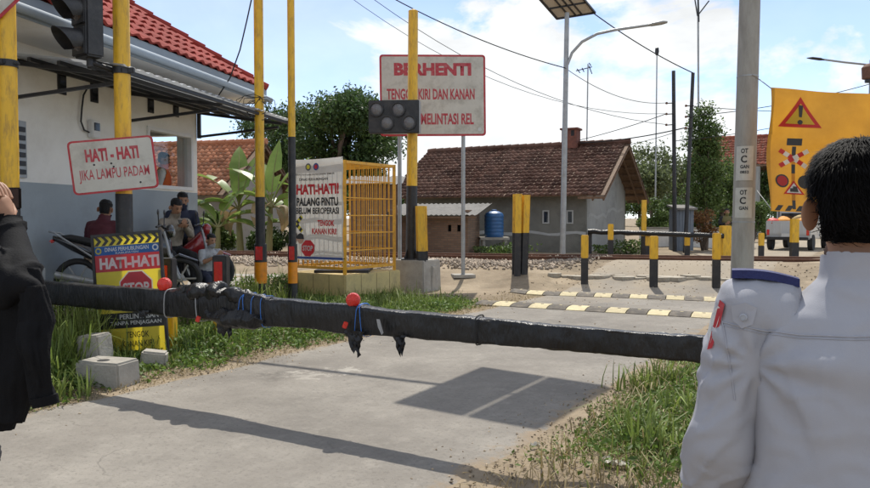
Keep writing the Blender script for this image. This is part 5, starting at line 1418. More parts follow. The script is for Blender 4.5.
# crumpled bag heaped on the beam
def resamp(pts, rad, k=4):
    P, Q = [], []
    for i in range(len(pts) - 1):
        for j in range(k): f = j / k; P.append(Vector(pts[i]).lerp(Vector(pts[i + 1]), f)); Q.append(rad[i] * (1 - f) + rad[i + 1] * f)
    return P + [Vector(pts[-1])], Q + [rad[-1]]
def crumple(name, pts, rad, seed, amp, m_='black_plastic', n=34, flat=.8, freq=9):
    pts, rad = resamp(pts, rad); mb = MB(); mb.tube(pts, rad, n, flat=flat)
    def rg(q): return (.5 - abs(mnoise.noise(q))) * 1.0
    cc = sum((Vector(p) for p in pts), Vector()) / len(pts)
    mb.v = [tuple(Vector(v) + (Vector(v) - min(pts, key=lambda p: (Vector(p) - Vector(v)).length)).normalized() * (amp * .8 * (rg(Vector(v) * 15 + Vector((seed, 0, 0))) - .3) + amp * .2 * (rg(Vector(v) * 34) - .3))) for v in mb.v]
    mb.v = [tuple(Vector(v) + Vector((mnoise.noise(Vector(v) * freq + Vector((seed, 0, 0))), mnoise.noise(Vector(v) * freq + Vector((0, seed, 0))), mnoise.noise(Vector(v) * freq + Vector((0, 0, seed))))) * amp) for v in mb.v]
    return mb.build(name, m_, bar, smooth=True, angle=50)
def P_(px, out, up): return bpos(px, out, up)
A_, B_ = P_(172, .02, .10), P_(272, .02, .08)
crumple('crumpled_bag', [A_.lerp(B_, k / 22) + Vector((0, 0, .035 * math.sin(k / 22 * math.pi) * (1 + .4 * math.sin(k * 1.9)))) for k in range(23)], [.02 + .065 * math.sin(math.pi * (k + .3) / 23) * (1 + .35 * math.sin(k * 1.3)) for k in range(23)], 3, .03)
A_, B_ = P_(212, .05, -.06), P_(272, .05, -.07)
crumple('crumpled_bag', [A_.lerp(B_, k / 14) for k in range(15)], [.03 + .085 * math.sin(math.pi * (k + .3) / 15) for k in range(15)], 8, .035)
A_, B_ = P_(60, .0, .09), P_(250, .0, .09)
def tatter(px, w, hgt, seed):
    c = P_(px, .095, -.07); vs = []; n, m2 = 7, 9
    for j in range(m2):
        for i in range(n):
            u = i / (n - 1) - .5; v = j / (m2 - 1)
            ww = w * (1 - .45 * v) * (1 + .5 * mnoise.noise(Vector((v * 3, seed * 2.7, 0))))
            p = c + bd * (u * ww + .03 * v * math.sin(seed)) + Vector((0, 0, -hgt * v * (1 + .55 * mnoise.noise(Vector((u * 4, seed * 1.3, 1)))))) + bnn * (.03 * mnoise.noise(Vector((u * 5, v * 4, seed))))
            vs.append(p)
    MB().add(vs, [(j * n + i, j * n + i + 1, (j + 1) * n + i + 1, (j + 1) * n + i) for j in range(m2 - 1) for i in range(n - 1)]).build('hanging_tatter', 'black_plastic', bar, smooth=True)
for px, w, h, sd_ in ((360, .13, .15, 1), (367, .08, .11, 4), (406, .09, .12, 2), (232, .22, .14, 3), (150, .12, .08, 9)): tatter(px, w, h, sd_)
# torn pale plastic flap
c = P_(384, .10, .03)
MB().add([c, c + bd * .03, c + bd * .075 - Vector((0, 0, .09)) + bnn * .02, c + bd * .045 - Vector((0, 0, .11)), c + bd * .015 - Vector((0, 0, .06))], [(0, 1, 2, 3, 4)]).build('torn_flap', 'white_tape', bar)
# red lamps
MT['lamp_red'] = M('lamp_red', (.75, .03, .012), .25, .15, 40, bump=.5, bscale=150, coat=.6, trans=.25)
for px, py, r in ((354.5, 300, .054), (165.5, 284.5, .062)):
    c = P_(px, .02, 0); c.z = zat(py, c.y, px)
    MB().lathe(c + Vector((0, .03, 0)), [(r * .6, 0), (r, .012), (r, .04), (r * .9, .055), (r * .4, .07), (.001, .072)], 20, axis=Vector((0, -1, 0))).build('red_lamp', 'lamp_red', bar, smooth=True)
    MB().box(c + Vector((0, .03, -r - .02)), (.05, .04, .06)).build('lamp_bracket', 'dark_steel', bar)
for px, py in ((211, 319), (353.5, 325)):
    c = P_(px, .15 if px < 300 else .105, 0); c.z = zat(py, c.y, px); MB().box(c, (.035, .02, .05), Matrix.Rotation(R(20), 3, 'Y')).build('red_tag', 'lamp_red', bar, bevel=.005)
# pivot pedestal (left, outside the picture)
pc = Ba + bd * (-1.0)
pv_ = thing('barrier_pedestal', 'grey barrier drive cabinet carrying the pivot of the arm', 'barrier cabinet', Vector((pc.x, pc.y, gz(pc.x, pc.y))))
pm = Matrix((bd, -bnn, Vector((0, 0, 1)))).transposed()
MB().box(Vector((pc.x, pc.y, .45)) - bnn * .36, (.4, .4, 1.1), pm).build('cabinet', 'grey_steel', pv_, bevel=.02)
MB().box(Vector((pc.x, pc.y, ZB)) - bnn * .11, (.12, .16, .12), pm).build('pivot', 'dark_steel', pv_, bevel=.01)

# --- concrete blocks and stumps in the verge
def cblock(px, py, sx, sy, sz, rz, label, m_='concrete', dx=0., tilt=0.):
    b = hit(px, py); o = thing('concrete_block', label, 'block', b)
    MB().box((b.x, b.y + sy / 2, b.z + sz / 2 - .06), (sx, sy, sz + .1), Matrix.Rotation(R(rz), 3, 'Z') @ Matrix.Rotation(R(tilt), 3, 'Y'), taper=.94).build('block', m_, o, bevel=.018)
    return o
o = cblock(100, 388, .5, .32, .24, -16, 'pale concrete channel block lying in the grass by the standing banner')
b = WL[o]; MB().lathe((b.x - .02, b.y + .12, b.z + .228), [(.055, 0), (.055, .004)], 14).build('hole', 'rubber', o)
cblock(90, 372, .25, .26, .36, -10, 'upright grey concrete block behind the pale channel block', tilt=-5)
cblock(150, 368, .26, .2, .17, 12, 'weathered grey stone stump in front of the striped post', tilt=8)

# ================================================================== VEGETATION
def unit(v): return v / np.maximum(1e-9, np.linalg.norm(v, axis=-1, keepdims=True))
def leafcloud(P, size, aspect=.45, up=.6, jitter=.35, droop=None):
    """one folded diamond leaf per point"""
    n = len(P); d = RNG.normal(0, 1, (n, 3))
    if droop is not None: d = d + np.array(droop)
    d = unit(d); nr = RNG.normal(0, 1, (n, 3)); nr[:, 2] += up * 2; nr = unit(nr)
    s = unit(np.cross(nr, d)); nr = np.cross(d, s)
    L_ = (size * RNG.uniform(1 - jitter, 1 + jitter, n))[:, None]; w = L_ * aspect / 2
    a = P - d * L_ * .5; b = P + d * L_ * .5; m = P - d * L_ * .05
    V = np.stack([a, m + s * w + nr * w * .35, b - nr * L_ * .08, m - s * w + nr * w * .35], 1).reshape(-1, 3)
    F = np.arange(n * 4).reshape(n, 4)
    F = np.concatenate([F[:, [0, 1, 2]], F[:, [0, 2, 3]]], 0)
    return V, F
def blades(P, h, width, lean=.35, wind=(0, 0)):
    n = len(P); a = RNG.uniform(0, 2 * np.pi, n); dx = np.stack([np.cos(a), np.sin(a), np.zeros(n)], 1)
    sx = np.stack([-np.sin(a), np.cos(a), np.zeros(n)], 1)
    H = h[:, None]; ln = (np.abs(RNG.normal(0, lean, n)))[:, None]
    w = (width * RNG.uniform(.6, 1.4, n))[:, None]
    up = np.array([0, 0, 1.]); wd = np.array([wind[0], wind[1], 0])
    p1 = P + up * H * .45 + dx * H * ln * .25 + wd * H * .1; p2 = P + up * H * .8 + dx * H * ln * .7 + wd * H * .3; p3 = P + up * H * (1 - ln * .35) + dx * H * ln * 1.25 + wd * H * .5
    V = np.stack([P - sx * w, P + sx * w, p1 - sx * w * .9, p1 + sx * w * .9, p2 - sx * w * .6, p2 + sx * w * .6, p3], 1).reshape(-1, 3)
    k = (np.arange(n) * 7)[:, None]
    F = np.concatenate([np.concatenate([k + i for i in t], 1) for t in ((0, 1, 3), (0, 3, 2), (2, 3, 5), (2, 5, 4), (4, 5, 6))], 0)
    return V, F
def joinVF(*vf):
    Vs, Fs, k = [], [], 0
    for V, F in vf: Vs.append(V); Fs.append(F + k); k += len(V)
    return np.concatenate(Vs), np.concatenate(Fs)
def pnoise(x, y, sc, seed=0.):
    return np.array([mnoise.noise(Vector((a * sc, b * sc, seed))) for a, b in zip(x, y)])

MT['weed_leaf'] = leafmat('weed_leaf', (.09, .165, .028), (.15, .22, .045), .45, .35, scale=1.2)
MT['grass_green'] = leafmat('grass_green', (.13, .195, .04), (.22, .26, .065), .45, .35, scale=1.1)
MT['grass_dry'] = leafmat('grass_dry', (.26, .20, .095), (.34, .27, .14), .4, .3, scale=1.5)
MT['tree_dark'] = leafmat('tree_dark', (.05, .095, .028), (.085, .135, .038), .5, .3, scale=.4)
MT['tree_mid'] = leafmat('tree_mid', (.08, .135, .035), (.125, .175, .05), .45, .35, scale=.4)
MT['tree_pale'] = leafmat('tree_pale', (.11, .14, .06), (.15, .18, .075), .4, .35, scale=.4)
MT['dry_leaf'] = leafmat('dry_leaf', (.20, .10, .04), (.28, .15, .06), .4, .3)
MT['banana_leaf'] = leafmat('banana_leaf', (.14, .22, .045), (.22, .30, .07), .25, .45, rough=.4, scale=1.5)
MT['banana_dry'] = leafmat('banana_dry', (.22, .15, .07), (.3, .22, .11), .25, .3)
MT['banana_stem'] = M('banana_stem', (.20, .19, .07), .6, .25, 5, dirt=((.14, .09, .04), .7, 4), stretch=(3, 3, .5))
MT['bark'] = M('bark', (.13, .10, .075), .9, .25, 8, bump=.5, bscale=30, stretch=(2, 2, .4))

def left_region(n, smin=0., smax=4.5, t0=2.0, t1=16.5):
    s = RNG.uniform(smin, smax, n); t = RNG.uniform(t0, t1, n); c = C_LEFT - s
    return RN.x * c + RD.x * t, RN.y * c + RD.y * t, s
def free(x, y):
    """not on pavement, building, plinth or ballast"""
    p = (x - WC.x) * WN.x + (y - WC.y) * WN.y; tq = (x - WC.x) * WD.x + (y - WC.y) * WD.y
    ok = ~((p < 1.3) & (tq < 1.3) & (tq > -6.2))
    ok &= ~((p < .05) & (tq < 1))
    l = (x - cc0.x) * cL.x + (y - cc0.y) * cL.y; r = (x - cc0.x) * cR.x + (y - cc0.y) * cR.y
    ok &= ~((l > -.1) & (l < CLn + .1) & (r > -.1) & (r < CRn + .1))
    u = x * TN.x + y * TN.y; ok &= u < 16.6
    tr = x * RD.x + y * RD.y + .5 * pnoise(x, y, 1.1, 77.); ok &= RNG.uniform(0, 1, len(x)) > npsmooth(10.7, 12.0, tr)
    return ok
def edge_keep(s, x, y, soft=.35):
    nz_ = pnoise(x, y, 1.3, 4.0) * .35 + pnoise(x, y, 5, 2.0) * .15
    return RNG.uniform(0, 1, len(s)) < npsmooth(-.12, soft, s + nz_ - .08)
# left verge: creeping broad leaves + grass
x, y, s = left_region(90000, -.25, 4.4, 3.0, 15.8)
nz_ = pnoise(x, y, .55, 11.0)
ok = free(x, y) & edge_keep(s, x, y) & (RNG.uniform(0, 1, len(x)) < npsmooth(-.55, .1, nz_ + .35 - .55 * npsmooth(12.6, 14.5, y)))
x, y, s = x[ok], y[ok], s[ok]
hh = (.03 + .13 * npsmooth(0, .7, s) + .10 * np.clip(pnoise(x, y, 1.6, 21.0), 0, 1)) * RNG.uniform(.15, 1.0, len(x))
hh *= 1 - .45 * npsmooth(8.5, 10, x * RD.x + y * RD.y)
hh *= .25 + .75 * npsmooth(.35, .75, np.hypot((x - fS.o.x - .1) * .9, (y - fS.o.y + .35)))
VF1 = leafcloud(np.stack([x, y, npgz(x, y) + hh], 1), np.full(len(x), .055), .6, .9)
props(mesh_np('ground_cover', *VF1, 'weed_leaf', kind='stuff'), 'low leafy green weeds covering the verge beside the guard house', 'weeds')
x, y, s = left_region(16000, -.2, 4.2, 3.0, 15.8)
ok = free(x, y) & edge_keep(s, x, y, .3); x, y, s = x[ok], y[ok], s[ok]
hh = (.06 + .18 * npsmooth(0, .9, s)) * RNG.uniform(.4, 1.2, len(x)) * (1 + .8 * np.clip(pnoise(x, y, 1.1, 5.), 0, 1))
VF = blades(np.stack([x, y, npgz(x, y) - .01], 1), hh, .0045, .5)
props(mesh_np('verge_grass', *VF, 'grass_green', kind='stuff'), 'short green grass growing through the weeds of the verge', 'grass')
# tall grass clumps at given picture places
TUFT = []
def clump(px, py, n, rad, h, Y=None, m_='grass_green', label=None, w=.008):
    b = hit(px, py); P = np.stack([b.x + RNG.normal(0, rad, n), b.y + RNG.normal(0, rad, n), np.zeros(n)], 1); P[:, 2] = npgz(P[:, 0], P[:, 1]) - .02
    TUFT.append(blades(P, h * RNG.uniform(.45, 1.1, n), w, .45)); return
    V, F = TUFT[-1]
    o = mesh_np('grass_tuft', V - np.array([b.x, b.y, b.z]), F, m_); o.location = b
    props(o, label or 'tall tuft of green grass growing in the verge', 'grass', 'tall grass tufts in the verge')
for px, py, n, rad, h in ((75, 352, 130, .12, .75), (62, 372, 110, .10, .65), (90, 345, 90, .12, .6), (50, 385, 70, .12, .5), (240, 318, 90, .12, .6), (252, 312, 80, .12, .65), (275, 312, 80, .12, .55), (312, 315, 50, .13, .35), (322, 311, 40, .1, .3), (187, 350, 60, .12, .35), (395, 304, 40, .15, .2), (286, 322, 60, .12, .4), (205, 330, 70, .12, .4), (60, 400, 60, .12, .3), (33, 405, 60, .12, .35)):
    clump(px, py, n, rad, h)
# dry straw litter at both road edges
x, y, s = left_region(5000, -.2, .7, 2.5, 13); ok = RNG.uniform(0, 1, len(x)) < npsmooth(.9, .0, s) * .8
x, y = x[ok], y[ok]; VFa = leafcloud(np.stack([x, y, npgz(x, y) + RNG.uniform(.01, .04, len(x))], 1), np.full(len(x), .06), .14, 2.5)
def right_region(n, t0=-1., t1=9.5, smax=3.4):
    s = RNG.uniform(-.2, smax, n); t = RNG.uniform(t0, t1, n); c = C_RIGHT + s
    return RN.x * c + RD.x * t, RN.y * c + RD.y * t, s, t
x, y, s, t = right_region(14000, -1, 8.5); dry = npsmooth(5.6, 4.2, y) * .9 + .25
ok = RNG.uniform(0, 1, len(x)) < dry * npsmooth(-.15, .25, s); x, y = x[ok], y[ok]
VFb = leafcloud(np.stack([x, y, npgz(x, y) + RNG.uniform(.005, .05, len(x))], 1), np.full(len(x), .05), .16, 2.2)
props(mesh_np('dry_litter', *joinVF(VFa, VFb), 'grass_dry', kind='stuff'), 'dry straw and dead grass lying along the road edges', 'dry grass')
# right verge grass
x, y, s, t = right_region(110000, 0, 9.5, 3.6)
green = npsmooth(4.0, 5.0, y + .9 * pnoise(x, y, .9, 31.)) * npsmooth(-.1, .45, s + .45 * pnoise(x, y, 1.4, 41.))
ok = RNG.uniform(0, 1, len(x)) < green * .75; xg, yg, sg_ = x[ok], y[ok], s[ok]
hg = (.05 + .10 * npsmooth(.1, 1.2, sg_)) * RNG.uniform(.35, 1.15, len(xg)) * (1 + .7 * np.clip(pnoise(xg, yg, 1.3, 8.), 0, 1))
props(mesh_np('right_verge_grass', *blades(np.stack([xg, yg, npgz(xg, yg) - .01], 1), hg, .0042, .6), 'grass_green', kind='stuff'), 'green grass on the verge in front of the uniformed man', 'grass')
ok = RNG.uniform(0, 1, len(x)) < green * .8; xl, yl, sl2 = x[ok], y[ok], s[ok]
props(mesh_np('right_ground_cover', *leafcloud(np.stack([xl, yl, npgz(xl, yl) + RNG.uniform(.01, .12, len(xl)) * npsmooth(0, .6, sl2)], 1), np.full(len(xl), .045), .5, .9), 'weed_leaf', kind='stuff'), 'leafy green weeds among the grass on the right verge', 'weeds')
ok = RNG.uniform(0, 1, len(x)) < .08 * npsmooth(0, .3, s); xd, yd = x[ok], y[ok]
props(mesh_np('right_dry_grass', *blades(np.stack([xd, yd, npgz(xd, yd) - .01], 1), RNG.uniform(.04, .22, len(xd)), .004, .8), 'grass_dry', kind='stuff'), 'yellowed dry stalks scattered in the right verge', 'dry grass')
for px, py, n, h in ((640, 440, 70, .33), (655, 455, 60, .3), (640, 390, 70, .28), (665, 385, 70, .3), (670, 420, 60, .3)):
    clump(px, py, n, .09, h, label='bent tuft of green grass on the verge by the uniformed man')
props(mesh_np('tall_grass', *joinVF(*TUFT), 'grass_green', kind='stuff'), 'tall bent tufts of green grass standing out of both verges', 'grass')
# litter paper and stones on the right verge
MT['paper'] = M('paper', (.62, .58, .5), .8, .1, 8)
for px, py, sx, sy, rz, lb in ((617, 468, .14, .06, -20, 'crumpled white paper scrap lying in the dry grass'), (606, 464, .07, .04, 30, 'small white paper scrap beside the crumpled one'), (535, 449, .06, .03, 10, 'tiny white scrap at the edge of the road')):
    b = hit(px, py); vs = []; n = 7
    for j in range(n):
        for i in range(n):
            u, v = i / (n - 1) - .5, j / (n - 1) - .5
            q = Matrix.Rotation(R(rz), 3, 'Z') @ Vector((u * sx, v * sy, .0)); vs.append(b + q + Vector((0, 0, .035 + .03 * mnoise.noise(Vector((u * 5, v * 5, px))))))
    o = MB().add(vs, [(j * n + i, j * n + i + 1, (j + 1) * n + i + 1, (j + 1) * n + i) for j in range(n - 1) for i in range(n - 1)]).build('paper_scrap', 'paper', None); props(o, lb, 'litter')
# grass by the track crossing, tank and gable
for px, py, Y, n, h, lab in ((505, 254, 24.0, 50, .28, 'dark green weeds under the blue tank'), (488, 254, 24.2, 50, .25, 'green weeds at the corner of the brick hut'), (515, 250, 24.5, 60, .4, 'green weeds against the grey house wall'), (630, 252, 25.5, 90, .5, 'green weeds at the foot of the gable wall'), (605, 254, 25.2, 40, .3, 'small weeds at the near corner of the gable')):
    b = at(px, py, Y); b.z = gz(b.x, b.y)
    P = np.stack([b.x + RNG.normal(0, .3, n * 6), b.y + RNG.normal(0, .25, n * 6), b.z + RNG.uniform(0, h, n * 6)], 1)
    V, F = leafcloud(P, np.full(len(P), .12), .5, .6); o = mesh_np('weed_plant', V - np.array(b), F, 'tree_mid'); o.location = b; props(o, lab, 'plant', kind='stuff')

# ---- trees
def tree(name, label, base, crown, nleaf, lsize, m_, trunk_r=.16, group=None, shell=.55):
    """crown: list of (centre, radii); leaves crowd the outer part of each lobe"""
    base = Vector(base); o = thing(name, label, 'tree', base, group)
    top = sum((Vector(c) for c, r in crown), Vector()) / len(crown)
    mb = MB(); j = base.lerp(top, .55)
    mb.tube([base - Vector((0, 0, .3)), base.lerp(j, .5) + Vector((.1, .05, 0)), j], [trunk_r, trunk_r * .85, trunk_r * .7], 10)
    for c, r in crown:
        c = Vector(c); mid_ = j.lerp(c, .5) + Vector((random.uniform(-.2, .2), random.uniform(-.2, .2), .15)); mb.tube([j - Vector((0, 0, .2)), mid_, c + Vector((0, 0, r[2] * .4))], [trunk_r * .5, trunk_r * .33, trunk_r * .1], 7)
    mb.build('trunk', 'bark', o, smooth=True)
    vol = np.array([r[0] * r[1] * r[2] for c, r in crown]) ** .7; vol = vol / vol.sum(); Ps = []
    for (c, r), f in zip(crown, vol):
        n = int(nleaf * f); ncl = max(10, n // 26)
        d = unit(RNG.normal(0, 1, (ncl, 3))); rad = shell + (1 - shell) * RNG.uniform(0, 1, ncl) ** .6
        d[:, 2] = np.where(d[:, 2] < -.55, d[:, 2] * .4, d[:, 2])
        cl = np.array(c) + d * rad[:, None] * np.array(r) * RNG.uniform(.8, 1.12, (ncl, 1))
        k = RNG.integers(0, ncl, n); Ps.append(cl[k] + RNG.normal(0, 1, (n, 3)) * (lsize * 1.25))
    P = np.concatenate(Ps); V, F = leafcloud(P, np.full(len(P), lsize), .5, .5)
    mesh_np('crown', V, F, m_, o); return o
def lobes(px0, px1, y0, y1, Y, n, rmin, rmax, depth=1.5, seed=1):
    rs = random.Random(seed); out = []
    for k in range(n):
        # fill an ellipse in picture space
        while True:
            a, b = rs.uniform(-1, 1), rs.uniform(-1, 1)
            if a * a + b * b < 1: break
        px = (px0 + px1) / 2 + a * (px1 - px0) / 2; py = (y0 + y1) / 2 + b * (y1 - y0) / 2
        c = at(px, py, Y + rs.uniform(-depth, depth)); r = rs.uniform(rmin, rmax); out.append((c, (r, r, r * .8)))
    return out
def gb(px, Y): x = at(px, 200, Y).x; return (x, Y, gz(x, Y))
tree('broadleaf_tree', 'large dark green broadleaf tree behind the cage and banner', gb(325, 38), lobes(285, 392, 108, 178, 38, 22, .8, 1.5, 2.2, 3), 34000, .2, 'tree_dark', .3)
tree('broadleaf_tree', 'dark green tree between guard house and banner', gb(268, 41), lobes(248, 300, 112, 170, 41, 8, .8, 1.4, 1.8, 5), 11000, .2, 'tree_dark', .22)
tree('slender_tree', 'slender bright green tree growing beside the utility poles', gb(706, 29), [(at(x_, y_, 29 + d_), (r_, r_, r_ * .85)) for x_, y_, r_, d_ in ((705, 112, .3, 0), (700, 124, .42, .2), (710, 132, .42, -.2), (697, 142, .45, 0), (707, 152, .55, .3), (701, 168, .55, -.2), (712, 176, .5, .1), (698, 190, .55, 0), (708, 202, .6, .2), (714, 150, .35, 0))], 9000, .13, 'tree_mid', .1)
tree('slender_tree', 'small leafy tree between tall mast and concrete pole', gb(722, 32), lobes(712, 738, 165, 215, 32, 6, .4, .75, .8, 9), 5000, .15, 'tree_mid', .1)
tree('roadside_tree', 'pale green tree far behind the house gable', gb(652, 60), lobes(640, 668, 160, 195, 60, 6, 1.2, 1.9, 1.8, 12), 5000, .32, 'tree_pale', .2)
tree('roadside_tree', 'pale green tree far behind the leaning utility pole', gb(690, 64), lobes(672, 712, 165, 205, 64, 6, 1.3, 2.2, 1.8, 13), 5000, .34, 'tree_pale', .2)
tree('shade_tree', 'green shade tree behind the yellow banner and pickup', gb(775, 52), lobes(752, 800, 160, 215, 52, 8, 1.2, 1.9, 2, 15), 8000, .28, 'tree_dark', .25)
tree('shade_tree', 'broad green tree behind the truck, right of the red house', gb(835, 55), lobes(800, 870, 150, 210, 55, 9, 1.5, 2.2, 2, 16), 8000, .3, 'tree_mid', .25)
# shrubs beyond the track
def shrub(px0, px1, y0, Y, label, m_, n=2600, ls=.14, seed=1):
    b = Vector(gb((px0 + px1) / 2, Y)); hw = (px1 - px0) / 2 * Y / FPX; zt_ = zat(y0, Y) - b.z; o = thing('shrub', label, 'shrub', b)
    cr = []; rs = random.Random(seed)
    for k in range(7):
        rr = rs.uniform(.3, .5) * min(hw, zt_) + .1; cr.append((b + Vector((rs.uniform(-1, 1) * (hw - rr * .6), rs.uniform(-.5, .5), rs.uniform(.3, 1) * (zt_ - rr))), (rr * 1.25, rr, rr)))
    Ps = []
    for c, r in cr:
        q = unit(RNG.normal(0, 1, (n // 7, 3))) * (RNG.uniform(.5, 1.05, (n // 7, 1))) * np.array(r); Ps.append(np.array(c) + q)
    P = np.concatenate(Ps); P[:, 2] = np.maximum(P[:, 2], b.z + .02)
    mesh_np('foliage', *leafcloud(P, np.full(len(P), ls), .5, .6), m_, o)
    mb = MB()
    for c, r in cr: mb.tube([b - Vector((0, 0, .1)), b.lerp(c, .5), c], [.03, .022, .008], 6)
    mb.build('stem', 'bark', o, smooth=True)
for i, a in enumerate(((640, 668, 196, 33, 'green shrub behind the house gable', 'tree_mid'), (660, 690, 190, 35, 'dense green shrub behind the utility poles', 'tree_dark'), (688, 715, 205, 33, 'leafy green shrub behind the person in the black vest', 'tree_mid'), (712, 742, 203, 36, 'dark green shrub beneath the red house', 'tree_dark'), (738, 770, 195, 38, 'tall green shrub beside the pickup', 'tree_mid'), (762, 800, 205, 44, 'green shrub behind the pickup cab', 'tree_dark'), (798, 840, 200, 46, 'broad shrub behind the pickup cargo', 'tree_mid'), (836, 880, 205, 42, 'green shrub behind the man in grey', 'tree_dark'), (204, 232, 208, 25.5, 'green shrub below the orange roof', 'tree_mid'), (250, 282, 222, 25.2, 'low green shrub beneath the banana plants', 'tree_dark'), (282, 302, 205, 26, 'leafy shrub between banana plants and banner', 'tree_mid'), (398, 420, 200, 34, 'green shrub between the plank shed and the tiled house', 'tree_mid'))):
    shrub(*a, seed=i + 2)
shrub(694, 712, 206, 28.5, 'dry brown shrub beside the slender tree', 'dry_leaf', 1200, .12, 40)
# banana plants
def banana(px, Y, label, leaves, stem_h, dead=2, seed=1):
    rs = random.Random(seed); b = Vector(gb(px, Y)); o = thing('banana_plant', label, 'banana plant', b)
    top = b + Vector((rs.uniform(-.1, .1), 0, stem_h))
    MB().tube([b - Vector((0, 0, .1)), b.lerp(top, .5), top], [.13, .11, .07], 12).build('stem', 'banana_stem', o, smooth=True)
    for ang, el, ln, dr in leaves:
        ln *= 1.22
        d = Vector((math.cos(R(ang)), math.sin(R(ang)) * .8, 0)); mid_ = []; n = 14; p = top.copy(); e = R(el)
        for k in range(n + 1):
            mid_.append(p.copy()); p = p + (d * math.cos(e) + Vector((0, 0, math.sin(e)))) * (ln / n); e -= R(dr) / n
        side = Vector((-d.y, d.x, 0)).normalized(); vs = []; fs = []
        for k, q in enumerate(mid_):
            f = k / n; w = .35 * (math.sin(math.pi * min(1, max(0, (f - .12) / .88)) ** .75) if f > .12 else 0) + .012
            fold = .35
            tear = 1 - .18 * rs.random()
            vs += [q + side * w * tear + Vector((0, 0, w * fold)), q, q - side * w * tear + Vector((0, 0, w * fold))]
        for k in range(n):
            if not (rs.random() < .12): fs.append((k * 3, k * 3 + 3, k * 3 + 4, k * 3 + 1))
            if not (rs.random() < .12): fs.append((k * 3 + 1, k * 3 + 4, k * 3 + 5, k * 3 + 2))
        lf = MB().add(vs, fs).build('leaf', 'banana_leaf' if dr < 150 else 'banana_dry', o, smooth=True)
        MB().tube(mid_, [.03 * (1 - k / (n + 2)) for k in range(n + 1)], 6).build('midrib', 'banana_stem', lf, smooth=True)
banana(268, 24.2, 'tall banana plant with an upright leaf beside the slim yellow pole', [(70, 84, 2.0, 20), (20, 72, 1.9, 45), (160, 66, 1.9, 60), (120, 75, 1.8, 50), (200, 50, 1.5, 90), (-20, 45, 1.6, 100), (250, 30, 1.3, 160), (320, 20, 1.2, 170)], 1.5, seed=2)
banana(240, 24.6, 'banana plant with arching leaves below the orange roof', [(100, 80, 2.2, 45), (160, 62, 2.1, 70), (30, 60, 1.9, 80), (200, 35, 1.7, 95), (60, 75, 2.1, 40), (-30, 35, 1.5, 110), (130, 20, 1.3, 165)], 1.45, seed=4)
banana(216, 24.0, 'low banana plant with drooping leaves behind the guard house corner', [(150, 60, 1.7, 70), (20, 45, 1.7, 80), (170, 35, 1.5, 100), (60, 70, 1.7, 60), (-10, 30, 1.5, 90), (220, 25, 1.3, 110)], .8, seed=6)
banana(292, 25.5, 'young banana plant behind the long black pole', [(150, 65, 1.6, 60), (30, 60, 1.5, 70), (90, 80, 1.6, 30), (200, 35, 1.3, 110)], .9, seed=9)
# distant tree belt
proto = tree('distant_tree', 'distant green tree in the belt on the horizon', (0, 110, 0), [((0, 110, 4.5), (3.2, 2.5, 2.6)), ((2, 110, 3.6), (2.4, 2, 2)), ((-2.2, 110, 3.4), (2.6, 2, 2)), ((.6, 110, 6.2), (1.9, 1.8, 1.6))], 5200, .42, 'tree_mid', .3, 'tree belt on the horizon')
k = 0
for xx in range(-95, 130, 6):
    if k == 0: o = proto
    else: o = copy_tree(proto)
    yy_ = 105 + 22 * mnoise.noise(Vector((xx * .13, 1, 0))) + (k % 3) * 7
    o.location = (xx + random.uniform(-2, 2), yy_, .1); o.rotation_euler = (0, 0, random.uniform(0, 6.28)); s_ = random.uniform(.75, 1.35); o.scale = (s_ * 1.2, s_ * 1.2, s_); k += 1

# ================================================================== SMALL BUILT THINGS BEYOND THE TRACK
MT['kiosk_blue'] = M('kiosk_blue', (.15, .18, .22), .6, .15, 3, dirt=((.2, .2, .2), .4, 3))
k0 = Vector(gb(682, 27.6)); ki = thing('kiosk', 'narrow faded blue kiosk between the dark utility poles', 'kiosk', k0)
for k in range(5): MB().box(k0 + Vector((-.28 + k * .14, -.3, .8)), (.13, .03, 1.6)).build('board', 'kiosk_blue', ki)
MB().box(k0 + Vector((0, .1, .8)), (.68, .7, 1.58)).build('body', 'kiosk_blue', ki)
MB().box(k0 + Vector((0, .0, 1.65)), (.85, 1.0, .07), Matrix.Rotation(R(8), 3, 'X')).build('roof', 'sheet_roof', ki)
w0, w1 = Vector(gb(640, 31)), Vector(gb(742, 31))
lw = thing('low_wall', 'low whitewashed garden wall behind the far barrier', 'wall', w0)
MB().bar(w0 + Vector((0, 0, .35)), w1 + Vector((0, 0, .35)), .15, .9).build('wall_panel', 'wall_white', lw)
MB().bar(w0 + Vector((0, 0, .84)), w1 + Vector((0, 0, .84)), .22, .08).build('coping', 'concrete', lw)

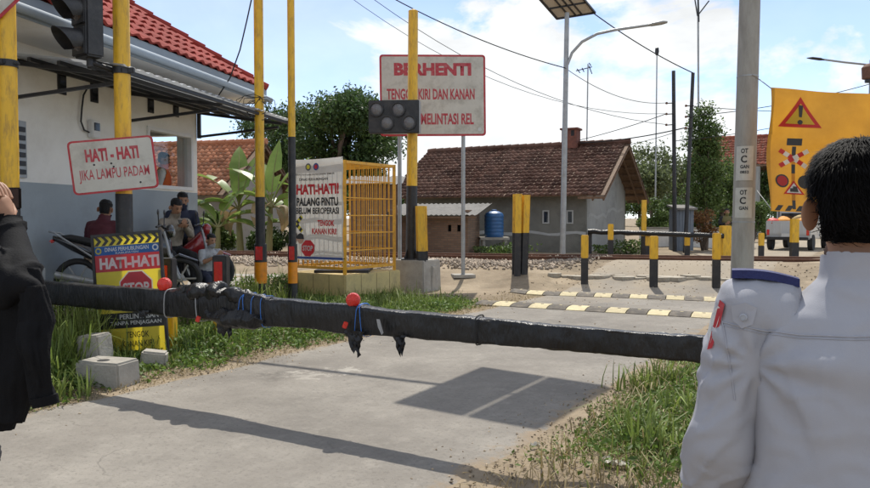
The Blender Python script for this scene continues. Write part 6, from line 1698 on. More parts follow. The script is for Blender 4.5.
# ---- pickup
def pickup():
    b = Vector(gb(789, 28.5)); hd_ = math.atan2(RD.y, RD.x) - R(6)
    o = thing('pickup_truck', 'silver white pickup seen from behind with orange sacks in its bed', 'pickup', b, rotz=hd_)
    MT['car_paint'] = M('car_paint', (.50, .51, .51), .3, .05, 3, coat=.5, dirt=((.4, .36, .3), .4, 3)); MT['cargo'] = M('cargo', (.62, .26, .03), .7, .2, 4, bump=.4, bscale=12); MT['cargo2'] = M('cargo2', (.30, .20, .05), .7, .3, 4, bump=.4, bscale=12)
    def part(mb, n, m_, par=o, **k): return mb.build(n, m_, par, local=True, **k)
    # x forward
    part(MB().prism([(-.1, -.8, .45), (2.3, -.8, .45), (2.3, -.8, .95), (-.1, -.8, .95)], (0, 1.6, 0)), 'cab_base', 'car_paint', bevel=.05)
    part(MB().prism([(2.25, -.82, .5), (4.0, -.82, .5), (4.05, -.82, .8), (3.3, -.82, 1.0), (2.7, -.8, 1.55), (1.75, -.8, 1.6), (1.6, -.82, 1.0), (1.6, -.82, .5)], (0, 1.64, 0)), 'cab', 'car_paint', bevel=.05)
    part(MB().box((1.66, 0, 1.28), (.03, 1.25, .42)), 'rear_window', 'glass_dark')
    part(MB().box((-.1, 0, .9), (.06, 1.6, .55)), 'tailgate', 'car_paint', bevel=.02)
    for k in range(5): part(MB().box((-.14, -.55 + k * .27, .9), (.02, .06, .42)), 'tailgate_rib', 'car_paint')
    for s in (-1, 1):
        part(MB().box((.75, s * .79, .9), (1.7, .05, .55)), 'bed_side', 'car_paint', bevel=.015)
        part(MB().box((-.13, s * .72, .72), (.05, .1, .22)), 'tail_light', 'red_reflector', bevel=.01)
        for x in (.45, 3.2):
            w = MB().lathe((x, s * .74, .32), [(.2, -.09), (.31, -.09), (.32, -.05), (.32, .05), (.31, .09), (.2, .09)], 22, axis=Vector((0, s, 0))); w = part(w, 'wheel', 'rubber', smooth=True)
            part(MB().lathe((x, s * .74, .32), [(.2, -.05), (.2, .07), (.06, .05), (.001, .05)], 16, axis=Vector((0, s, 0))), 'rim', 'grey_steel', w, smooth=True)
        part(MB().tube([(1.55, s * .7, 1.15), (1.55, s * .7, 1.7)], .025, 8), 'rack_post', 'dark_steel', smooth=True)
    part(MB().tube([(1.55, -.7, 1.7), (1.55, .7, 1.7)], .025, 8), 'rack_bar', 'dark_steel', smooth=True)
    part(MB().box((-.2, 0, .48), (.12, 1.5, .12)), 'bumper', 'dark_steel', bevel=.02)
    part(MB().box((-.27, 0, .62), (.012, .4, .13)), 'number_plate', 'ban_white')
    MT['cargo3'] = M('cargo3', (.55, .05, .03), .6, .2, 4)
    for k, (x, y, z, m_) in enumerate(((.3, -.4, 1.1, 'cargo'), (.35, .25, 1.12, 'cargo'), (.9, -.2, 1.2, 'cargo2'), (1.1, .4, 1.15, 'cargo'), (.2, .58, 1.08, 'cargo3'), (1.2, -.5, 1.15, 'cargo2'))):
        mb = MB(); mb.ellipsoid((x, y, z), (.34, 0, 0), (0, .28, 0), (0, 0, .2), 14, 8)
        mb.v = [tuple(Vector(v) * 1 + Vector((0, 0, .06 * mnoise.noise(Vector(v) * 4)))) for v in mb.v]
        sk = part(mb, 'sack', m_, smooth=True)
    return o
pickup()

# ================================================================== PEOPLE
MT['skin'] = M('skin', (.33, .175, .105), .55, .1, 6, spec=.35); MT['skin_dark'] = M('skin_dark', (.22, .115, .07), .55, .1, 6, spec=.35)
MT['hair'] = M('hair', (.007, .006, .006), .5, .3, 60, bump=.6, bscale=150, spec=.3)
MT['eye'] = M('eye', (.01, .008, .007), .2, .1, 5)
MT['lip'] = M('lip', (.20, .075, .06), .5, .1, 5)
def seg_dist(P, a, b):
    a = np.array(a); b = np.array(b); d = b - a; t = np.clip(((P - a) @ d) / max(1e-9, d @ d), 0, 1)
    return np.linalg.norm(P - (a + t[:, None] * d), axis=1)
def remesh(mb, voxel, sm=6, name='b'):
    me = bpy.data.meshes.new(name); me.from_pydata(mb.v, [], mb.f)
    bm = bmesh.new(); bm.from_mesh(me); bmesh.ops.recalc_face_normals(bm, faces=bm.faces); bm.to_mesh(me); bm.free()
    ob = bpy.data.objects.new(name, me); COL.objects.link(ob)
    r = ob.modifiers.new('r', 'REMESH'); r.mode = 'VOXEL'; r.voxel_size = voxel; r.use_smooth_shade = True
    s = ob.modifiers.new('s', 'SMOOTH'); s.factor = .5; s.iterations = sm
    dg = bpy.context.evaluated_depsgraph_get(); out = bpy.data.meshes.new_from_object(ob.evaluated_get(dg))
    bpy.data.objects.remove(ob); bpy.data.meshes.remove(me)
    n = len(out.vertices); V = np.empty(n * 3, np.float32); out.vertices.foreach_get('co', V); V = V.reshape(-1, 3)
    Nn = np.empty(n * 3, np.float32); out.vertices.foreach_get('normal', Nn); Nn = Nn.reshape(-1, 3)
    F = [tuple(p.vertices) for p in out.polygons]; bpy.data.meshes.remove(out)
    return V, Nn, F
def ell(c, a, b, n=18): return [c + a * math.cos(2 * math.pi * j / n) + b * math.sin(2 * math.pi * j / n) for j in range(n)]
HEADR = [(-.118, .026, .03, .042), (-.105, .045, .055, .028), (-.07, .060, .078, .012), (-.03, .068, .088, .004), (.02, .073, .094, 0), (.06, .072, .092, -.006), (.092, .057, .074, -.010), (.112, .03, .04, -.012)]
def person(name, label, loc, yaw, J, outfit, group=None, voxel=.016, sc=1.0, bulk=1.0, hair='hair', skin='skin', wrinkle=.004, detail=False, ssc=1.0, HT=0., sm=6):
    o = thing(name, label, 'person', loc, group, rotz=yaw); o.scale = (sc, sc, sc)
    J = {k: Vector(v) for k, v in J.items()}
    mb = MB(); bones = []
    rs = (J['shR'] - J['shL']).normalized(); rh = (J['hipR'] - J['hipL']).normalized()
    sp = (J['neck'] - J['pelvis']).normalized()
    def ring(c, r_, rx, ry, ax=None): f = r_.cross(ax or sp).normalized(); return ell(c, r_ * rx * bulk, f * ry * bulk)
    pe, ch, nk = J['pelvis'], J['chest'], J['neck']; k = ssc
    wa = pe.lerp(ch, .5)
    mb.loft([ring(pe - sp * .10, rh, .10, .08), ring(pe - sp * .05, rh, .155, .108), ring(pe, rh, .168, .118), ring(pe + sp * .08, rh, .158, .11), ring(wa, rh.lerp(rs, .5).normalized(), .145, .104),
             ring(ch - sp * .05, rs, .162, .115), ring(ch + sp * .06, rs, .178, .118), ring(nk - sp * .115, rs, .185 * k, .105), ring(nk - sp * .06, rs, .155 * k, .086), ring(nk - sp * .02, rs, .085, .066), ring(nk + sp * .01, rs, .058, .058)])
    hd = J['head']; hu = (hd - nk).normalized(); fd = J['face'].normalized(); rt = fd.cross(hu).normalized(); hu2 = rt.cross(fd).normalized()
    mb.tube([nk - sp * .06, nk.lerp(hd, .4), hd - hu2 * .03], [.062, .056, .052], 14)
    mb.loft([ell(hd + hu2 * z + fd * yo, rt * rx, fd * ry) for z, rx, ry, yo in HEADR])
    mb.tube([hd + fd * .085 + hu2 * .012, hd + fd * .1 - hu2 * .012, hd + fd * .108 - hu2 * .03, hd + fd * .088 - hu2 * .036], [.009, .012, .015, .011], 8)
    bones.append(('head', nk.lerp(hd, .5), hd + hu2 * .1, .085)); bones.append(('neck', nk + sp * .01, nk.lerp(hd, .5), .05))
    bones.append(('torso', ch, nk - sp * .02, .15)); bones.append(('torso', wa, ch, .14)); bones.append(('hips', pe - sp * .1, pe + sp * .06, .15)); bones.append(('torso', pe + sp * .07, wa, .14))
    hands = []
    for S in 'LR':
        sh, el, wr = J['sh' + S], J['el' + S], J['wr' + S]
        ins = sh.lerp(nk - sp * .08, .35)
        mb.tube([ins, sh, sh.lerp(el, .35), sh.lerp(el, .75), el, el.lerp(wr, .3), el.lerp(wr, .7), wr], [.06 * bulk, .064 * bulk, .055 * bulk, .046 * bulk, .043 * bulk, .043 * bulk, .034, .027], 14)
        bones += [('shoulder', ins, sh, .06), ('uparm', sh, el, .05), ('forearm', el, wr, .04)]
        hdv = J.get('hand' + S, (wr - el)).normalized()
        pn = J.get('palm' + S, Vector((0, 0, -1))); pn = (pn - hdv * pn.dot(hdv)).normalized(); sd2 = hdv.cross(pn).normalized()
        pc = wr + hdv * .05
        mb.ellipsoid(pc, sd2 * .04, pn * .018, hdv * .055, 14, 8); mb.tube([wr - hdv * .03, pc], [.027, .026], 10)
        bones.append(('hand', wr + hdv * .012, wr + hdv * .1, .03)); hands.append((pc, hdv, pn, sd2, S))
        hp, kn, an, to = J['hip' + S], J['kn' + S], J['an' + S], J['toe' + S]
        mb.tube([hp.lerp(pe, .3), hp, hp.lerp(kn, .4), kn, kn.lerp(an, .3), kn.lerp(an, .75), an], [.09 * bulk, .088 * bulk, .078 * bulk, .06 * bulk, .058 * bulk, .043 * bulk, .04], 14)
        bones += [('thigh', hp, kn, .08), ('calf', kn, an, .055)]
        fdv = (to - an); mb.tube([an + Vector((0, 0, .02)) - fdv * .25, an - Vector((0, 0, .035)) - fdv * .15, an.lerp(to, .5) - Vector((0, 0, .02)), to], [.036, .042, .042, .026], 12, flat=.85)
        bones.append(('foot', an - Vector((0, 0, .03)) - fdv * .2, to, .04))
    V, Nn, F = remesh(mb, voxel, sm)
    FA = np.array(F)
    D = np.stack([seg_dist(V, a, b) / r for n_, a, b, r in bones], 1); lab = np.array([bones[i][0] for i in D.argmin(1)])
    # fingers and ears are added to the body mesh
    fb = MB(); fb.v = [tuple(v) for v in V]; fb.f = list(F); fb.m = [0] * len(F)
    curl = J.get('curl', Vector((.9, 0, 0))).x
    for pc, hdv, pn, sd2, S in hands:
        side = 1 if S == 'R' else -1
        for q, (off, ln) in enumerate(((-.027, .066), (-.009, .074), (.009, .07), (.026, .055))):
            p = pc + hdv * .04 + sd2 * off; pts = [p]; d = hdv.copy()
            for jn in range(3):
                d = (d * math.cos(curl * .55) + pn * math.sin(curl * .55)).normalized(); p = p + d * ln * (.42, .33, .25)[jn]; pts.append(p)
            fb.tube(pts, [.0095, .009, .008, .006], 8)
        tb = pc - hdv * .02 - sd2 * .035 * (1); d = (hdv * .6 - sd2 * .6 + pn * .4).normalized()
        fb.tube([tb + sd2 * .01, tb + d * .03, tb + d * .045 + hdv * .02 + pn * .008], [.013, .011, .007], 8)
    for s in (-1, 1):
        e = hd + rt * (s * .088) - fd * .022 - hu2 * .012
        fb.ellipsoid(e, (fd * .75 - rt * s * .65) * .021, rt * .008 + fd * .004, hu2 * .034, 12, 8)
    body = fb.build('body', skin, o, smooth=True, local=True, angle=80)
    # face features
    for s in (-1, 1):
        MB().ellipsoid(hd + rt * (s * .03) + fd * .084 + hu2 * .012, rt * .012, fd * .006, hu2 * .006, 8, 6).build('eye', 'eye', body, local=True, smooth=True)
        MB().tube([hd + rt * (s * .016) + fd * .088 + hu2 * .03, hd + rt * (s * .032) + fd * .086 + hu2 * .034, hd + rt * (s * .048) + fd * .077 + hu2 * .028], [.004, .005, .003], 6).build('eyebrow', hair, body, local=True, smooth=True)
    MB().tube([hd + rt * -.024 + fd * .078 - hu2 * .062, hd + fd * .09 - hu2 * .06, hd + rt * .024 + fd * .078 - hu2 * .062], [.004, .007, .004], 8).build('mouth', 'lip', body, local=True, smooth=True)
    # hair
    hm = MB(); n = 26; rr = []
    for z, rx, ry, yo in HEADR:
        if z < -.075: continue
        g_ = 1.1 if z > .03 else 1.02; rr.append([Vector(p) for p in ell(hd + hu2 * (z * (1.06 + HT * 6) + .008) + fd * (yo - .012), rt * (rx * g_ + .004 + HT), fd * (ry * 1.03 + .006 + HT), n)])
    for i in range(len(rr) - 1):
        for j in range(n):
            q = [rr[i][j], rr[i][(j + 1) % n], rr[i + 1][(j + 1) % n], rr[i + 1][j]]; c = sum(q, Vector()) / 4 - hd
            fz, uz = c.dot(fd), c.dot(hu2)
            if fz > .022 and uz < .07: continue
            if fz > -.048 and uz < .016: continue
            if uz < -.062: continue
            hm.add(q, [(0, 1, 2, 3)])
    hm.add(rr[-1], [tuple(range(n))])
    hv = np.array(hm.v)
    hm.v = [tuple(Vector(v) + (Vector(v) - hd).normalized() * (.006 * mnoise.noise(Vector(v) * 60))) for v in hm.v]
    bmh = hm.build('hair', hair, o, smooth=True, local=True, angle=180)
    # clothing: shells over the body
    shells = {}
    for nm, m_, regs, infl in outfit:
        keep = np.isin(lab, regs); idx = -np.ones(len(V), int); used_f = [F[i] for i in np.nonzero(keep[FA].sum(1) >= 2)[0]]
        vid = sorted({i for f in used_f for i in f}); idx[vid] = np.arange(len(vid))
        W_ = []
        for i in vid:
            p = Vector(V[i]); n_ = Vector(Nn[i])
            w = mnoise.noise(Vector((p.x * 9, p.y * 9, p.z * 6))) * wrinkle + max(0., 1 - abs(mnoise.noise(Vector((p.x * 10 + p.z * 8, p.y * 10, p.z * 9 - p.x * 7)))) / .22) * wrinkle * 1.5
            W_.append(p + n_ * (infl + w))
        cm = MB(); cm.v = [tuple(w) for w in W_]; cm.f = [tuple(idx[i] for i in f) for f in used_f]; cm.m = [0] * len(used_f)
        shells[nm] = cm.build(nm, m_, o, smooth=True, local=True, angle=180)
    return o, dict(V=V, N=Nn, F=F, lab=lab, hd=hd, fd=fd, rt=rt, hu=hu2, shells=shells, hair=bmh, body=body)

def sitJ(seat=.58, lean=.12, arms='phone', turn=0., headdown=.35, spread=.14, knee=.42, foot=.5):
    """seated, facing -Y"""
    pe = Vector((0, 0, seat)); ch = Vector((0, -lean * .6, seat + .34)); nk = Vector((0, -lean, seat + .50)); hd = nk + Vector((0, -.04 - headdown * .06, .15))
    J = dict(pelvis=pe, chest=ch, neck=nk, head=hd, face=Vector((math.sin(turn), -math.cos(turn), -headdown)),
             shL=nk + Vector((.175, .0, -.07)), shR=nk + Vector((-.175, .0, -.07)),
             hipL=pe + Vector((.09, -.02, -.03)), hipR=pe + Vector((-.09, -.02, -.03)),
             knL=Vector((spread + .02, -knee, seat - .06)), knR=Vector((-spread - .02, -knee, seat - .04)),
             anL=Vector((spread, -foot, .075)), anR=Vector((-spread, -foot + .08, .075)), toeL=Vector((spread + .02, -foot - .17, .035)), toeR=Vector((-spread - .02, -foot - .09, .035)))
    if arms == 'phone':
        J.update(elL=ch + Vector((.22, -.14, -.10)), elR=ch + Vector((-.22, -.14, -.10)), wrL=ch + Vector((.05, -.33, .02)), wrR=ch + Vector((-.05, -.33, .02)), palmL=Vector((-.3, .6, .6)), palmR=Vector((.3, .6, .6)), handL=Vector((-.3, -.6, .5)), handR=Vector((.3, -.6, .5)))
    else:
        J.update(elL=ch + Vector((.24, -.05, -.16)), elR=ch + Vector((-.24, -.05, -.16)), wrL=Vector((.14, -.27, seat + .10)), wrR=Vector((-.14, -.27, seat + .10)), palmL=Vector((0, 0, -1)), palmR=Vector((0, 0, -1)))
    return J
def standJ(h=1.0, lean=0., hand_up=False):
    J = dict(pelvis=(0, 0, .90), chest=(0, -lean * .5, 1.2), neck=(0, -lean, 1.40), head=(0, -lean - .02, 1.555), face=(0, -1, -.05),
             shL=(.18, -lean, 1.335), shR=(-.18, -lean, 1.335), elL=(.25, .03, 1.07), elR=(-.25, .03, 1.07), wrL=(.25, -.08, .85), wrR=(-.25, -.08, .85),
             hipL=(.09, 0, .87), hipR=(-.09, 0, .87), knL=(.1, -.02, .48), knR=(-.1, -.02, .48), anL=(.1, .02, .08), anR=(-.1, .02, .08), toeL=(.12, -.18, .035), toeR=(-.12, -.18, .035), palmL=(-1, 0, 0), palmR=(1, 0, 0))
    return J
def fyaw(dx, dy): return math.atan2(dx, -dy)      # yaw turning local -Y to (dx,dy)
MT['uniform_beige'] = M('uniform_beige', (.30, .255, .20), .8, .12, 8, bump=.3, bscale=60, dirt=((.12, .10, .09), .5, 9))
MT['trouser_black'] = M('trouser_black', (.016, .016, .018), .8, .2, 8, bump=.3, bscale=60)
MT['navy_cloth'] = M('navy_cloth', (.02, .025, .05), .8, .2, 8); MT['maroon_cloth'] = M('maroon_cloth', (.075, .012, .02), .8, .2, 8, bump=.2)
MT['batik'] = M('batik', (.05, .025, .02), .8, .5, 30, col2=(.42, .30, .2)); MT['grey_shirt_child'] = M('grey_shirt_child', (.36, .37, .38), .8, .15, 12, dirt=((.1, .1, .12), .7, 14))
MT['orange_vest'] = M('orange_vest', (.72, .10, .02), .7, .12, 6); MT['white_cloth'] = M('white_cloth', (.65, .65, .64), .8, .08, 6)
MT['shoe'] = M('shoe', (.02, .02, .02), .5, .2, 8); MT['vest_yellow'] = M('vest_yellow', (.14, .12, .04), .7, .15, 8)
PG = FZ + .035
ARM = ['shoulder', 'uparm', 'forearm']
pB_ = (at(170, 207, 10.8).x, 10.8, PG)
B, bi = person('person', 'seated person in beige uniform shirt looking down at a phone', pB_, fyaw(.68, -.73), sitJ(.60, .16, 'phone', .1, .5), [('shirt', 'uniform_beige', ['torso', 'shoulder', 'uparm', 'forearm'], .012), ('trousers', 'trouser_black', ['hips', 'thigh', 'calf'], .012), ('shoe', 'shoe', ['foot'], .006)], 'people waiting by the guard house')
def phone(J, o, m_='eye'):
    pass
ph = thing('phone', 'black phone held by the person in the beige uniform', 'phone', (0, 0, 0))
Mx = Matrix.Translation(Vector(pB_)) @ Matrix.Rotation(fyaw(.68, -.73), 4, 'Z'); c_ = Mx @ Vector((0, -.47, 1.04)); ph.location = c_; WL[ph] = c_
PM = (Mx.to_3x3() @ Matrix.Rotation(R(-40), 3, 'X'))
MB().box(c_, (.15, .009, .075), PM).build('case', 'eye', ph, bevel=.004); MB().box(c_ + PM @ Vector((0, .006, 0)), (.14, .002, .066), PM).build('screen', 'glass_dark', ph)
person('person', 'person in navy jacket sitting behind the one in beige uniform', (at(180, 200, 11.5).x, 11.5, PG), fyaw(.5, -.85), sitJ(.72, .14, 'lap', 0, .3), [('jacket', 'navy_cloth', ['torso'] + ARM, .018), ('trousers', 'trouser_black', ['hips', 'thigh', 'calf'], .012), ('shoe', 'shoe', ['foot'], .006)], 'people waiting by the guard house')
person('person', 'person seen from behind in maroon jacket beside the warning sign pole', (at(98, 211, 9.4).x, 9.4, PG), fyaw(.15, .95), sitJ(.56, .12, 'lap', .3, .15), [('jacket', 'maroon_cloth', ['torso'] + ARM, .018), ('patterned_shirt', 'batik', ['hips'], .03), ('trousers', 'trouser_black', ['thigh', 'calf'], .012), ('shoe', 'shoe', ['foot'], .006)], 'people waiting by the guard house')
person('person', 'child in grey and white shirt sitting low by the guard house corner', (at(206, 245, 10.6).x, 10.6, PG), fyaw(.75, -.66), sitJ(.33, .14, 'phone', 0, .2, knee=.34, foot=.36), [('shirt', 'grey_shirt_child', ['torso', 'shoulder', 'uparm'], .012), ('shorts', 'navy_cloth', ['hips', 'thigh'], .014), ('shoe', 'shoe', ['foot'], .006)], 'people waiting by the guard house', sc=.78)
stp = thing('low_stool', 'low dark stool under the seated child', 'stool', (at(206, 245, 10.6).x, 10.6, PG)); sq = WL[stp]
MB().box(sq + Vector((-.02, .02, .13)), (.3, .3, .05)).build('seat', 'wood', stp, bevel=.008)
for sx in (-1, 1):
    for sy in (-1, 1): MB().box(sq + Vector((-.02 + sx * .11, .02 + sy * .11, .052)), (.04, .04, .105)).build('leg', 'wood', stp)
J = standJ(); J['face'] = (0, -1, -.25)
wi = Vector((-4.79, 12.72, 0))
person('person', 'person in orange vest standing inside the guard house window', (wi.x, wi.y, FZ + .6), fyaw(.9, .2), J, [('shirt', 'white_cloth', ARM, .01), ('vest', 'orange_vest', ['torso'], .02), ('trousers', 'trouser_black', ['hips', 'thigh', 'calf'], .012), ('shoe', 'shoe', ['foot'], .006)], voxel=.02)
J = standJ(); J['elL'] = (.28, -.05, 1.1); J['wrL'] = (.1, -.2, 1.15); J['elR'] = (-.28, -.05, 1.1); J['wrR'] = (-.1, -.2, 1.12)
person('person', 'person in black clothes with yellow vest standing beyond the far barrier', gb(727, 26.5), fyaw(-.2, -.95), J, [('shirt', 'trouser_black', ARM, .012), ('vest', 'vest_yellow', ['torso'], .016), ('trousers', 'navy_cloth', ['hips', 'thigh', 'calf'], .012), ('shoe', 'shoe', ['foot'], .006)], voxel=.02, sc=.97)

# ---- motorcycles
def motorcycle(loc, yaw, label, paint):
    o = thing('motorcycle', label, 'motorcycle', loc, 'parked motorcycles', rotz=yaw)
    def part(mb, n, m_, par=o, **k): return mb.build(n, m_, par, local=True, **k)
    for x, nm in ((-.62, 'wheel'), (.62, 'wheel')):
        t = MB(); rings = []
        for i in range(26):
            a = 2 * math.pi * i / 26; d = Vector((math.cos(a), 0, math.sin(a))); c = Vector((x, 0, .29)) + d * .25
            rings.append([c + d * (.04 * math.cos(b)) + Vector((0, 1, 0)) * (.045 * math.sin(b)) for b in [2 * math.pi * j / 10 for j in range(10)]])
        t.loft(rings, closed=True); w = part(t, 'wheel', 'rubber', smooth=True)
        part(MB().lathe((x, -.04, .29), [(.04, 0), (.05, .02), (.05, .06), (.04, .08)], 12, axis=Vector((0, 1, 0))), 'hub', 'grey_steel', w, smooth=True)
        for k in range(6):
            a = math.pi * k / 3; part(MB().bar((x, 0, .29), (x + .22 * math.cos(a), 0, .29 + .22 * math.sin(a)), .02), 'spoke', 'grey_steel', w)
    part(MB().tube([(.62, -.06, .29), (.5, -.06, .62), (.44, -.06, .92)], .022, 8), 'fork', 'grey_steel', smooth=True); part(MB().tube([(.62, .06, .29), (.5, .06, .62), (.44, .06, .92)], .022, 8), 'fork', 'grey_steel', smooth=True)
    rg = [ell(Vector((x, 0, z)), Vector((0, w, 0)), Vector((0, 0, h)), 14) for x, z, w, h in ((.52, .68, .05, .12), (.42, .72, .1, .2), (.28, .6, .11, .18), (.1, .5, .1, .12), (-.15, .52, .1, .12), (-.4, .64, .12, .12), (-.7, .76, .09, .08), (-.9, .84, .04, .03))]
    part(MB().loft(rg), 'body', paint, smooth=True)
    part(MB().loft([ell(Vector((x, 0, z)), Vector((0, w, 0)), Vector((0, 0, h)), 14) for x, z, w, h in ((.12, .70, .07, .04), (-.05, .72, .12, .055), (-.35, .76, .13, .05), (-.7, .84, .1, .045), (-.82, .85, .05, .02))]), 'seat', 'rubber', smooth=True)
    part(MB().box((0, 0, .36), (.34, .2, .22)), 'engine', 'dark_steel', bevel=.04)
    part(MB().tube([(.05, -.13, .28), (-.3, -.15, .26), (-.85, -.16, .38)], [.02, .04, .045], 12), 'exhaust', 'grey_steel', smooth=True)
    part(MB().tube([(.38, -.36, .98), (.42, -.2, 1.0), (.43, 0, .96), (.42, .2, 1.0), (.38, .36, .98)], .014, 8), 'handlebar', 'dark_steel', smooth=True)
    part(MB().ellipsoid((.5, 0, .92), (.07, 0, 0), (0, .1, 0), (0, 0, .09), 14, 8), 'headlamp_cowl', paint, smooth=True); part(MB().lathe((.545, 0, .9), [(.06, 0), (.05, .02), (.001, .03)], 14, axis=Vector((1, 0, 0))), 'headlamp', 'grey_steel', smooth=True)
    part(MB().box((-.91, 0, .80), (.05, .12, .045)), 'tail_light', 'red_reflector', bevel=.015)
    for s in (-1, 1):
        part(MB().tube([(.4, s * .27, 1.0), (.4, s * .32, 1.14)], .007, 6), 'mirror_stem', 'dark_steel', smooth=True); part(MB().ellipsoid((.4, s * .33, 1.17), (.012, 0, 0), (0, .055, 0), (0, 0, .04), 12, 8), 'mirror', 'dark_steel', smooth=True)
        part(MB().tube([(-.28, s * .13, .5), (-.85, s * .12, .9), (-.95, 0, .92)], .012, 6), 'grab_rail', 'grey_steel', smooth=True)
    part(MB().tube([(-.05, .1, .3), (-.1, .24, .02)], .014, 8), 'kickstand', 'dark_steel', smooth=True)
    part(MB().tube([(.85, 0, .52), (.62, 0, .6), (.42, 0, .5)], [.03, .06, .03], 10, flat=.5), 'mudguard', paint, smooth=True)
    return o
MT['moto_black'] = M('moto_black', (.015, .015, .017), .25, .2, 5, coat=.6); MT['moto_red'] = M('moto_red', (.25, .012, .015), .25, .2, 5, coat=.6)
yw = math.atan2(WD.y, WD.x)
motorcycle((at(126, 250, 9.3).x, 9.4, PG), R(14), 'black motorcycle under the person in the maroon jacket', 'moto_black')
motorcycle((at(172, 250, 10.9).x, 10.95, PG), yw - R(70), 'dark red motorcycle carrying the person in beige uniform', 'moto_red')
motorcycle((at(160, 250, 11.6).x, 11.62, PG), yw - R(72), 'black motorcycle behind the red one', 'moto_black')

# ================================================================== NEAR LEFT PERSON (black jacket, hands raised)
MT['jacket_black'] = M('jacket_black', (.005, .005, .006), .85, .25, 10, bump=.15, bscale=160, spec=.2)
PX, PY = -1.60, 2.28
J = standJ()
for k_, v in dict(elR=(-.33, .06, 1.30), elL=(.33, .05, 1.30), shR=(-.19, 0, 1.37), shL=(.19, 0, 1.37), wrR=(-.15, -.16, 1.52), wrL=(.15, -.2, 1.52), neck=(0, 0, 1.44), head=(0, -.02, 1.59), palmR=(1, -.15, 0), palmL=(-1, -.15, 0), handR=(.12, -.1, .98), handL=(-.35, -.25, .9), curl=(.55, 0, 0)).items(): J[k_] = v
# facing away from the viewer: mirror x so that the R arm is on the picture's right
for k_ in list(J):
    v = Vector(J[k_]); J[k_] = (v.x, v.y, v.z)
LP, li = person('person', 'person in black jacket with raised hands at the roadside', (PX, PY, gz(PX, PY) + .01), math.pi, J, [('jacket_sleeves', 'jacket_black', ['torso'] + ARM, .02), ('trousers', 'trouser_black', ['hips', 'thigh', 'calf'], .014), ('shoe', 'shoe', ['foot'], .008)], voxel=.010, wrinkle=.008)
# loose jacket hanging down from the raised arm
def W2L(v): return Vector((-(v[0] - PX), -(v[1] - PY), v[2] - (gz(PX, PY) + .01)))
def drape(name, pts, rads, seed, flat, amp=.02, freq=10):
    mb = MB(); mb.tube([W2L(p) for p in pts], rads, 44, flat=flat)
    mb.v = [tuple(Vector(v) + Vector((mnoise.noise(Vector(v) * freq + Vector((seed, 0, 0))), mnoise.noise(Vector(v) * freq + Vector((0, seed, 0))), mnoise.noise(Vector(v) * freq * .6 + Vector((0, 0, seed))) * .6)) * amp) for v in mb.v]
    PP = [W2L(p) for p in pts]
    def rid(v):
        v = Vector(v); c = min(PP, key=lambda p: (p - v).length); d = v - c; d.z *= .2
        if d.length < 1e-5: return tuple(v)
        d.normalize(); return tuple(v + d * (.022 * (.35 - abs(mnoise.noise(Vector((d.x * 2.4 + seed, d.y * 2.4, v.z * 3.2)))) - .35 * abs(mnoise.noise(Vector((d.x * 5, d.y * 5 + seed, v.z * 9)))))))
    mb.v = [rid(v) for v in mb.v]
    return mb.build(name, 'jacket_black', LP, smooth=True, local=True, angle=180)
A = lambda px, py, Y=2.24: at(px, py, Y)
def dense(pts, rads, n=60):
    P = [Vector(p) for p in pts]; out = []; ro = []
    for k in range(n):
        f = k / (n - 1) * (len(P) - 1); i = min(int(f), len(P) - 2); t = f - i; out.append(P[i].lerp(P[i + 1], t)); ro.append(rads[i] * (1 - t) + rads[i + 1] * t)
    return out, ro
drape('hanging_jacket', *dense([A(22, 268), A(18, 300), A(17, 340), A(15, 385), A(14, 424)], [.045, .07, .07, .06, .04]), 3, .5, .03, 5)
drape('hanging_sleeve', *dense([A(30, 285, 2.2), A(36, 320, 2.2), A(34, 350, 2.18), A(40, 380, 2.18), A(45, 402, 2.18)], [.04, .05, .047, .038, .034]), 7, .55, .022, 6)
drape('jacket_tail', *dense([A(4, 285, 2.3), A(0, 340, 2.3), A(2, 400, 2.3), A(0, 430, 2.3)], [.08, .09, .08, .05]), 12, .55, .03, 5)
MB().tube([W2L(A(44, 396, 2.18)), W2L(A(46, 405, 2.18))], .041, 18, flat=.65).build('cuff', 'jacket_black', LP, smooth=True, local=True)
hp = thing('phone', 'black phone raised by the person in the black jacket', 'phone', (0, 0, 0)); c_ = Vector((PX + .04, PY + .30, gz(PX, PY) + 1.62)); hp.location = c_; WL[hp] = c_
MB().box(c_, (.16, .009, .078)).build('case', 'eye', hp, bevel=.004); MB().box(c_ - Vector((0, .006, 0)), (.148, .002, .07)).build('screen', 'glass_dark', hp)

# ================================================================== NEAR RIGHT MAN (grey uniform, seen from behind)
MT['shirt_grey'] = M('shirt_grey', (.36, .363, .395), .85, .04, 5, bump=.10, bscale=500, spec=.2)
MT['navy_mark'] = M('navy_mark', (.012, .018, .10), .7, .15, 20, bump=.2, bscale=200)
MX, MY = .80, 1.36
zg = gz(MX, MY); MSC = .948; MYAW = math.pi - .40
J = standJ()
J.update(shL=(.192, 0, 1.378), shR=(-.192, 0, 1.378), neck=(0, 0, 1.422), head=(-.005, -.03, 1.585), chest=(0, 0, 1.22), elL=(.258, .02, 1.09), elR=(-.258, .02, 1.09), wrL=(.30, -.1, .86), wrR=(-.30, -.1, .86), face=(-.12, -1, -.03))
MM, mi_ = person('person', 'man in pale grey uniform shirt with navy shoulder mark seen from behind', (MX, MY, zg), MYAW, J, [('shirt', 'shirt_grey', ['torso', 'hips'] + ARM, .014), ('trousers', 'navy_cloth', ['hips', 'thigh', 'calf'], .008), ('shoe', 'shoe', ['foot'], .008)], voxel=.0065, wrinkle=.002, ssc=1.0, bulk=1.06, sc=MSC, HT=.006, sm=14)
MW = Matrix.Translation((MX, MY, zg)) @ Matrix.Rotation(MYAW, 4, 'Z') @ Matrix.Scale(MSC, 4)
MI = MW.inverted()
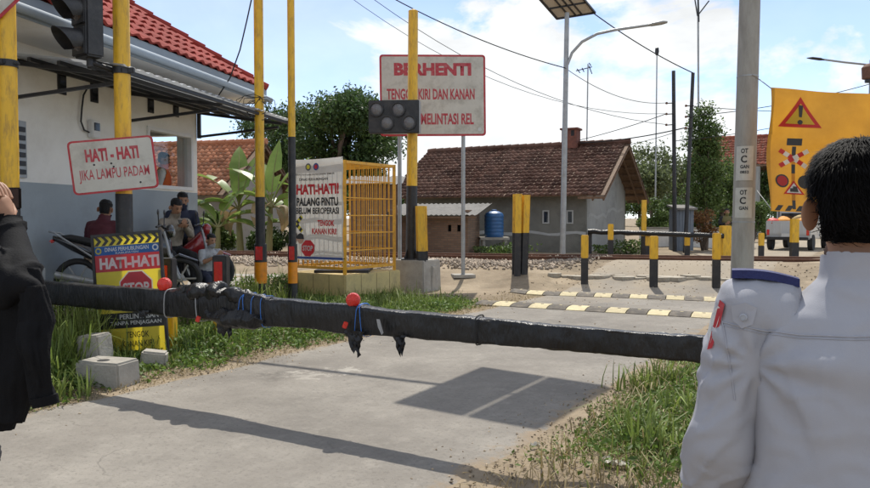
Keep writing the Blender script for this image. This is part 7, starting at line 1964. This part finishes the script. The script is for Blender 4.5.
# reshape shirt: softer folds running from armpit and shoulder blades
sh_ = mi_['shells']['shirt']; me = sh_.data
nv_ = len(me.vertices); CO = np.empty(nv_ * 3); NO = np.empty(nv_ * 3); me.vertices.foreach_get('co', CO); me.vertices.foreach_get('normal', NO); CO = CO.reshape(-1, 3); NO = NO.reshape(-1, 3); OUT = CO.copy()
for iv in range(nv_):
    p = Vector(CO[iv]); nrmv = Vector(NO[iv])
    back = smooth(-.02, .08, p.y)                      # local +Y is the back
    ax_ = abs(p.x); low = smooth(1.38, 1.15, p.z)
    def crease(q, wd): return max(0., 1 - abs(q) / wd)
    wv = Vector((mnoise.noise(p * 4), mnoise.noise(p * 4 + Vector((7, 0, 0))), mnoise.noise(p * 4 + Vector((0, 9, 0)))))
    # folds fanning from the armpit over the back
    r_ = math.hypot(ax_ - .19, p.z - 1.27); th_ = math.atan2(p.z - 1.27, .19 - ax_)
    fan = math.sin(th_ * 9 + wv.x * 3.0) * smooth(.01, .05, r_) * smooth(.26, .08, r_) * .0055
    # long soft vertical folds of the back
    g1 = mnoise.noise(Vector((p.x * 11 + wv.x * .9, .3, p.z * 2.2 + wv.y * .5)))
    ver = (crease(g1, .13) * .007 - .002) * back * low * smooth(.22, .15, ax_)
    # tight folds across the sleeve
    slv = smooth(.19, .24, ax_) * smooth(1.38, 1.30, p.z)
    g2 = mnoise.noise(Vector((p.x * 5 + wv.z, p.y * 5, p.z * 15 + ax_ * 14 + wv.x * 1.2)))
    fs2 = (crease(g2, .17) * .0075 - .002) * slv
    blade = .007 * smooth(.14, .05, abs(ax_ - .09)) * smooth(.16, .04, abs(p.z - 1.25)) * back
    hollow = -.006 * smooth(.045, .0, ax_) * back * low
    sag_ = .030 * smooth(1.22, 1.02, p.z) * smooth(.25, .19, ax_)
    OUT[iv] = p + nrmv * (fan * back + ver + fs2 + blade + hollow + sag_)
me.vertices.foreach_set('co', OUT.ravel())
me.update()
dg = bpy.context.evaluated_depsgraph_get()
bv = BVHTree.FromPolygons([MW @ v.co for v in me.vertices], [tuple(p.vertices) for p in me.polygons])
def on_shirt(px, py, lift=.002):
    d = ray(px, py).normalized(); h = bv.ray_cast(CAMP, d)
    return (h[0] + h[1] * lift * (1 if h[1].dot(d) < 0 else -1), h[1] if h[1].dot(d) < 0 else -h[1]) if h[0] else (None, None)
def seam(name, pts, r=.0016, m_='shirt_grey', n=30, lift=.001):
    P = [Vector(p) for p in pts]; out = []
    for k in range(n + 1):
        f = k / n * (len(P) - 1); i = min(int(f), len(P) - 2); q = P[i].lerp(P[i + 1], f - i); h, _ = on_shirt(q.x, q.y, lift)
        if h: out.append(MI @ h)
    if len(out) > 2: MB().tube(out, r, 6).build(name, m_, MM, smooth=True, local=True)
seam('yoke_seam', [(722, 322), (760, 330), (800, 335), (850, 337), (900, 336)])
seam('yoke_seam', [(722, 325), (760, 333), (800, 338), (850, 340), (900, 339)], .0009)
seam('sleeve_seam', [(718, 300), (724, 330), (730, 365), (735, 400)])
# collar: stand and fold
nkc = Vector((MX - .0, MY + .0, 0))
def colring(z, rx, ry, dz=0., yo=0.): return [MI @ Vector((MX + rx * math.cos(a), MY + yo + ry * math.sin(a), zg + z * MSC + dz * math.sin(a))) for a in [2 * math.pi * j / 36 for j in range(36)]]
MB().loft([colring(1.372, .088, .084, .012, .0), colring(1.398, .080, .078, .012, .004), colring(1.424, .071, .072, .010, .008), colring(1.431, .067, .068, .010, .008), colring(1.414, .062, .064, .01, .008)], cap=False).build('collar', 'shirt_grey', MM, smooth=True, local=True, angle=180)
# shoulder mark: stiff navy board lying on the shoulder
def top_shirt(x, y):
    h = bv.ray_cast(Vector((x, y, 2.0)), Vector((0, 0, -1))); return h[0]
xl0, xl1 = .232, .105
top_v, bot_v = [], []; nn = 10
for k in range(3): pass
wl = lambda xl, yl: MW @ Vector((xl, yl, 1.4))
zl0 = top_shirt(*wl(xl0 - .012, 0).xy).z + .001; zl1 = top_shirt(*wl(xl1, 0).xy).z - .005
for k in range(nn + 1):
    xl = xl0 + (xl1 - xl0) * k / nn; wid = .024 + .008 * (1 - k / nn)
    for y in (-wid, 0, wid):
        z = zl0 + (zl1 - zl0) * k / nn + .006 * math.sin(math.pi * k / nn)
        q_ = wl(xl, .008 + y); top_v.append(MI @ Vector((q_.x, q_.y, z + .017))); bot_v.append(MI @ Vector((q_.x, q_.y, z + .001)))
fs = []
for k in range(nn):
    for j in range(2): a = k * 3 + j; fs.append((a, a + 1, a + 4, a + 3))
nv = len(top_v); f2 = [tuple(i + nv for i in f)[::-1] for f in fs]
rim = [(k * 3, k * 3 + 3) for k in range(nn)] + [(k * 3 + 2, k * 3 + 5) for k in range(nn)] + [(0, 1), (1, 2), (nn * 3, nn * 3 + 1), (nn * 3 + 1, nn * 3 + 2)]
MB().add(top_v + bot_v, fs + f2 + [(a, b, b + nv, a + nv) for a, b in rim]).build('shoulder_mark', 'navy_mark', MM, smooth=True, local=True, angle=40)
# shirt tab with button behind the shoulder mark
tabp = [(733, 306), (735, 320), (743, 328), (752, 324), (756, 308), (745, 303)]
vs = [MI @ on_shirt(px, py, .005)[0] for px, py in tabp if on_shirt(px, py)[0]]
if len(vs) > 4: MB().add(vs + [sum(vs, Vector()) / len(vs) + MI.to_3x3() @ Vector((0, -.003, 0))], [(i, (i + 1) % len(vs), len(vs)) for i in range(len(vs))]).build('shoulder_tab', 'shirt_grey', MM, local=True)
h, n_ = on_shirt(744, 317, .006)
MT['button'] = M('button', (.36, .38, .42), .35, .1, 20)
if h: MB().lathe(MI @ h, [(.0075, 0), (.0075, .002), (.0055, .0035), (.0055, .002), (.001, .002)], 16, axis=MI.to_3x3() @ n_).build('button', 'button', MM, smooth=True, local=True)
# sleeve emblem (red edged patch)
for nm, m_, pts, lf in (('sleeve_patch', 'red_paint', [(694, 318), (699, 298), (708, 288), (713, 292), (708, 312), (700, 336), (695, 338)], .003), ('patch_center', 'cloth_white', [(697, 319), (701, 302), (707, 294), (710, 297), (706, 312), (699, 331)], .0045)):
    vs = [on_shirt(px + 13, py + 12, lf)[0] for px, py in pts]; vs = [MI @ v for v in vs if v]
    if len(vs) > 3: MB().add(vs, [tuple(range(len(vs)))]).build(nm, m_, MM, local=True)
# hair strands following the skull
hb = mi_['hair']; hme = hb.data; hd, hu2, fd, rt = mi_['hd'], mi_['hu'], mi_['fd'], mi_['rt']
tri = []
for p in hme.polygons:
    vv = [np.array(hme.vertices[i].co) for i in p.vertices]
    for k in range(1, len(vv) - 1): tri.append((vv[0], vv[k], vv[k + 1]))
T = np.array(tri); ar = np.linalg.norm(np.cross(T[:, 1] - T[:, 0], T[:, 2] - T[:, 0]), axis=1); ns_ = 16000
ti = RNG.choice(len(T), ns_, p=ar / ar.sum()); u = RNG.uniform(0, 1, (ns_, 1)); v = RNG.uniform(0, 1, (ns_, 1)); fl = (u + v) > 1; u = np.where(fl, 1 - u, u); v = np.where(fl, 1 - v, v)
P = T[ti, 0] + u * (T[ti, 1] - T[ti, 0]) + v * (T[ti, 2] - T[ti, 0])
hdn, un, fn_ = np.array(hd), np.array(hu2), np.array(fd)
nr = unit(P - hdn); crown = unit((hu2 * .9 - fd * .45).normalized() * 1.0 + Vector((0, 0, 0)) if False else np.array((hu2 * .9 - fd * .45).normalized())[None])
away = nr - (nr @ crown[0])[:, None] * crown; away = unit(away + .25 * np.cross(np.broadcast_to(crown, nr.shape), nr))
tg = unit(away - (away * nr).sum(1, keepdims=True) * nr + RNG.normal(0, .14, (ns_, 3)))
ln = RNG.uniform(.014, .030, (ns_, 1)); sdv = unit(np.cross(nr, tg)) * .00075
p0 = P; p1 = P + tg * ln * .5 + nr * (.002 + RNG.uniform(0, .0025, (ns_, 1))); p2 = P + tg * ln + nr * (RNG.uniform(-.005, .0005, (ns_, 1)))
V_ = np.stack([p0 - sdv, p0 + sdv, p1 - sdv, p1 + sdv, p2], 1).reshape(-1, 3); k_ = (np.arange(ns_) * 5)[:, None]
F_ = np.concatenate([np.concatenate([k_ + i for i in t], 1) for t in ((0, 1, 3), (0, 3, 2), (2, 3, 4))], 0)
MT['hair_strand'] = M('hair_strand', (.0045, .004, .004), .6, .3, 60, island=.6, spec=.06)
st_ = mesh_np('hair_strands', V_, F_, 'hair_strand', kind='stuff'); st_.parent = hb
